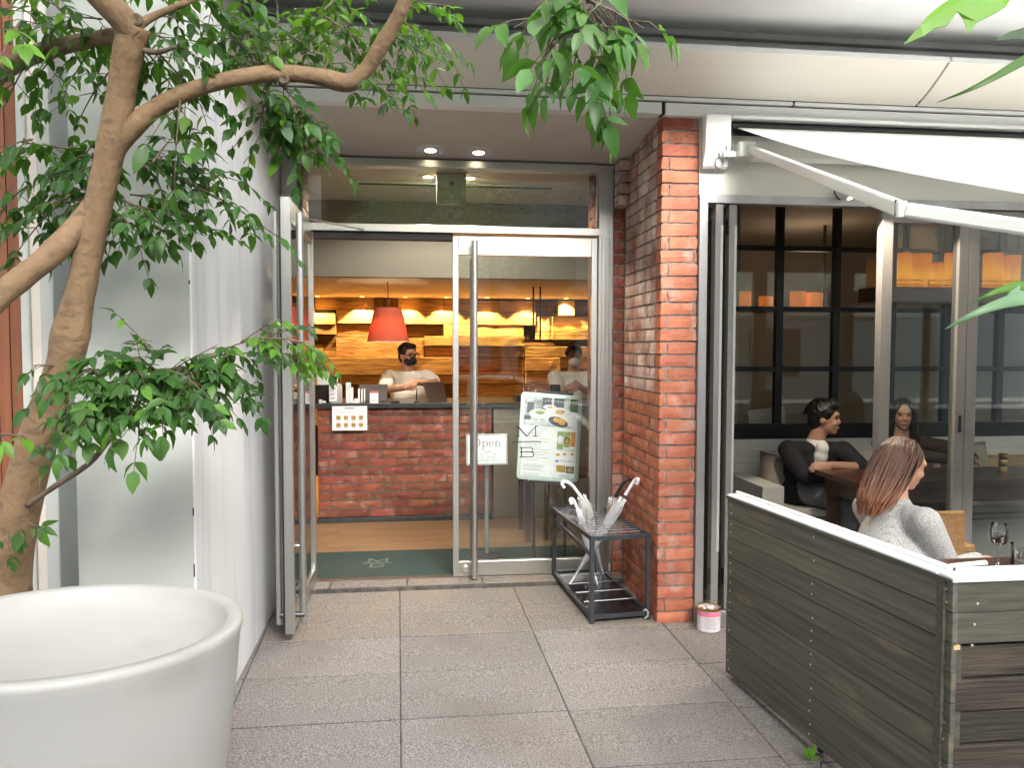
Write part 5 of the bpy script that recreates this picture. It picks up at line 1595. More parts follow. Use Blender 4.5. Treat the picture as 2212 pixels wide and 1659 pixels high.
MB().box(.0, FL - .066, .040, .060, fz1 + .0183, fz1 + .030, 0, FM).build('top_lip', M['capwhite'], fn_e, .003)
MB().box(-.001, FL, -.0075, -.0045, fz1 - .001, fz1 + .010, 0, FM).build('edge_strip', M['fence'], fn_e)
# return facing the street
rx0 = F1.x
RY = F1.y
MB().box(rx0 + .004, 3.4, RY + .004, RY + .024, fz1 - .095, fz1 - .001).build('board', M['fencex'], fn_e, .002)
MB().box(rx0 + .004, 3.4, RY + .006, RY + .026, fz1 - .192, fz1 - .097).build('board', M['fencex'], fn_e, .002)
for (z0, z1_, dy) in ((.49, .592, .030), (.385, .486, .024), (.28, .381, .034), (.175, .276, .026), (.07, .171, .032), (-.035, .066, .028)):
    MB().box(rx0 + .012, 3.4, RY + dy, RY + dy + .022, z0, z1_).build('old_board', M['oldwood'], fn_e, .006)
MB().box(rx0 - .012, rx0 + .055, RY + .027, RY + .0595, -.03, fz1 - .002).build('corner_post', M['fencex'], fn_e)
MB().box(rx0 + .06, 3.4, RY + .060, RY + .08, -.03, fz1 - .02).build('inner_face', M['capwhite'], fn_e)
MB().box(rx0 + .002, rx0 + .03, RY + .003, RY + .03, .592, .606).build('raw_block', M['rawwood'], fn_e)
MB().box(rx0 - .004, 3.4, RY - .004, RY + .064, fz1 + .0005, fz1 + .018).build('top_rail', M['capwhite'], fn_e, .004)
MB().box(rx0 + .05, 3.4, RY + .042, RY + .062, fz1 + .0183, fz1 + .030).build('top_lip', M['capwhite'], fn_e, .003)
for (u, v) in ((2112, 1305), (2105, 1350), (2100, 1395)):
    q = at(u, v, RY + .003)
    b = MB(); b.lathe([(0, 0), (.0046, 0), (.0036, .0012), (0, .0012)], (0, 0, 0), 8, M=basis((1, 0, 0), (0, 0, 1), (0, -1, 0), q)); b.build('screw', M['screw'], fn_e)

# terrace table and what stands on it
TT = 0.655
tt = thing('terrace_table', 'red-brown wooden terrace table behind the board screen', 'table', (2.4, -2.4, gz(-2.4)))
p0 = atz(2012, 1208, TT)
MB().box(p0.x - .02, 3.2, -2.80, p0.y, TT - .03, TT).build('tabletop', M['walnut'], tt, .004)
for (x, y) in ((p0.x + .03, -2.72), (p0.x + .03, p0.y - .10), (3.1, -2.72), (3.1, p0.y - .1)): MB().box(x, x + .05, y, y + .05, gz(y), TT - .031).build('leg', M['walnut'], tt, .003)
q = atz(2155, 1226, TT)
t = thing('wine_glass', 'stemmed glass of red wine on the terrace table', 'glass', q)
MB().lathe([(0, 0), (.034, .001), (.033, .004), (.006, .008), (.004, .02), (.0038, .075), (.008, .085), (.028, .100), (.036, .125), (.034, .155), (.030, .172), (.0285, .172), (.033, .15), (.034, .125), (.026, .103), (0, .090)], q, 28).build('bowl', M['clear'], t)
MB().lathe([(0, .092), (.024, .103), (.0328, .118), (.0333, .131), (0, .131)], q, 28).build('wine', M['drink'], t)
q = atz(2205, 1222, TT)
t = thing('tumbler', 'short water tumbler with ice on the terrace table', 'glass', q)
MB().lathe([(0, 0), (.036, 0), (.041, .085), (.038, .085), (.034, .008), (0, .008)], q, 24).build('wall', M['clear'], t)
MB().box(q.x - .015, q.x + .012, q.y - .012, q.y + .014, q.z + .03, q.z + .055).build('ice', M['clear'], t, .004)
q0, q1 = atz(2052, 1229, TT), atz(2128, 1222, TT)
t = thing('napkin_roll', 'rolled white paper napkin on the terrace table', 'napkin', q0)
MB().tube([q0 + Vector((0, 0, .011)), q0.lerp(q1, .5) + Vector((0, 0, .011)), q1 + Vector((0, 0, .011))], [.010, .011, .0125], 12, squash=.8).build('roll', M['paper'], t)
# chair under the woman
ch = thing('terrace_chair', 'straw-seated terrace chair under the woman in the grey sweater', 'chair', (2.10, -1.80, gz(-1.8)))
cfz = gz(-1.8)
CM = Matrix.Translation((2.10, -1.86, cfz)) @ Matrix.Rotation(R(-58), 4, 'Z')
MB().box(-.21, .21, -.21, .21, .40, .44, 0, CM).build('seat', M['jute'], ch, .01)
for (x, y) in ((-.2, -.2), (.17, -.2), (-.2, .17), (.17, .17)): MB().box(x, x + .03, y, y + .03, 0, .3995, 0, CM).build('leg', M['walnut'], ch, .002)
# straw seat back of another chair
q = at(2045, 1130, -1.15)
c2 = thing('straw_chair', 'chair with a woven straw back beyond the woman in the grey sweater', 'chair', (q.x, -1.15, gz(-1.15)))
MB().box(q.x - .10, q.x + .10, -1.17, -1.14, .36, .62).build('backrest', M['jute'], c2, .01)
MB().box(q.x - .19, q.x + .19, -1.14, -.92, .38, .42).build('seat', M['jute'], c2, .01)
for (x, y) in ((-.18, -1.17), (.15, -1.17), (-.18, -.96), (.15, -.96)): MB().box(q.x + x, q.x + x + .03, y, y + .03, gz(y), .3795).build('leg', M['walnut'], c2, .002)

# ================================================================ big white planter
PZ0 = gz(-2.75)
pt_ = thing('planter', 'large round white resin planter in front of the tree', 'planter', (-1.0, -2.745, PZ0))
PM = Matrix.Translation((-.985, -2.75, .725)) @ Matrix.Diagonal((1.02, 1.02, 1, 1)) @ Matrix.Rotation(R(3.4), 4, Vector((-.83, .55, 0)))
prof = [(0.0, -.79), (.375, -.79), (.385, -.78), (.393, -.70), (.424, -.40), (.440, -.15), (.4445, -.045), (.4515, -.018), (.4505, -.006), (.445, .0005),
        (.437, .003), (.412, .002), (.407, -.004), (.404, -.012), (.396, -.032), (.372, -.062), (.32, -.088), (.22, -.108), (.11, -.118), (.0, -.121)]
b = MB(); b.lathe(prof, (0, 0, 0), 96, M=PM)
b.build('body', M['pot'], pt_, sharp=60)
# ================================================================ people
Z = Vector((0, 0, 1))
def cap(b, p, q, r0, r1):
    p, q = Vector(p), Vector(q)
    b.tube([p, p.lerp(q, .5), q], [r0, (r0 + r1) / 2, r1], 14)
    b.ell(p, (r0, r0, r0), None, 14, 8); b.ell(q, (r1, r1, r1), None, 14, 8)
def chain(b, pts, rad):
    for (p, q, r0, r1) in zip(pts[:-1], pts[1:], rad[:-1], rad[1:]): cap(b, p, q, r0, r1)
def meld(b, name, m, parent, voxel=.009, it=3):
    """join overlapping pieces into one continuous skin"""
    me = b.mesh(name, m)
    o = bpy.data.objects.new(name, me)
    COL.objects.link(o)
    r_ = o.modifiers.new('remesh', 'REMESH'); r_.mode = 'VOXEL'; r_.voxel_size = voxel
    s_ = o.modifiers.new('smooth', 'SMOOTH'); s_.factor = .5; s_.iterations = it
    dg = bpy.context.evaluated_depsgraph_get()
    me2 = bpy.data.meshes.new_from_object(o.evaluated_get(dg))
    bpy.data.objects.remove(o)
    me2.name = name
    me2.materials.clear(); me2.materials.append(m)
    me2.polygons.foreach_set('use_smooth', [True] * len(me2.polygons))
    o = bpy.data.objects.new(name, me2)
    return link(o, parent)
def axes(f, up=Z):
    f = Vector(f).normalized()
    r_ = f.cross(up).normalized()
    u = r_.cross(f)
    return r_, f, u
def rotm(r_, f, u): return Matrix(((r_.x, f.x, u.x), (r_.y, f.y, u.y), (r_.z, f.z, u.z)))
def head(b, c, f, neck, s=1.0):
    r_, f, u = axes(f)
    Mx = rotm(r_, f, u)
    c = Vector(c)
    E_ = lambda o, rr: b.ell(c + (r_ * o[0] + f * o[1] + u * o[2]) * s, [q * s for q in rr], Mx, 16, 12)
    E_((0, -.006, .018), (.074, .094, .098))
    E_((0, .022, -.045), (.056, .066, .066))
    E_((0, .062, -.092), (.026, .024, .020))
    E_((0, .080, .028), (.045, .016, .016))
    cap(b, c + (f * .086 + u * .004) * s, c + (f * .100 - u * .028) * s, .008 * s, .011 * s)
    E_((.030, .068, -.030), (.022, .022, .022)); E_((-.030, .068, -.030), (.022, .022, .022))
    E_((.076, -.006, -.012), (.010, .020, .030)); E_((-.076, -.006, -.012), (.010, .020, .030))
    E_((0, .083, -.062), (.024, .012, .010))
    cap(b, c - u * .06 * s - f * .022 * s, neck, .052 * s, .060 * s)
def face(parent, c, f, s=1.0, mouth=True):
    r_, f, u = axes(f)
    Mx = rotm(r_, f, u)
    for sx in (-1, 1):
        q = Vector(c) + (r_ * .031 * sx + f * .083 + u * .006) * s
        b = MB(); b.ell(q, (.012 * s, .008 * s, .005 * s), Mx, 10, 6); b.build('eye', M['eyew'], parent)
        b = MB(); b.tube([q + (r_ * (-.018 * sx) + u * .018 + f * .004) * s, q + (r_ * (.0) + u * .022 + f * .004) * s, q + (r_ * (.018 * sx) + u * .017 - f * .006) * s], .0032 * s, 6); b.build('eyebrow', M['hairb'], parent)
    if mouth:
        b = MB(); b.ell(Vector(c) + (f * .094 - u * .062) * s, (.021 * s, .006 * s, .006 * s), Mx, 10, 6); b.build('mouth', M['lip'], parent)
def hand(b, wrist, d, n, curl=.5, s=1.0, side=1):
    """palm along d, back of the hand along n"""
    d = Vector(d).normalized(); n = Vector(n); n = (n - d * n.dot(d)).normalized(); w_ = d.cross(n) * side
    wrist = Vector(wrist)
    Mx = Matrix(((w_.x, d.x, n.x), (w_.y, d.y, n.y), (w_.z, d.z, n.z)))
    b.ell(wrist + d * .045 * s, (.040 * s, .052 * s, .017 * s), Mx, 12, 8)
    for i, L in enumerate((.072, .082, .076, .060)):
        base = wrist + (d * .082 + w_ * (.030 - .020 * i)) * s
        a = curl
        d1 = d * math.cos(a) - n * math.sin(a)
        d2 = d * math.cos(a * 2.2) - n * math.sin(a * 2.2)
        p1 = base + d1 * L * .5 * s; p2 = p1 + d2 * L * .5 * s
        chain(b, [base, p1, p2], [.0095 * s, .0088 * s, .0072 * s])
    t0 = wrist + (d * .025 + w_ * .032) * s
    t1 = t0 + (w_ * .028 + d * .028 - n * .012) * s
    chain(b, [t0, t1, t1 + (d * .030 - n * .012) * s], [.012 * s, .010 * s, .008 * s])
def torso(b, hip, chest, shl, shr, k=1.0, front=(0, -1, 0)):
    """trunk from pelvis to shoulders"""
    hip, chest, shl, shr = [Vector(q) for q in (hip, chest, shl, shr)]
    rr = (shr - shl).normalized(); up = (chest - hip).normalized(); ff = rr.cross(up)
    Mx = Matrix(((rr.x, ff.x, up.x), (rr.y, ff.y, up.y), (rr.z, ff.z, up.z)))
    W_ = (shr - shl).length / 2
    b.ell(hip, (.165 * k, .115 * k, .12 * k), Mx, 16, 10)
    b.ell(hip.lerp(chest, .45), (.150 * k, .108 * k, .16 * k), Mx, 16, 10)
    b.ell(chest - up * .02, (W_ * .93 * (1 + (k - 1)), .118 * k, .165 * k), Mx, 16, 10)
    cap(b, shl.lerp(shr, .16), shl.lerp(shr, .84), .062 * k, .062 * k)
def hairstrands(parent, name, roots, fn, m, r0=.004, seg=9):
    b = MB()
    for i, rt in enumerate(roots):
        pts = fn(i, Vector(rt))
        n = len(pts)
        b.tube(pts, [r0 * (1 - .65 * (k / (n - 1)) ** 2) for k in range(n)], 5)
    return b.build(name, m, parent, sharp=180)

def short_hair(parent, c, f, m, s=1.0, seed=1, long=0.0, fringe=1.0):
    r_, f, u = axes(f)
    Mx = rotm(r_, f, u); c = Vector(c)
    b = MB()
    E_ = lambda o, rr: b.ell(c + (r_ * o[0] + f * o[1] + u * o[2]) * s, [q * s for q in rr], Mx, 18, 12)
    E_((0, -.022, .034), (.084, .096, .096))
    E_((0, -.050, -.005), (.074, .062, .085))
    E_((0, .048, .094), (.064, .044, .030 * fringe))
    E_((.064, -.006, .045), (.020, .055, .05)); E_((-.064, -.006, .045), (.020, .055, .05))
    rn_ = random.Random(seed)
    for k in range(90):
        a = rn_.uniform(0, 2 * PI); e = rn_.uniform(.05, 1.4)
        d = r_ * math.cos(a) * math.cos(e) + f * math.sin(a) * math.cos(e) + u * math.sin(e)
        q = c + (r_ * d.dot(r_) * .082 + f * (d.dot(f) * .094 - .02) + u * (d.dot(u) * .094 + .034)) * s
        t = (-u + f * d.dot(f) * 1.2 + r_ * rn_.uniform(-.7, .7)).normalized()
        if d.dot(f) > .3: t = (-u * .7 + r_ * rn_.uniform(-.6, .6) + f * .25).normalized()
        L_ = rn_.uniform(.025, .05) * s
        if d.dot(f) > .5 and d.dot(u) < .55: continue
        cap(b, q, q + t * L_, .012 * s, .005 * s)
    return meld(b, 'hair', m, parent, .006, 2)

# ---------------------------------------------------------------- staff behind the counter
def staff(label, c, facing, elbows, hands, maskm, seed, glasses, tilt=0.0):
    c = Vector(c)
    t = thing('person', label, 'person', (c.x, c.y + .05, 0))
    S_ = .97
    b = MB()
    neck = c + Vector((0, .03, -.165))
    head(b, c, facing, neck, S_)
    shl, shr = c + Vector((-.185, .035, -.215)), c + Vector((.185, .035, -.215))
    chest, hip = c + Vector((0, .045, -.34)), c + Vector((0, .07, -.70))
    torso(b, hip, chest, shl, shr, .86)
    e0, e1 = [Vector(q) for q in elbows]; h0, h1 = [Vector(q) for q in hands]
    chain(b, [shl, e0, h0], [.052, .041, .028]); chain(b, [shr, e1, h1], [.052, .041, .028])
    hand(b, h0, (h1 - h0) + Vector((.0, -.02, .03)), (0, -1, .3), .5, .95, 1); hand(b, h1, (h0 - h1) + Vector((0, -.01, .02)), (0, -1, .6), .75, .95, -1)
    for sx in (-.1, .1):
        chain(b, [hip + Vector((sx, 0, -.05)), (c.x + sx * 1.1, c.y + .06, .46), (c.x + sx * 1.2, c.y + .08, .09)], [.085, .058, .042])
        cap(b, (c.x + sx * 1.2, c.y + .09, .045), (c.x + sx * 1.4, c.y - .08, .035), .042, .034)
    meld(b, 'body', M['skin'], t)
    b = MB()
    torso(b, hip, chest, shl, shr, 1.06)
    cap(b, shl, shl.lerp(e0, .72), .082, .070); cap(b, shr, shr.lerp(e1, .72), .082, .070)
    cap(b, neck + Vector((0, .0, -.03)), chest, .072, .09)
    meld(b, 'tee_shirt', M['tee'], t, .011, 4)
    b = MB()
    b.ell(hip, (.178, .128, .13))
    for sx in (-.1, .1): chain(b, [hip + Vector((sx, 0, -.05)), (c.x + sx * 1.1, c.y + .06, .46), (c.x + sx * 1.2, c.y + .08, .11)], [.098, .075, .062])
    meld(b, 'trousers', M['black'], t, .012, 4)
    short_hair(t, c, facing, M['hairb'], S_, seed)
    face(t, c, facing, S_, False)
    r_, f, u = axes(facing); Mx = rotm(r_, f, u)
    b = MB(); b.ell(c + (f * .040 - u * .052) * S_, (.063 * S_, .078 * S_, .050 * S_), Mx, 18, 12); cap(b, c + (f * .105 - u * .022) * S_, c + (f * .108 - u * .05) * S_, .014, .016)
    meld(b, 'face_mask', maskm, t, .006, 2)
    b = MB()
    for sx in (-1, 1): b.tube([c + (f * .06 - u * .035 + r_ * .055 * sx) * S_, c + (-f * .005 - u * .005 + r_ * .083 * sx) * S_], .002, 5)
    b.build('mask_strap', maskm, t)
    if glasses:
        b = MB()
        for sx in (-1, 1):
            q = c + (f * .108 + u * .008 + r_ * .035 * sx) * S_
            b.tube([q + (r_ * math.cos(a) * .029 + u * math.sin(a) * .022) * S_ for a in [2 * PI * k / 14 for k in range(15)]], .0045 * S_, 6)
            b.tube([q + r_ * .028 * sx * S_, c + (r_ * .082 * sx - f * .005 + u * .012) * S_], .0035 * S_, 6)
        b.tube([c + (f * .112 + u * .010 - r_ * .008) * S_, c + (f * .112 + u * .010 + r_ * .008) * S_], .004, 6)
        b.build('glasses', M['plasb'], t)
    return t
whitemask = mat('white_mask', (.62, .60, .57), .8)
c1 = at(881, 768, 2.50)
staff('staff member in a white tee, black mask and glasses at the counter', c1, (.62, -.78, -.03),
      (at(829, 842, 2.36), at(941, 828, 2.34)), (at(874, 838, 2.22), at(902, 826, 2.24)), mat('black_mask', (.012, .012, .013), .8), 3, True)
c2_ = at(1240, 770, 2.55)
staff('second staff member in a pale tee and white mask seen through the closed door', c2_, (-.12, -.99, -.05),
      (at(1206, 850, 2.44), at(1276, 850, 2.44)), (at(1228, 840, 2.30), at(1247, 832, 2.32)), whitemask, 5, False)

# ---------------------------------------------------------------- man on the bench
hc = at(1782, 903, .08)
man = thing('person', 'seated man in a black blazer with folded arms', 'person', (hc.x, .15, DF))
ff = Vector((.80, -.60, -.04))
neck = hc + Vector((-.045, .04, -.165))
shl, shr = neck + Vector((-.185, .035, -.07)), neck + Vector((.175, -.06, -.07))
chest = neck + Vector((-.01, .03, -.19)); hip = Vector((hc.x - .06, .22, SZ + .10))
lb = at(1737, 1028, -.02); rb = at(1862, 1012, -.08)
lw = at(1812, 1030, -.13); rw = at(1795, 1006, -.14)
b = MB(); head(b, hc, ff, neck)
torso(b, hip, chest, shl, shr, .95)
chain(b, [shl, lb, lw], [.055, .043, .030]); chain(b, [shr, rb, rw], [.055, .043, .030])
hand(b, lw, (1, -.1, .05), (0, -1, .4), .35, .95, 1); hand(b, rw, (-1, .0, -.05), (0, -1, .5), .35, .95, -1)
kl, kr = Vector((hc.x + .02, -.26, SZ + .08)), Vector((hc.x + .24, -.30, SZ + .08))
for (k_, sx) in ((kl, -.08), (kr, .09)):
    chain(b, [hip + Vector((sx, -.02, 0)), k_, (k_.x, k_.y + .06, DF + .10)], [.085, .060, .042])
    cap(b, (k_.x, k_.y + .06, DF + .05), (k_.x + .03, k_.y - .10, DF + .04), .042, .035)
meld(b, 'body', M['skin'], man)
b = MB(); torso(b, hip + Vector((0, 0, .02)), chest, shl, shr, 1.10)
cap(b, shl, lb, .074, .062); cap(b, lb, lb.lerp(lw, .62), .062, .050); cap(b, shr, rb, .074, .062); cap(b, rb, rb.lerp(rw, .12), .062, .054)
b.ell(hip + Vector((-.08, -.02, -.03)), (.13, .15, .13))
meld(b, 'blazer', M['black'], man, .011, 3)
b = MB()
fx = (shr - shl).normalized().cross(Z); fx = -fx if fx.y > 0 else fx
for k in range(6):
    q = neck.lerp(hip, .12 + .16 * k) + fx * (.110 + .010 * math.sin(k)) + Vector((.03, 0, 0))
    b.ell(q, (.046 + .006 * k, .038, .058))
cap(b, neck + Vector((0, 0, -.02)), neck + Vector((.005, 0, -.05)), .068, .078)
meld(b, 'tee_shirt', M['tee'], man, .009, 3)
b = MB(); b.ell(hip + Vector((.03, -.05, -.02)), (.16, .14, .11))
for (k_, sx) in ((kl, -.08), (kr, .09)): chain(b, [hip + Vector((sx, -.02, 0)), k_, (k_.x, k_.y + .06, DF + .12)], [.100, .078, .062])
meld(b, 'trousers', M['trouser'], man, .011, 3)
b = MB(); b.ell(hip + Vector((.07, -.13, .07)), (.12, .07, .035)); meld(b, 'shirt_hem', M['tee'], man, .009, 3)
short_hair(man, hc, ff, M['hairb'], 1.06, 9, fringe=1.5)
face(man, hc, ff)

# ---------------------------------------------------------------- woman inside behind the glass
wc = at(1950, 895, .20)
w2 = thing('person', 'woman in dark clothes with long black hair sitting behind the glass leaf', 'person', (wc.x, .2, DF))
ff = Vector((-.42, -.90, -.08))
neck = wc + Vector((.015, .03, -.16)); shl, shr = neck + Vector((-.16, .02, -.06)), neck + Vector((.17, .03, -.06))
chest = neck + Vector((.01, .04, -.18)); hip = Vector((wc.x + .04, .22, SZ + .10))
b = MB(); head(b, wc, ff, neck, .94)
torso(b, hip, chest, shl, shr, .85)
el0, el1 = Vector((shl.x - .03, -.05, TZ + .08)), Vector((shr.x + .10, -.06, TZ + .10))
hd0, hd1 = Vector((wc.x + .10, -.28, TZ + .06)), Vector((wc.x + .22, -.26, TZ + .06))
chain(b, [shl, el0, hd0], [.046, .036, .025]); chain(b, [shr, el1, hd1], [.046, .036, .025])
hand(b, hd0, (.7, -.5, .1), (0, -.2, 1), .5, .85, 1); hand(b, hd1, (-.7, -.5, .1), (0, -.2, 1), .5, .85, -1)
for sx in (-.08, .08): chain(b, [hip + Vector((sx, 0, 0)), (hip.x + sx, -.15, SZ + .07), (hip.x + sx, -.1, DF + .05)], [.075, .055, .04])
meld(b, 'body', M['skin'], w2)
b = MB(); torso(b, hip, chest, shl, shr, .98)
cap(b, shl, el0, .058, .05); cap(b, el0, el0.lerp(hd0, .85), .05, .038); cap(b, shr, el1, .058, .05); cap(b, el1, el1.lerp(hd1, .85), .05, .038)
for sx in (-.08, .08): chain(b, [hip + Vector((sx, 0, 0)), (hip.x + sx, -.15, SZ + .07), (hip.x + sx, -.1, DF + .1)], [.088, .068, .05])
meld(b, 'dress', M['brownc'], w2, .011, 3)
r_, f_, u_ = axes(ff)
b = MB(); Mx = rotm(r_, f_, u_)
b.ell(wc - f_ * .022 + u_ * .030, (.082, .094, .094), Mx, 16, 12); b.ell(wc - f_ * .06 - u_ * .08, (.088, .05, .16), Mx, 16, 12)
cap(b, wc + r_ * .072 + u_ * .02, wc + r_ * .085 - u_ * .22 - f_ * .02, .030, .034); cap(b, wc - r_ * .072 + u_ * .02, wc - r_ * .085 - u_ * .22 - f_ * .02, .030, .034)
cap(b, wc + r_ * .045 + f_ * .052 + u_ * .080, wc + r_ * .072 + f_ * .03 + u_ * .0, .022, .022); cap(b, wc - r_ * .045 + f_ * .052 + u_ * .080, wc - r_ * .072 + f_ * .03 + u_ * .0, .022, .022)
meld(b, 'hair', M['hairb'], w2, .007, 2)
face(w2, wc, ff, .94)

# ---------------------------------------------------------------- woman on the terrace, seen from behind
def knit_mat():
    m = mat('pale_grey_knit', (.60, .60, .585), .9)
    N, L = m.node_tree.nodes, m.node_tree.links
    g_ = N.new('ShaderNodeNewGeometry')
    mp = N.new('ShaderNodeMapping'); mp.inputs['Rotation'].default_value = (R(8), R(-14), R(35)); mp.inputs['Scale'].default_value = (120, 120, 170)
    L.new(g_.outputs['Position'], mp.inputs[0])
    vo = N.new('ShaderNodeTexVoronoi'); vo.inputs['Scale'].default_value = 1.0; vo.inputs['Randomness'].default_value = .35
    L.new(mp.outputs[0], vo.inputs['Vector'])
    rp = N.new('ShaderNodeValToRGB'); rp.color_ramp.elements[0].position = .34; rp.color_ramp.elements[1].position = .62
    rp.color_ramp.elements[0].color = (.42, .42, .405, 1); rp.color_ramp.elements[1].color = (.25, .247, .238, 1)
    L.new(vo.outputs['Distance'], rp.inputs[0]); L.new(rp.outputs[0], N['Principled BSDF'].inputs['Base Color'])
    iv = N.new('ShaderNodeMath'); iv.operation = 'SUBTRACT'; iv.inputs[0].default_value = 1.0; L.new(vo.outputs['Distance'], iv.inputs[1])
    bp = N.new('ShaderNodeBump'); bp.inputs['Strength'].default_value = .7; bp.inputs['Distance'].default_value = .004
    L.new(iv.outputs[0], bp.inputs['Height']); L.new(bp.outputs[0], N['Principled BSDF'].inputs['Normal'])
    N['Principled BSDF'].inputs['Sheen Weight'].default_value = .2
    return m
M['knit'] = knit_mat()
def auburn():
    m = mat('auburn_hair', (.055, .026, .018), .40, col2=(.13, .060, .036), nscale=55, stretch=(3, 3, .25), bump=.6, bscale=110, bstretch=(3, 3, .2), bdist=.003)
    N, L = m.node_tree.nodes, m.node_tree.links
    src = N['Principled BSDF'].inputs['Base Color'].links[0].from_socket
    g_ = N.new('ShaderNodeNewGeometry'); sx = N.new('ShaderNodeSeparateXYZ'); L.new(g_.outputs['Position'], sx.inputs[0])
    mr = N.new('ShaderNodeMapRange'); mr.inputs['From Min'].default_value = .98; mr.inputs['From Max'].default_value = .76
    L.new(sx.outputs['Z'], mr.inputs[0])
    mx = N.new('ShaderNodeMix'); mx.data_type = 'RGBA'; mx.blend_type = 'MIX'
    mx2 = N.new('ShaderNodeMix'); mx2.data_type = 'RGBA'; mx2.blend_type = 'MULTIPLY'; mx2.inputs['Factor'].default_value = 1.0
    mx2.inputs['B'].default_value = (2.7, 2.1, 1.35, 1)
    L.new(src, mx2.inputs['A']); L.new(src, mx.inputs['A']); L.new(mx2.outputs['Result'], mx.inputs['B']); L.new(mr.outputs[0], mx.inputs['Factor'])
    L.new(mx.outputs['Result'], N['Principled BSDF'].inputs['Base Color'])
    return m
M['auburn'] = auburn()
wc = at(1951, 1002, -1.76)
w1 = thing('person', 'woman with long auburn hair in a pale grey knitted sweater on the terrace', 'person', (wc.x, -1.8, gz(-1.8)))
ff = Vector((.97, -.28, -.30))
neck = wc + Vector((-.055, -.03, -.165))
sh_ax = Vector((.22, -.97, 0)).normalized()          # left to right across the shoulders (she faces right and away)
shl, shr = neck - sh_ax * .165 + Vector((0, 0, -.060)), neck + sh_ax * .165 + Vector((0, 0, -.060))
chest = neck + Vector((-.04, -.02, -.20)); hip = Vector((2.08, -1.86, gz(-1.8) + .54))
fw_ = Vector((.97, .22, 0)).normalized()
elr = shr + fw_ * .14 + Vector((0, 0, -.24)); ell_ = shl + fw_ * .16 + Vector((0, 0, -.23))
wr_, wl_ = elr + fw_ * .18 + Vector((.04, .05, .03)), ell_ + fw_ * .18 + Vector((.02, -.06, .03))
b = MB(); head(b, wc, ff, neck, .96)
torso(b, hip, chest, shl, shr, .85)
chain(b, [shr, elr, wr_], [.045, .036, .025]); chain(b, [shl, ell_, wl_], [.045, .036, .025])
hand(b, wr_, fw_, (0, 0, 1), .4, .88, 1); hand(b, wl_, fw_, (0, 0, 1), .4, .88, -1)
for sx in (-.08, .08):
    h_ = hip + sh_ax * sx
    k_ = h_ + fw_ * .40 + Vector((0, 0, .0))
    chain(b, [h_, k_, (k_.x, k_.y, gz(-1.8) + .08)], [.08, .058, .04]); cap(b, (k_.x, k_.y, gz(-1.8) + .045), Vector((k_.x, k_.y, gz(-1.8) + .035)) + fw_ * .14, .04, .03)
meld(b, 'body', M['skin'], w1)
b = MB(); torso(b, hip + Vector((0, 0, .0)), chest, shl, shr, 1.0)
cap(b, neck + Vector((0, 0, -.035)), chest, .078, .13)
cap(b, shr, elr, .066, .062); cap(b, elr, elr.lerp(wr_, .9), .062, .042); cap(b, shl, ell_, .066, .062); cap(b, ell_, ell_.lerp(wl_, .9), .062, .042)
b.ell(hip + Vector((0, 0, .05)), (.18, .17, .16))
meld(b, 'sweater', M['knit'], w1, .010, 5)
b = MB()
for sx in (-.08, .08):
    h_ = hip + sh_ax * sx; k_ = h_ + fw_ * .40
    chain(b, [h_, k_, (k_.x, k_.y, gz(-1.8) + .10)], [.096, .072, .055])
meld(b, 'trousers', M['black'], w1, .012, 3)
# hair: a smooth fall of locks from the parting over the back
r_, f_, u_ = axes(ff); Mx = rotm(r_, f_, u_)
b = MB()
b.ell(wc - f_ * .020 + u_ * .026, (.083, .098, .094), Mx, 20, 14)
b.ell(wc - f_ * .052 - u_ * .035, (.080, .062, .10), Mx, 18, 12)
back = wc - f_ * .075 + Vector((0, 0, -.11))
cap(b, wc - f_ * .05, back, .082, .080); cap(b, back, at(1880, 1075, -1.84), .076, .052)
hr = meld(b, 'hair', M['auburn'], w1, .007, 3)
rn = random.Random(77)
roots = []
for k in range(330):
    a = rn.uniform(-1, 1); e = rn.uniform(-.2, 1)
    d = (r_ * a * 1.0 - f_ * rn.uniform(-.55, 1.0) * .9 + u_ * (e + .15)).normalized()
    if d.dot(f_) > .22 and d.dot(u_) < .62: continue
    roots.append(wc - f_ * .020 + u_ * .026 + r_ * d.dot(r_) * .084 + f_ * d.dot(f_) * .099 + u_ * d.dot(u_) * .095)
endc = at(1876, 1098, -1.85)
def fall(i, p):
    rr = random.Random(i)
    d = (p - (wc - f_ * .02 + u_ * .026))
    side = d.dot(r_); bk = -d.dot(f_)
    out = Vector((d.x, d.y, 0)); out = out.normalized() if out.length > 1e-4 else -f_
    e = endc + r_ * (side * .55) + out * .028 + Vector((rr.uniform(-.022, .022), rr.uniform(-.022, .022), rr.uniform(-.030, .035)))
    if bk < -.02 and rr.random() < .75: e = e + f_ * .045 + r_ * side * .2 + Vector((0, 0, .03))
    m1 = p + Vector((0, 0, -.03)) + out * .018 - f_ * .012
    m2 = p.lerp(e, .45) + out * .036
    m3 = p.lerp(e, .75) + out * .022
    pts = []
    ctrl = [p - out * .004, m1, m2, m3, e]
    for k in range(9):
        t_ = k / 8
        q = [Vector(c_) for c_ in ctrl]
        while len(q) > 1: q = [q[j].lerp(q[j + 1], t_) for j in range(len(q) - 1)]
        pts.append(q[0])
    return pts
hairstrands(w1, 'hair_locks', roots, fall, M['auburn'], .0052)
b = MB(); b.tube([wc + r_ * .083 * sg_ * 0 + (f_ * .01 + r_ * .0865 * math.cos(a) + u_ * (.02 + .098 * math.sin(a))) for sg_, a in [(1, PI * k / 14) for k in range(15)]], .0035, 6)
b.build('hairband', M['brownc'], w1)
eo = wc + r_ * .083 - u_ * .022
MB().ell(eo, (.006, .006, .006)).build('earring', M['brass'], w1)
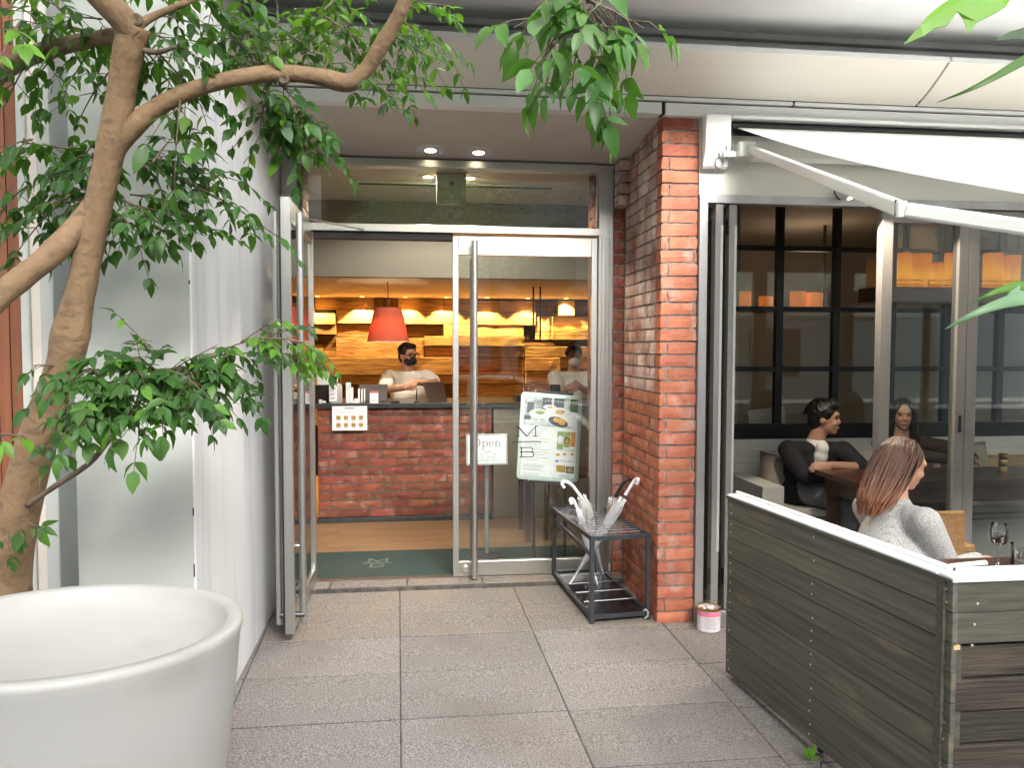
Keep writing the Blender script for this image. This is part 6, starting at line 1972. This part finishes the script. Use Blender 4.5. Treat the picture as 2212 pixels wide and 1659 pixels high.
# ================================================================ the tree
tr = thing('ash_tree', 'leaning ash tree with a pale brown trunk behind the white planter', 'tree', (-1.42, -2.2, gz(-2.2)))
def smooth_path(pts, n=4):
    P = [Vector(p) for p in pts]
    out = []
    for i in range(len(P) - 1):
        p0, p1, p2, p3 = P[max(i - 1, 0)], P[i], P[i + 1], P[min(i + 2, len(P) - 1)]
        for k in range(n):
            t = k / n
            out.append(0.5 * ((2 * p1) + (p2 - p0) * t + (2 * p0 - 5 * p1 + 4 * p2 - p3) * t * t + (3 * p1 - p0 - 3 * p2 + p3) * t ** 3))
    out.append(P[-1])
    return out
def limb(name, spec, m, parent, seg=14, rough=.05, n=5, knots=()):
    """spec: (u, v, distance, width in photo units)"""
    P = smooth_path([pt(u, v, d) for u, v, d, w_ in spec], n)
    Rd = smooth_path([(w_ * d / FPX / 2, 0, 0) for u, v, d, w_ in spec], n)
    rad = []
    for i, (p, r_) in enumerate(zip(P, Rd)):
        k = 1 + rough * noise.noise(p * 9.0) * 2
        rad.append(r_.x * k)
    b = MB(); b.tube(P, rad, seg)
    vs = [Vector(v) for v in b.v]
    for i, v in enumerate(vs):
        c = P[min(i // seg, len(P) - 1)]
        d = v - c
        b.v[i] = tuple(c + d * (1 + rough * noise.noise(v * 30.0) + rough * .7 * noise.noise(v * 70.0)))
    return b.build(name, m, parent, sharp=180)
base = Vector((-1.43, -2.2, gz(-2.2) - .05))
# trunk in world points: root, then up through the photograph's line
tk = [(base + Vector((-.03, .0, .0)), .075), (base + Vector((0, 0, .3)), .066)]
sp_ = [(18, 1255, 2.60, 92), (42, 1100, 2.56, 84), (85, 935, 2.50, 77), (135, 800, 2.45, 68), (152, 722, 2.42, 76), (172, 640, 2.39, 60), (196, 520, 2.36, 57), (222, 400, 2.33, 56), (248, 280, 2.30, 60), (264, 190, 2.28, 58), (276, 120, 2.26, 62), (290, 55, 2.24, 70)]
P = smooth_path([p for p, r_ in tk] + [pt(u, v, d) for u, v, d, w_ in sp_], 6)
Rd = smooth_path([(r_, 0, 0) for p, r_ in tk] + [(w_ * d / FPX / 2, 0, 0) for u, v, d, w_ in sp_], 6)
b = MB(); b.tube(P, [r_.x for r_ in Rd], 20)
for i in range(len(b.v)):
    v = Vector(b.v[i]); c = P[min(i // 20, len(P) - 1)]
    b.v[i] = tuple(c + (v - c) * (1 + .05 * noise.noise(v * 14.0) + .035 * noise.noise(v * 45.0)))
b.build('trunk', M['bark'], tr, sharp=180)
limb('branch', [(290, 70, 2.24, 62), (255, 30, 2.20, 58), (205, -20, 2.16, 54), (120, -120, 2.10, 46)], M['bark'], tr)
limb('branch', [(240, 345, 2.32, 34), (266, 300, 2.31, 42), (302, 260, 2.30, 41), (345, 228, 2.30, 38), (420, 192, 2.31, 35), (520, 166, 2.33, 34), (610, 158, 2.36, 36), (690, 165, 2.38, 36), (752, 178, 2.40, 38), (790, 150, 2.39, 34), (825, 95, 2.36, 33), (862, 30, 2.33, 31), (905, -60, 2.28, 28), (1000, -190, 2.15, 22), (1130, -240, 1.9, 17), (1230, -160, 1.72, 12), (1262, -30, 1.62, 8), (1270, 20, 1.60, 6)], M['bark'], tr)
limb('branch', [(212, 425, 2.35, 36), (180, 470, 2.34, 44), (120, 540, 2.30, 50), (60, 590, 2.26, 50), (0, 640, 2.22, 50), (-80, 720, 2.18, 48)], M['bark'], tr)
limb('branch', [(-40, 190, 2.5, 34), (30, 140, 2.48, 36), (90, 112, 2.46, 38), (150, 95, 2.42, 34), (225, 80, 2.30, 34), (275, 75, 2.26, 36)], M['bark'], tr)
limb('branch', [(290, 60, 2.24, 26), (330, 35, 2.25, 17), (400, 5, 2.26, 13), (470, -30, 2.3, 11)], M['bark'], tr)
limb('branch', [(60, 1092, 2.50, 13), (120, 1050, 2.44, 12), (190, 1003, 2.38, 12), (240, 945, 2.32, 12), (270, 905, 2.28, 12), (292, 880, 2.26, 9)], M['barkd'], tr, seg=10, rough=.12)
limb('branch', [(300, 105, 2.26, 14), (340, 112, 2.24, 11), (380, 100, 2.2, 8)], M['barkd'], tr, seg=8)
# old pruning scars
for (u, v, d, r_) in ((612, 170, 2.335, .012), (165, 690, 2.385, .010), (143, 765, 2.40, .010), (232, 330, 2.295, .012), (292, 40, 2.2, .014)):
    q = pt(u, v, d)
    b = MB(); b.lathe([(r_ * .35, -.004), (r_, .002), (r_ * 1.35, -.002), (r_ * 1.4, -.010), (0, -.012)], (0, 0, 0), 14, M=Matrix.Translation(q) @ (-_fw).to_track_quat('Z', 'Y').to_matrix().to_4x4()); b.build('scar', M['barkd'], tr)

# ---- leaves
def leaf_mesh(name, m, seed, w_=.24, fold=.35, droop=.25, wave=.02, n=6):
    rn_ = random.Random(seed)
    vs, fs = [], []
    for i in range(n + 1):
        t = i / n
        wd = 1.12 * w_ * (math.sin(PI * min(1, t * 1.02) ** .80)) ** .85 * (1 - .25 * t)
        if i == n: wd = 0.002
        if i == 0: wd = 0.012
        z = -droop * t * t
        vs += [(-wd + rn_.uniform(-wave, wave) * (0 < i < n), t, z + wd * fold + rn_.uniform(-wave, wave)), (0, t, z), (wd + rn_.uniform(-wave, wave) * (0 < i < n), t, z + wd * fold + rn_.uniform(-wave, wave))]
    for i in range(n):
        a = i * 3
        fs += [(a, a + 1, a + 4, a + 3), (a + 1, a + 2, a + 5, a + 4)]
    b = MB(); b.add(vs, fs, 0, True)
    return b.mesh(name, m, 180)
LM = [leaf_mesh('leaf', M['leaf'], k, .20 + .022 * (k % 5), .10 + .13 * (k % 4), .05 + .11 * (k % 4), .012 + .008 * (k % 3)) for k in range(12)]
LY = [leaf_mesh('leaf', M['leafy'], 40 + k, .22 + .03 * k, .25, .2) for k in range(3)]
leaves, twigs = [], MB()
lr = random.Random(2024)
def leaf_at(p, d, up, L, young):
    L = L * 1.06 * lr.choice((.7, .9, 1.0, 1.0, 1.1))
    d = d.normalized(); x = d.cross(up)
    if x.length < 1e-3: x = d.orthogonal()
    x.normalize(); z = x.cross(d)
    leaves.append((Matrix.Translation(p) @ Matrix(((x.x, d.x, z.x, 0), (x.y, d.y, z.y, 0), (x.z, d.z, z.z, 0), (0, 0, 0, 1))) @ Matrix.Scale(L, 4), young))
def spray(p0, p1, n=5, L=.050, young=0.0, droop=.10, rl=.13, per=3, twig=True, spread=1.0):
    """a twig with compound leaves: opposite leaflets and one at the end"""
    p0, p1 = Vector(p0), Vector(p1)
    mid = p0.lerp(p1, .5) + Vector((0, 0, droop * .35 * (p1 - p0).length))
    pts = smooth_path([p0, mid, p1], 4)
    if twig: twigs.tube(pts, [.0035 * (1 - .6 * k / (len(pts) - 1)) for k in range(len(pts))], 5)
    ax = (p1 - p0).normalized()
    for k in range(n):
        t = (k + .6) / n
        q = pts[min(int(t * (len(pts) - 1)), len(pts) - 1)]
        for sgn in ((1, -1) if k < n - 1 else (0,)):
            sd = ax.cross(Z)
            if sd.length < .1: sd = Vector((1, 0, 0))
            sd.normalize()
            rd = (ax * lr.uniform(.35, .9) + sd * sgn * lr.uniform(.5, 1.1) * spread + Z * lr.uniform(-.55, .18) - _fw * lr.uniform(-.35, .45)).normalized()
            rlen = rl * lr.uniform(.7, 1.15)
            rp = [q, q + rd * rlen * .5, q + rd * rlen + Vector((0, 0, -rlen * lr.uniform(.1, .45)))]
            twigs.tube(rp, [.0016, .0013, .0009], 4)
            rax = (rp[2] - rp[0]).normalized()
            up = (Z + Vector((lr.uniform(-.5, .5), lr.uniform(-.9, .3), 0))).normalized()
            s_ = rax.cross(up).normalized()
            for j in range(per):
                tt = .35 + .6 * j / max(1, per - 1) if per > 1 else .8
                c = rp[0].lerp(rp[1], tt * 2) if tt < .5 else rp[1].lerp(rp[2], tt * 2 - 1)
                for sg in (1, -1):
                    d = (rax * lr.uniform(.3, .7) + s_ * sg * lr.uniform(.6, 1.0) + Vector((0, 0, lr.uniform(-.75, .0))))
                    leaf_at(c, d, (up + Vector((lr.uniform(-.5, .5), lr.uniform(-.5, .5), 0))).normalized(), L * lr.uniform(.72, 1.12), lr.random() < young)
            leaf_at(rp[2], rax + Vector((0, 0, lr.uniform(-.7, -.1))), up, L * lr.uniform(.95, 1.25), lr.random() < young)
def sp(u0, v0, d0, u1, v1, d1, **k): spray(pt(u0, v0, d0), pt(u1, v1, d1), **k)
# above and around the crotch
for a in ((300, 60, 2.25, 420, 120, 2.40), (330, 30, 2.25, 470, 70, 2.50), (300, 90, 2.26, 380, 200, 2.45), (340, 110, 2.24, 440, 235, 2.50), (420, -20, 2.30, 520, 90, 2.50), (470, -30, 2.30, 610, 60, 2.60), (360, 5, 2.25, 330, -60, 2.50)):
    sp(*a, n=4, L=.050, young=.12)
# left of the trunk, high
for a in ((230, 70, 2.30, 150, 180, 2.54), (200, 70, 2.30, 90, 60, 2.54), (150, 95, 2.35, 60, 190, 2.54), (100, 60, 2.30, 20, 10, 2.54), (60, 130, 2.40, 10, 230, 2.44), (130, 20, 2.20, 60, -30, 2.44), (240, 150, 2.30, 170, 260, 2.59), (220, 40, 2.20, 130, 50, 2.39)):
    sp(*a, n=3, L=.052, young=.15)
sp(40, 50, 1.9, 5, 120, 1.8, n=2, L=.05, young=1.0, per=2)
# behind the trunk, middle height
for a in ((235, 330, 2.40, 130, 370, 2.61), (225, 350, 2.40, 90, 420, 2.56), (215, 400, 2.40, 120, 500, 2.56), (210, 420, 2.40, 60, 480, 2.56), (150, 320, 2.35, 60, 330, 2.56), (200, 330, 2.40, 200, 450, 2.61), (150, 420, 2.35, 40, 540, 2.51), (60, 400, 2.30, 0, 460, 2.46), (220, 300, 2.40, 170, 350, 2.56), (70, 300, 2.30, 0, 330, 2.46)):
    sp(*a, n=4, L=.050, young=.05)
# to the right of the trunk
for a in ((285, 345, 2.32, 400, 350, 2.40), (285, 350, 2.32, 470, 430, 2.45), (400, 390, 2.33, 605, 515, 2.50), (280, 420, 2.33, 390, 440, 2.40), (275, 440, 2.33, 470, 500, 2.48), (265, 430, 2.33, 350, 480, 2.35), (255, 460, 2.33, 290, 510, 2.40), (330, 350, 2.30, 380, 290, 2.40), (380, 370, 2.32, 500, 385, 2.45)):
    sp(*a, n=4, L=.047, young=.03, rl=.11)
sp(390, 210, 2.3, 380, 320, 2.25, n=2, L=.06, young=.0, per=2)
# hanging bunch right of the wall
for a in ((560, 185, 2.34, 610, 270, 2.42), (560, 190, 2.34, 690, 290, 2.47), (600, 175, 2.35, 730, 330, 2.52), (570, 220, 2.33, 560, 300, 2.42), (620, 240, 2.36, 640, 340, 2.47)):
    sp(*a, n=4, L=.050, young=.08, rl=.10)
# along the big limb, above
for a in ((560, 150, 2.36, 520, 40, 2.52), (600, 145, 2.36, 600, 10, 2.52), (640, 150, 2.38, 690, 60, 2.62), (700, 150, 2.40, 760, 40, 2.67), (780, 120, 2.40, 720, 20, 2.57), (820, 90, 2.40, 900, 60, 2.72), (830, 70, 2.40, 930, 130, 2.72), (800, 120, 2.40, 880, 190, 2.67), (850, 40, 2.38, 970, 110, 2.72), (860, 20, 2.36, 960, 10, 2.62), (650, 90, 2.40, 560, 60, 2.62), (740, 60, 2.40, 660, 20, 2.62), (500, 70, 2.30, 560, 150, 2.42), (700, 20, 2.40, 780, -40, 2.62)):
    sp(*a, n=4, L=.046, young=.35)
sp(790, 170, 2.4, 850, 210, 2.35, n=2, L=.045, per=2, rl=.08)
# low spray on the thin branch
for a in ((290, 880, 2.26, 200, 800, 2.2), (290, 880, 2.26, 330, 780, 2.3), (300, 850, 2.28, 470, 745, 2.35), (400, 790, 2.32, 620, 715, 2.4), (440, 770, 2.33, 690, 770, 2.45), (330, 800, 2.3, 520, 800, 2.3), (280, 880, 2.26, 160, 870, 2.15), (290, 870, 2.26, 410, 850, 2.2), (250, 860, 2.25, 140, 930, 2.15), (340, 800, 2.3, 250, 760, 2.25), (380, 800, 2.3, 460, 870, 2.2), (200, 800, 2.2, 130, 810, 2.2)):
    sp(*a, n=4, L=.048, young=.12, rl=.11)
for a in ((300, 850, 2.28, 380, 790, 2.28), (320, 840, 2.28, 300, 770, 2.3), (270, 860, 2.25, 220, 830, 2.22), (350, 820, 2.3, 440, 800, 2.28), (300, 870, 2.26, 350, 900, 2.2), (240, 850, 2.24, 180, 900, 2.18), (260, 830, 2.25, 300, 800, 2.2), (400, 800, 2.3, 430, 850, 2.25), (450, 780, 2.32, 540, 830, 2.33), (210, 830, 2.2, 240, 900, 2.15)):
    sp(*a, n=4, L=.046, young=.04, rl=.10)
for a in ((520, 740, 2.36, 600, 690, 2.4), (560, 730, 2.36, 660, 740, 2.4), (620, 730, 2.4, 700, 765, 2.45)):
    sp(*a, n=3, L=.038, young=.95, rl=.09)
sp(330, 760, 2.3, 262, 690, 2.3, n=2, L=.034, young=.5, per=2, rl=.07)
sp(300, 900, 2.22, 300, 960, 2.2, n=2, L=.056, young=0, per=1, rl=.07)
# by the trunk base and the far left
sp(120, 790, 2.4, 70, 790, 2.35, n=2, L=.05, per=1, rl=.06)
sp(40, 1120, 2.46, 80, 1140, 2.42, n=2, L=.052, per=1, rl=.05, young=.2)
sp(15, 1140, 2.46, 20, 1190, 2.42, n=2, L=.050, per=1, rl=.05)
sp(0, 940, 2.1, 60, 945, 2.05, n=2, L=.050, per=1, rl=.05, young=1.0)
# bunch hanging into the top of the picture
for a in ((1262, -20, 1.62, 1110, 60, 1.6), (1262, -10, 1.62, 1180, 110, 1.6), (1268, 10, 1.6, 1240, 140, 1.58), (1270, 15, 1.6, 1350, 110, 1.6), (1268, 0, 1.6, 1390, 60, 1.62), (1262, -30, 1.62, 1160, 10, 1.6), (1250, 130, 1.58, 1300, 215, 1.57), (1265, -10, 1.6, 1320, 40, 1.55), (1230, 60, 1.58, 1170, 130, 1.6)):
    sp(*a, n=3, L=.060, young=.02, per=1, rl=.085, spread=1.1)
sp(1300, 120, 1.57, 1320, 230, 1.56, n=2, L=.060, per=1, rl=.06)
# out of frame, so the crown goes on
for k in range(26):
    p = Vector((lr.uniform(-1.6, 0.6), lr.uniform(-3.0, -2.2), lr.uniform(2.75, 3.5)))
    spray(p, p + Vector((lr.uniform(-.35, .35), lr.uniform(-.35, .35), lr.uniform(-.1, .25))), n=4, L=.05, young=.2)
# extra foliage added above the picture to shade the forecourt and left wall
shade_clumps = [(Vector((lr.uniform(-3.0, .7), lr.uniform(-5.6, -3.1), lr.uniform(3.25, 3.95))), lr.uniform(.25, .45)) for k in range(46)]
for c, q in shade_clumps:
    twigs.tube([Vector((-.95, -2.62, 2.55)), Vector((-.95, -2.7, 3.1)).lerp(c, .45) + Vector((0, 0, .12)), c], [.018, .010, .003], 5)
    for k in range(75):
        d = Vector((lr.gauss(0, 1), lr.gauss(0, 1), lr.gauss(0, .7))).normalized() * q * lr.uniform(.3, 1) ** .5
        leaf_at(c + d, Vector((lr.uniform(-1, 1), lr.uniform(-1, 1), lr.uniform(-.9, .1))), (Z + Vector((lr.uniform(-.5, .5), lr.uniform(-.5, .5), 0))).normalized(), .085, lr.random() < .2)
twigs.build('twigs', M['barkd'], tr, sharp=180)
tag(tr.children[-1], kind='stuff')
# the 300 leaves that show largest are single parts, the others one part
def shows(Mx):
    d = Mx.translation - CAM_P
    z = d.dot(_fw)
    if z < .1: return 0
    u = 1106 + FPX * d.dot(_rt) / z; v = 829.5 - FPX * d.dot(_up) / z
    if not (-20 < u < 2230 and -20 < v < 1670): return 0
    return Mx.to_scale().x / z
order = sorted(range(len(leaves)), key=lambda i: -shows(leaves[i][0]))
big = set(order[:300])
rest = MB()
for i, (Mx, yg) in enumerate(leaves):
    me = (LY if yg else LM)[i % (3 if yg else 12)]
    if i in big: inst('leaf', me, Mx, tr)
    else:
        rest.add([v.co[:] for v in me.vertices], [p.vertices[:] for p in me.polygons], 1 if yg else 0, True, Mx)
o = rest.build('foliage', [M['leaf'], M['leafy']], tr, sharp=180)
tag(o, kind='stuff')

# ================================================================ plant at the viewer's right
pl = thing('foreground_plant', 'plant with a bright lobed leaf and long blades hanging in from the picture edge', 'plant', (1.15, -3.95, gz(-3.95)))
st0 = Vector((1.15, -3.95, gz(-3.95)))
stem_top = pt(2330, -60, .95)
MB().tube(smooth_path([st0, st0 + Vector((.02, -.03, .9)), pt(2420, 500, 1.05), stem_top], 5), .009, 8).build('stem', M['barkd'], pl)
def flat_leaf(name, outline, mids, m, thick=.0008):
    b = MB(); b.add([pt(*q) for q in outline], [tuple(range(len(outline)))])
    o = b.build(name, m, pl)
    so = o.modifiers.new('thickness', 'SOLIDIFY'); so.thickness = thick
    return o
def _old(name, outline, mids, m, thick=.0008, sub=True):
    """outline in photo units with distance: a lobed blade, curved"""
    b = MB()
    n = len(outline)
    vs = [pt(*q) for q in outline]
    c = [pt(*q) for q in mids]
    allv = vs + c
    # fan to the nearest midrib point
    fs = []
    idx = []
    for v in vs: idx.append(min(range(len(c)), key=lambda k: (c[k] - v).length))
    for i in range(n):
        j = (i + 1) % n
        fs.append((i, j, n + idx[j])) if idx[i] == idx[j] else fs.extend([(i, j, n + idx[j]), (i, n + idx[j], n + idx[i])])
    b.add(allv, fs, 0, True)
    o = b.build(name, m, pl, sharp=180)
    so = o.modifiers.new('thickness', 'SOLIDIFY'); so.thickness = thick
    return o
flat_leaf('leaf', [(1950, 98, .80), (1988, 55, .82), (2003, 35, .83), (2030, 12, .84), (2060, -8, .85), (2140, -40, .87), (2212, -40, .87), (2172, 15, .84), (2150, 28, .82), (2160, 22, .82), (2110, 48, .80), (2092, 74, .78), (2080, 40, .82), (2068, 25, .83), (2045, 55, .80), (2018, 62, .80), (1995, 78, .79)],
          [(1975, 80, .81), (2010, 50, .815), (2045, 28, .82), (2080, 10, .83), (2092, 55, .80), (2130, 5, .83), (2170, -15, .84)], M['bright'])
flat_leaf('leaf', [(2150, 88, .9), (2180, 68, .9), (2215, 58, .9), (2260, 60, .9), (2212, 84, .9), (2180, 84, .9)], [(2180, 78, .89), (2215, 70, .89)], M['leaf'])
def blade(pts, wmax, m):
    P = smooth_path([pt(*q) for q in pts], 6)
    b = MB(); vs, fs = [], []
    n = len(P)
    for i, p in enumerate(P):
        t = (P[min(i + 1, n - 1)] - P[max(i - 1, 0)]).normalized()
        s_ = (t.cross(_fw) + _fw * .4).normalized()
        w_ = wmax * min(1, .05 + 1.6 * i / n) 
        vs += [p - s_ * w_, p + _fw * w_ * .35, p + s_ * w_]
    for i in range(n - 1):
        a = i * 3
        fs += [(a, a + 1, a + 4, a + 3), (a + 1, a + 2, a + 5, a + 4)]
    b.add(vs, fs, 0, True); o = b.build('blade', m, pl, sharp=180)
    so = o.modifiers.new('thickness', 'SOLIDIFY'); so.thickness = .0006
blade([(2024, 221, .9), (2090, 195, .88), (2150, 165, .88), (2212, 130, .9), (2300, 90, .95), (2400, 90, 1.02)], .0065, M['leaf'])
blade([(2040, 712, .85), (2090, 685, .84), (2150, 660, .84), (2212, 645, .86), (2300, 640, .92), (2420, 660, 1.02)], .0085, M['blade'])
blade([(2100, 655, .95), (2140, 635, .94), (2180, 622, .95), (2230, 618, .97), (2420, 640, 1.03)], .0065, M['leafy'])
blade([(2170, 660, .95), (2180, 640, .94), (2200, 628, .95), (2240, 620, .98), (2420, 620, 1.03)], .0065, M['blade'])
# weed and peg at the foot of the screen
q = atz(1748, 1640, gz(-2.3) + .02)
wd = thing('weed', 'small bright green weed growing under the board screen', 'weed', (q.x, q.y, gz(q.y)))
for (du, dv, L_) in ((-14, -20, .035), (12, -14, .040), (2, -30, .03), (16, 8, .028)):
    d = (pt(1745 + du, 1640 + dv, 2.5) - pt(1745, 1650, 2.5)).normalized()
    inst('leaf', LY[0], Matrix.Translation(Vector((q.x, q.y, gz(q.y) + .02))) @ basis(d.cross(-_fw).normalized(), d, d.cross(-_fw).normalized().cross(d), (0, 0, 0)) @ Matrix.Diagonal((L_ * 1.5, L_ * 1.5, L_, 1)), wd)
MB().tube([(q.x, q.y, gz(q.y)), (q.x, q.y, gz(q.y) + .03)], .0015, 5).build('stem', M['leafy'], wd)
q = atz(1773, 1655, gz(-2.35) + .02)
pg = MB().tube([(q.x, q.y, gz(q.y)), (q.x, q.y, gz(q.y) + .035)], .0035, 8).build('peg', M['wire']); tag(pg, 'thin metal peg standing beside the weed', 'peg')

# ================================================================ the street behind the viewer (seen in the glass)
op = thing('opposite_building', 'pale sided building across the street mirrored in the doors', 'building', (0, -19, -.3))
for k in range(34):
    z = -.2 + .30 * k
    MB().box(-34, 34, -19.0 + .03 * (k % 2), -18.6, z, z + .292).build('siding_board', M['siding'], op)
for k in range(7):
    MB().box(-13 + 4 * k, -11.2 + 4 * k, -18.62, -18.55, 3.2, 4.8).build('window', M['carg'], op)
    MB().box(-13 + 4 * k, -11.2 + 4 * k, -18.62, -18.55, .6, 2.2).build('window', M['carg'], op)
gr = thing('guard_rail', 'green guard rail with white posts along the street mirrored in the doors', 'guard rail', (0, -7.35, -.3))
for z in (.06, .42, .74): MB().tube([(-5.5, -7.35, z - .05), (5.5, -7.35, z - .05)], .028, 8).build('rail', M['railg'], gr)
for k in range(6): MB().tube([(-5 + 2 * k, -7.35, -.40), (-5 + 2 * k, -7.35, .75)], .035, 10).build('post', M['carw'], gr)
# patrol car
car = thing('patrol_car', 'white patrol car with a red roof lamp mirrored in the closed door', 'car', (.8, -9.0, -.4))
G0 = -.40
prof = [(-2.2, .32), (-2.25, .62), (-2.1, .78), (-1.2, .86), (-.75, 1.36), (.0, 1.46), (.95, 1.42), (1.65, .98), (2.15, .92), (2.25, .60), (2.2, .32)]
n = len(prof)
b = MB(); b.add([(.8 + x, -9.75, G0 + z) for x, z in prof] + [(.8 + x, -8.2, G0 + z) for x, z in prof],
                [tuple(range(n)), tuple(reversed(range(n, 2 * n)))] + [(i, i + n, (i + 1) % n + n, (i + 1) % n) for i in range(n)])
b.build('body', M['carw'], car, .05)
for pr in ([(-.98, .90), (-.62, 1.32), (-.02, 1.40), (-.02, .92)], [(.06, .92), (.06, 1.40), (.85, 1.36), (1.35, .98)]):
    b = MB(); b.add([(.8 + x, -8.205, G0 + z) for x, z in pr] + [(.8 + x, -8.19, G0 + z) for x, z in pr], [(0, 1, 2, 3), (7, 6, 5, 4), (0, 4, 5, 1), (1, 5, 6, 2), (2, 6, 7, 3), (3, 7, 4, 0)]); b.build('window', M['carg'], car)
MB().box(.8 - 2.2, .8 + 2.2, -8.196, -8.185, G0 + .36, G0 + .62).build('black_panel', M['plasb'], car)
MB().box(.8 - .25, .8 + .55, -9.4, -8.6, G0 + 1.47, G0 + 1.60).build('roof_lamp', M['red'], car, .03)
for x in (-1.4, 1.4):
    for y in (-9.7, -8.35):
        wl = MB(); wl.lathe([(0, -.1), (.30, -.1), (.31, -.06), (.31, .06), (.30, .1), (0, .1)], (0, 0, 0), 24, M=Matrix.Translation((.8 + x, y, G0 + .31)) @ Matrix.Rotation(R(90), 4, 'X')); o = wl.build('wheel', M['rubber'], car)
        rm = MB(); rm.lathe([(0, -.105), (.18, -.105), (.18, .105), (0, .105)], (0, 0, 0), 20, M=Matrix.Translation((.8 + x, y, G0 + .31)) @ Matrix.Rotation(R(90), 4, 'X')); rm.build('rim', M['wire'], o)
inst('lettering', text_mesh('警視庁', .17, M['ink']), basis((-1, 0, 0), (0, 0, 1), (0, 1, 0), (.9, -8.182, G0 + .75)), car)
# street trees
def street_tree(x, y, h, r_, label, seed):
    t = thing('street_tree', label, 'tree', (x, y, -.35), 'street trees behind the viewer')
    MB().tube(smooth_path([(x, y, -.4), (x + .05, y, h * .3), (x - .05, y, h * .55), (x, y, h * .85)], 4), [.14 - .1 * k / 12 for k in range(13)], 10).build('trunk', M['bark'], t)
    rr = random.Random(seed)
    b = MB()
    me = LM[0]
    cl = [(Vector((x + rr.gauss(0, r_ * .5), y + rr.gauss(0, r_ * .5), h * .72 + rr.gauss(0, r_ * .38))), rr.uniform(.35, .75)) for k in range(26)]
    V = [v.co[:] for v in me.vertices]; Fc = [p.vertices[:] for p in me.polygons]
    for k in range(2600):
        c, q = rr.choice(cl)
        d = Vector((rr.gauss(0, 1), rr.gauss(0, 1), rr.gauss(0, .8))).normalized() * q * rr.uniform(.5, 1) ** .4
        Mx = Matrix.Translation(c + d) @ Euler((rr.uniform(-.9, .5), rr.uniform(-.6, .6), rr.uniform(0, 6.28))).to_matrix().to_4x4() @ Matrix.Scale(rr.uniform(.10, .17), 4)
        b.add(V, Fc, 0, True, Mx)
    o = b.build('crown', M['dgreen'], t, sharp=180); tag(o, kind='stuff')
street_tree(-0.4, -8.0, 4.9, 1.5, 'leafy street tree mirrored on the left of the doors', 1)  # set here, crown low, so it shades the planter
street_tree(1.6, -11.8, 6.2, 1.9, 'leafy street tree across the road mirrored in the transom', 2)
street_tree(5.2, -7.8, 5.6, 1.6, 'leafy street tree mirrored on the glass leaves of the dining bay', 3)
street_tree(8.3, -8.4, 5.8, 1.9, 'leafy street tree mirrored nearest the picture edge', 4)
street_tree(11.4, -9.2, 6.0, 2.0, 'far leafy street tree mirrored past the wide post', 5)
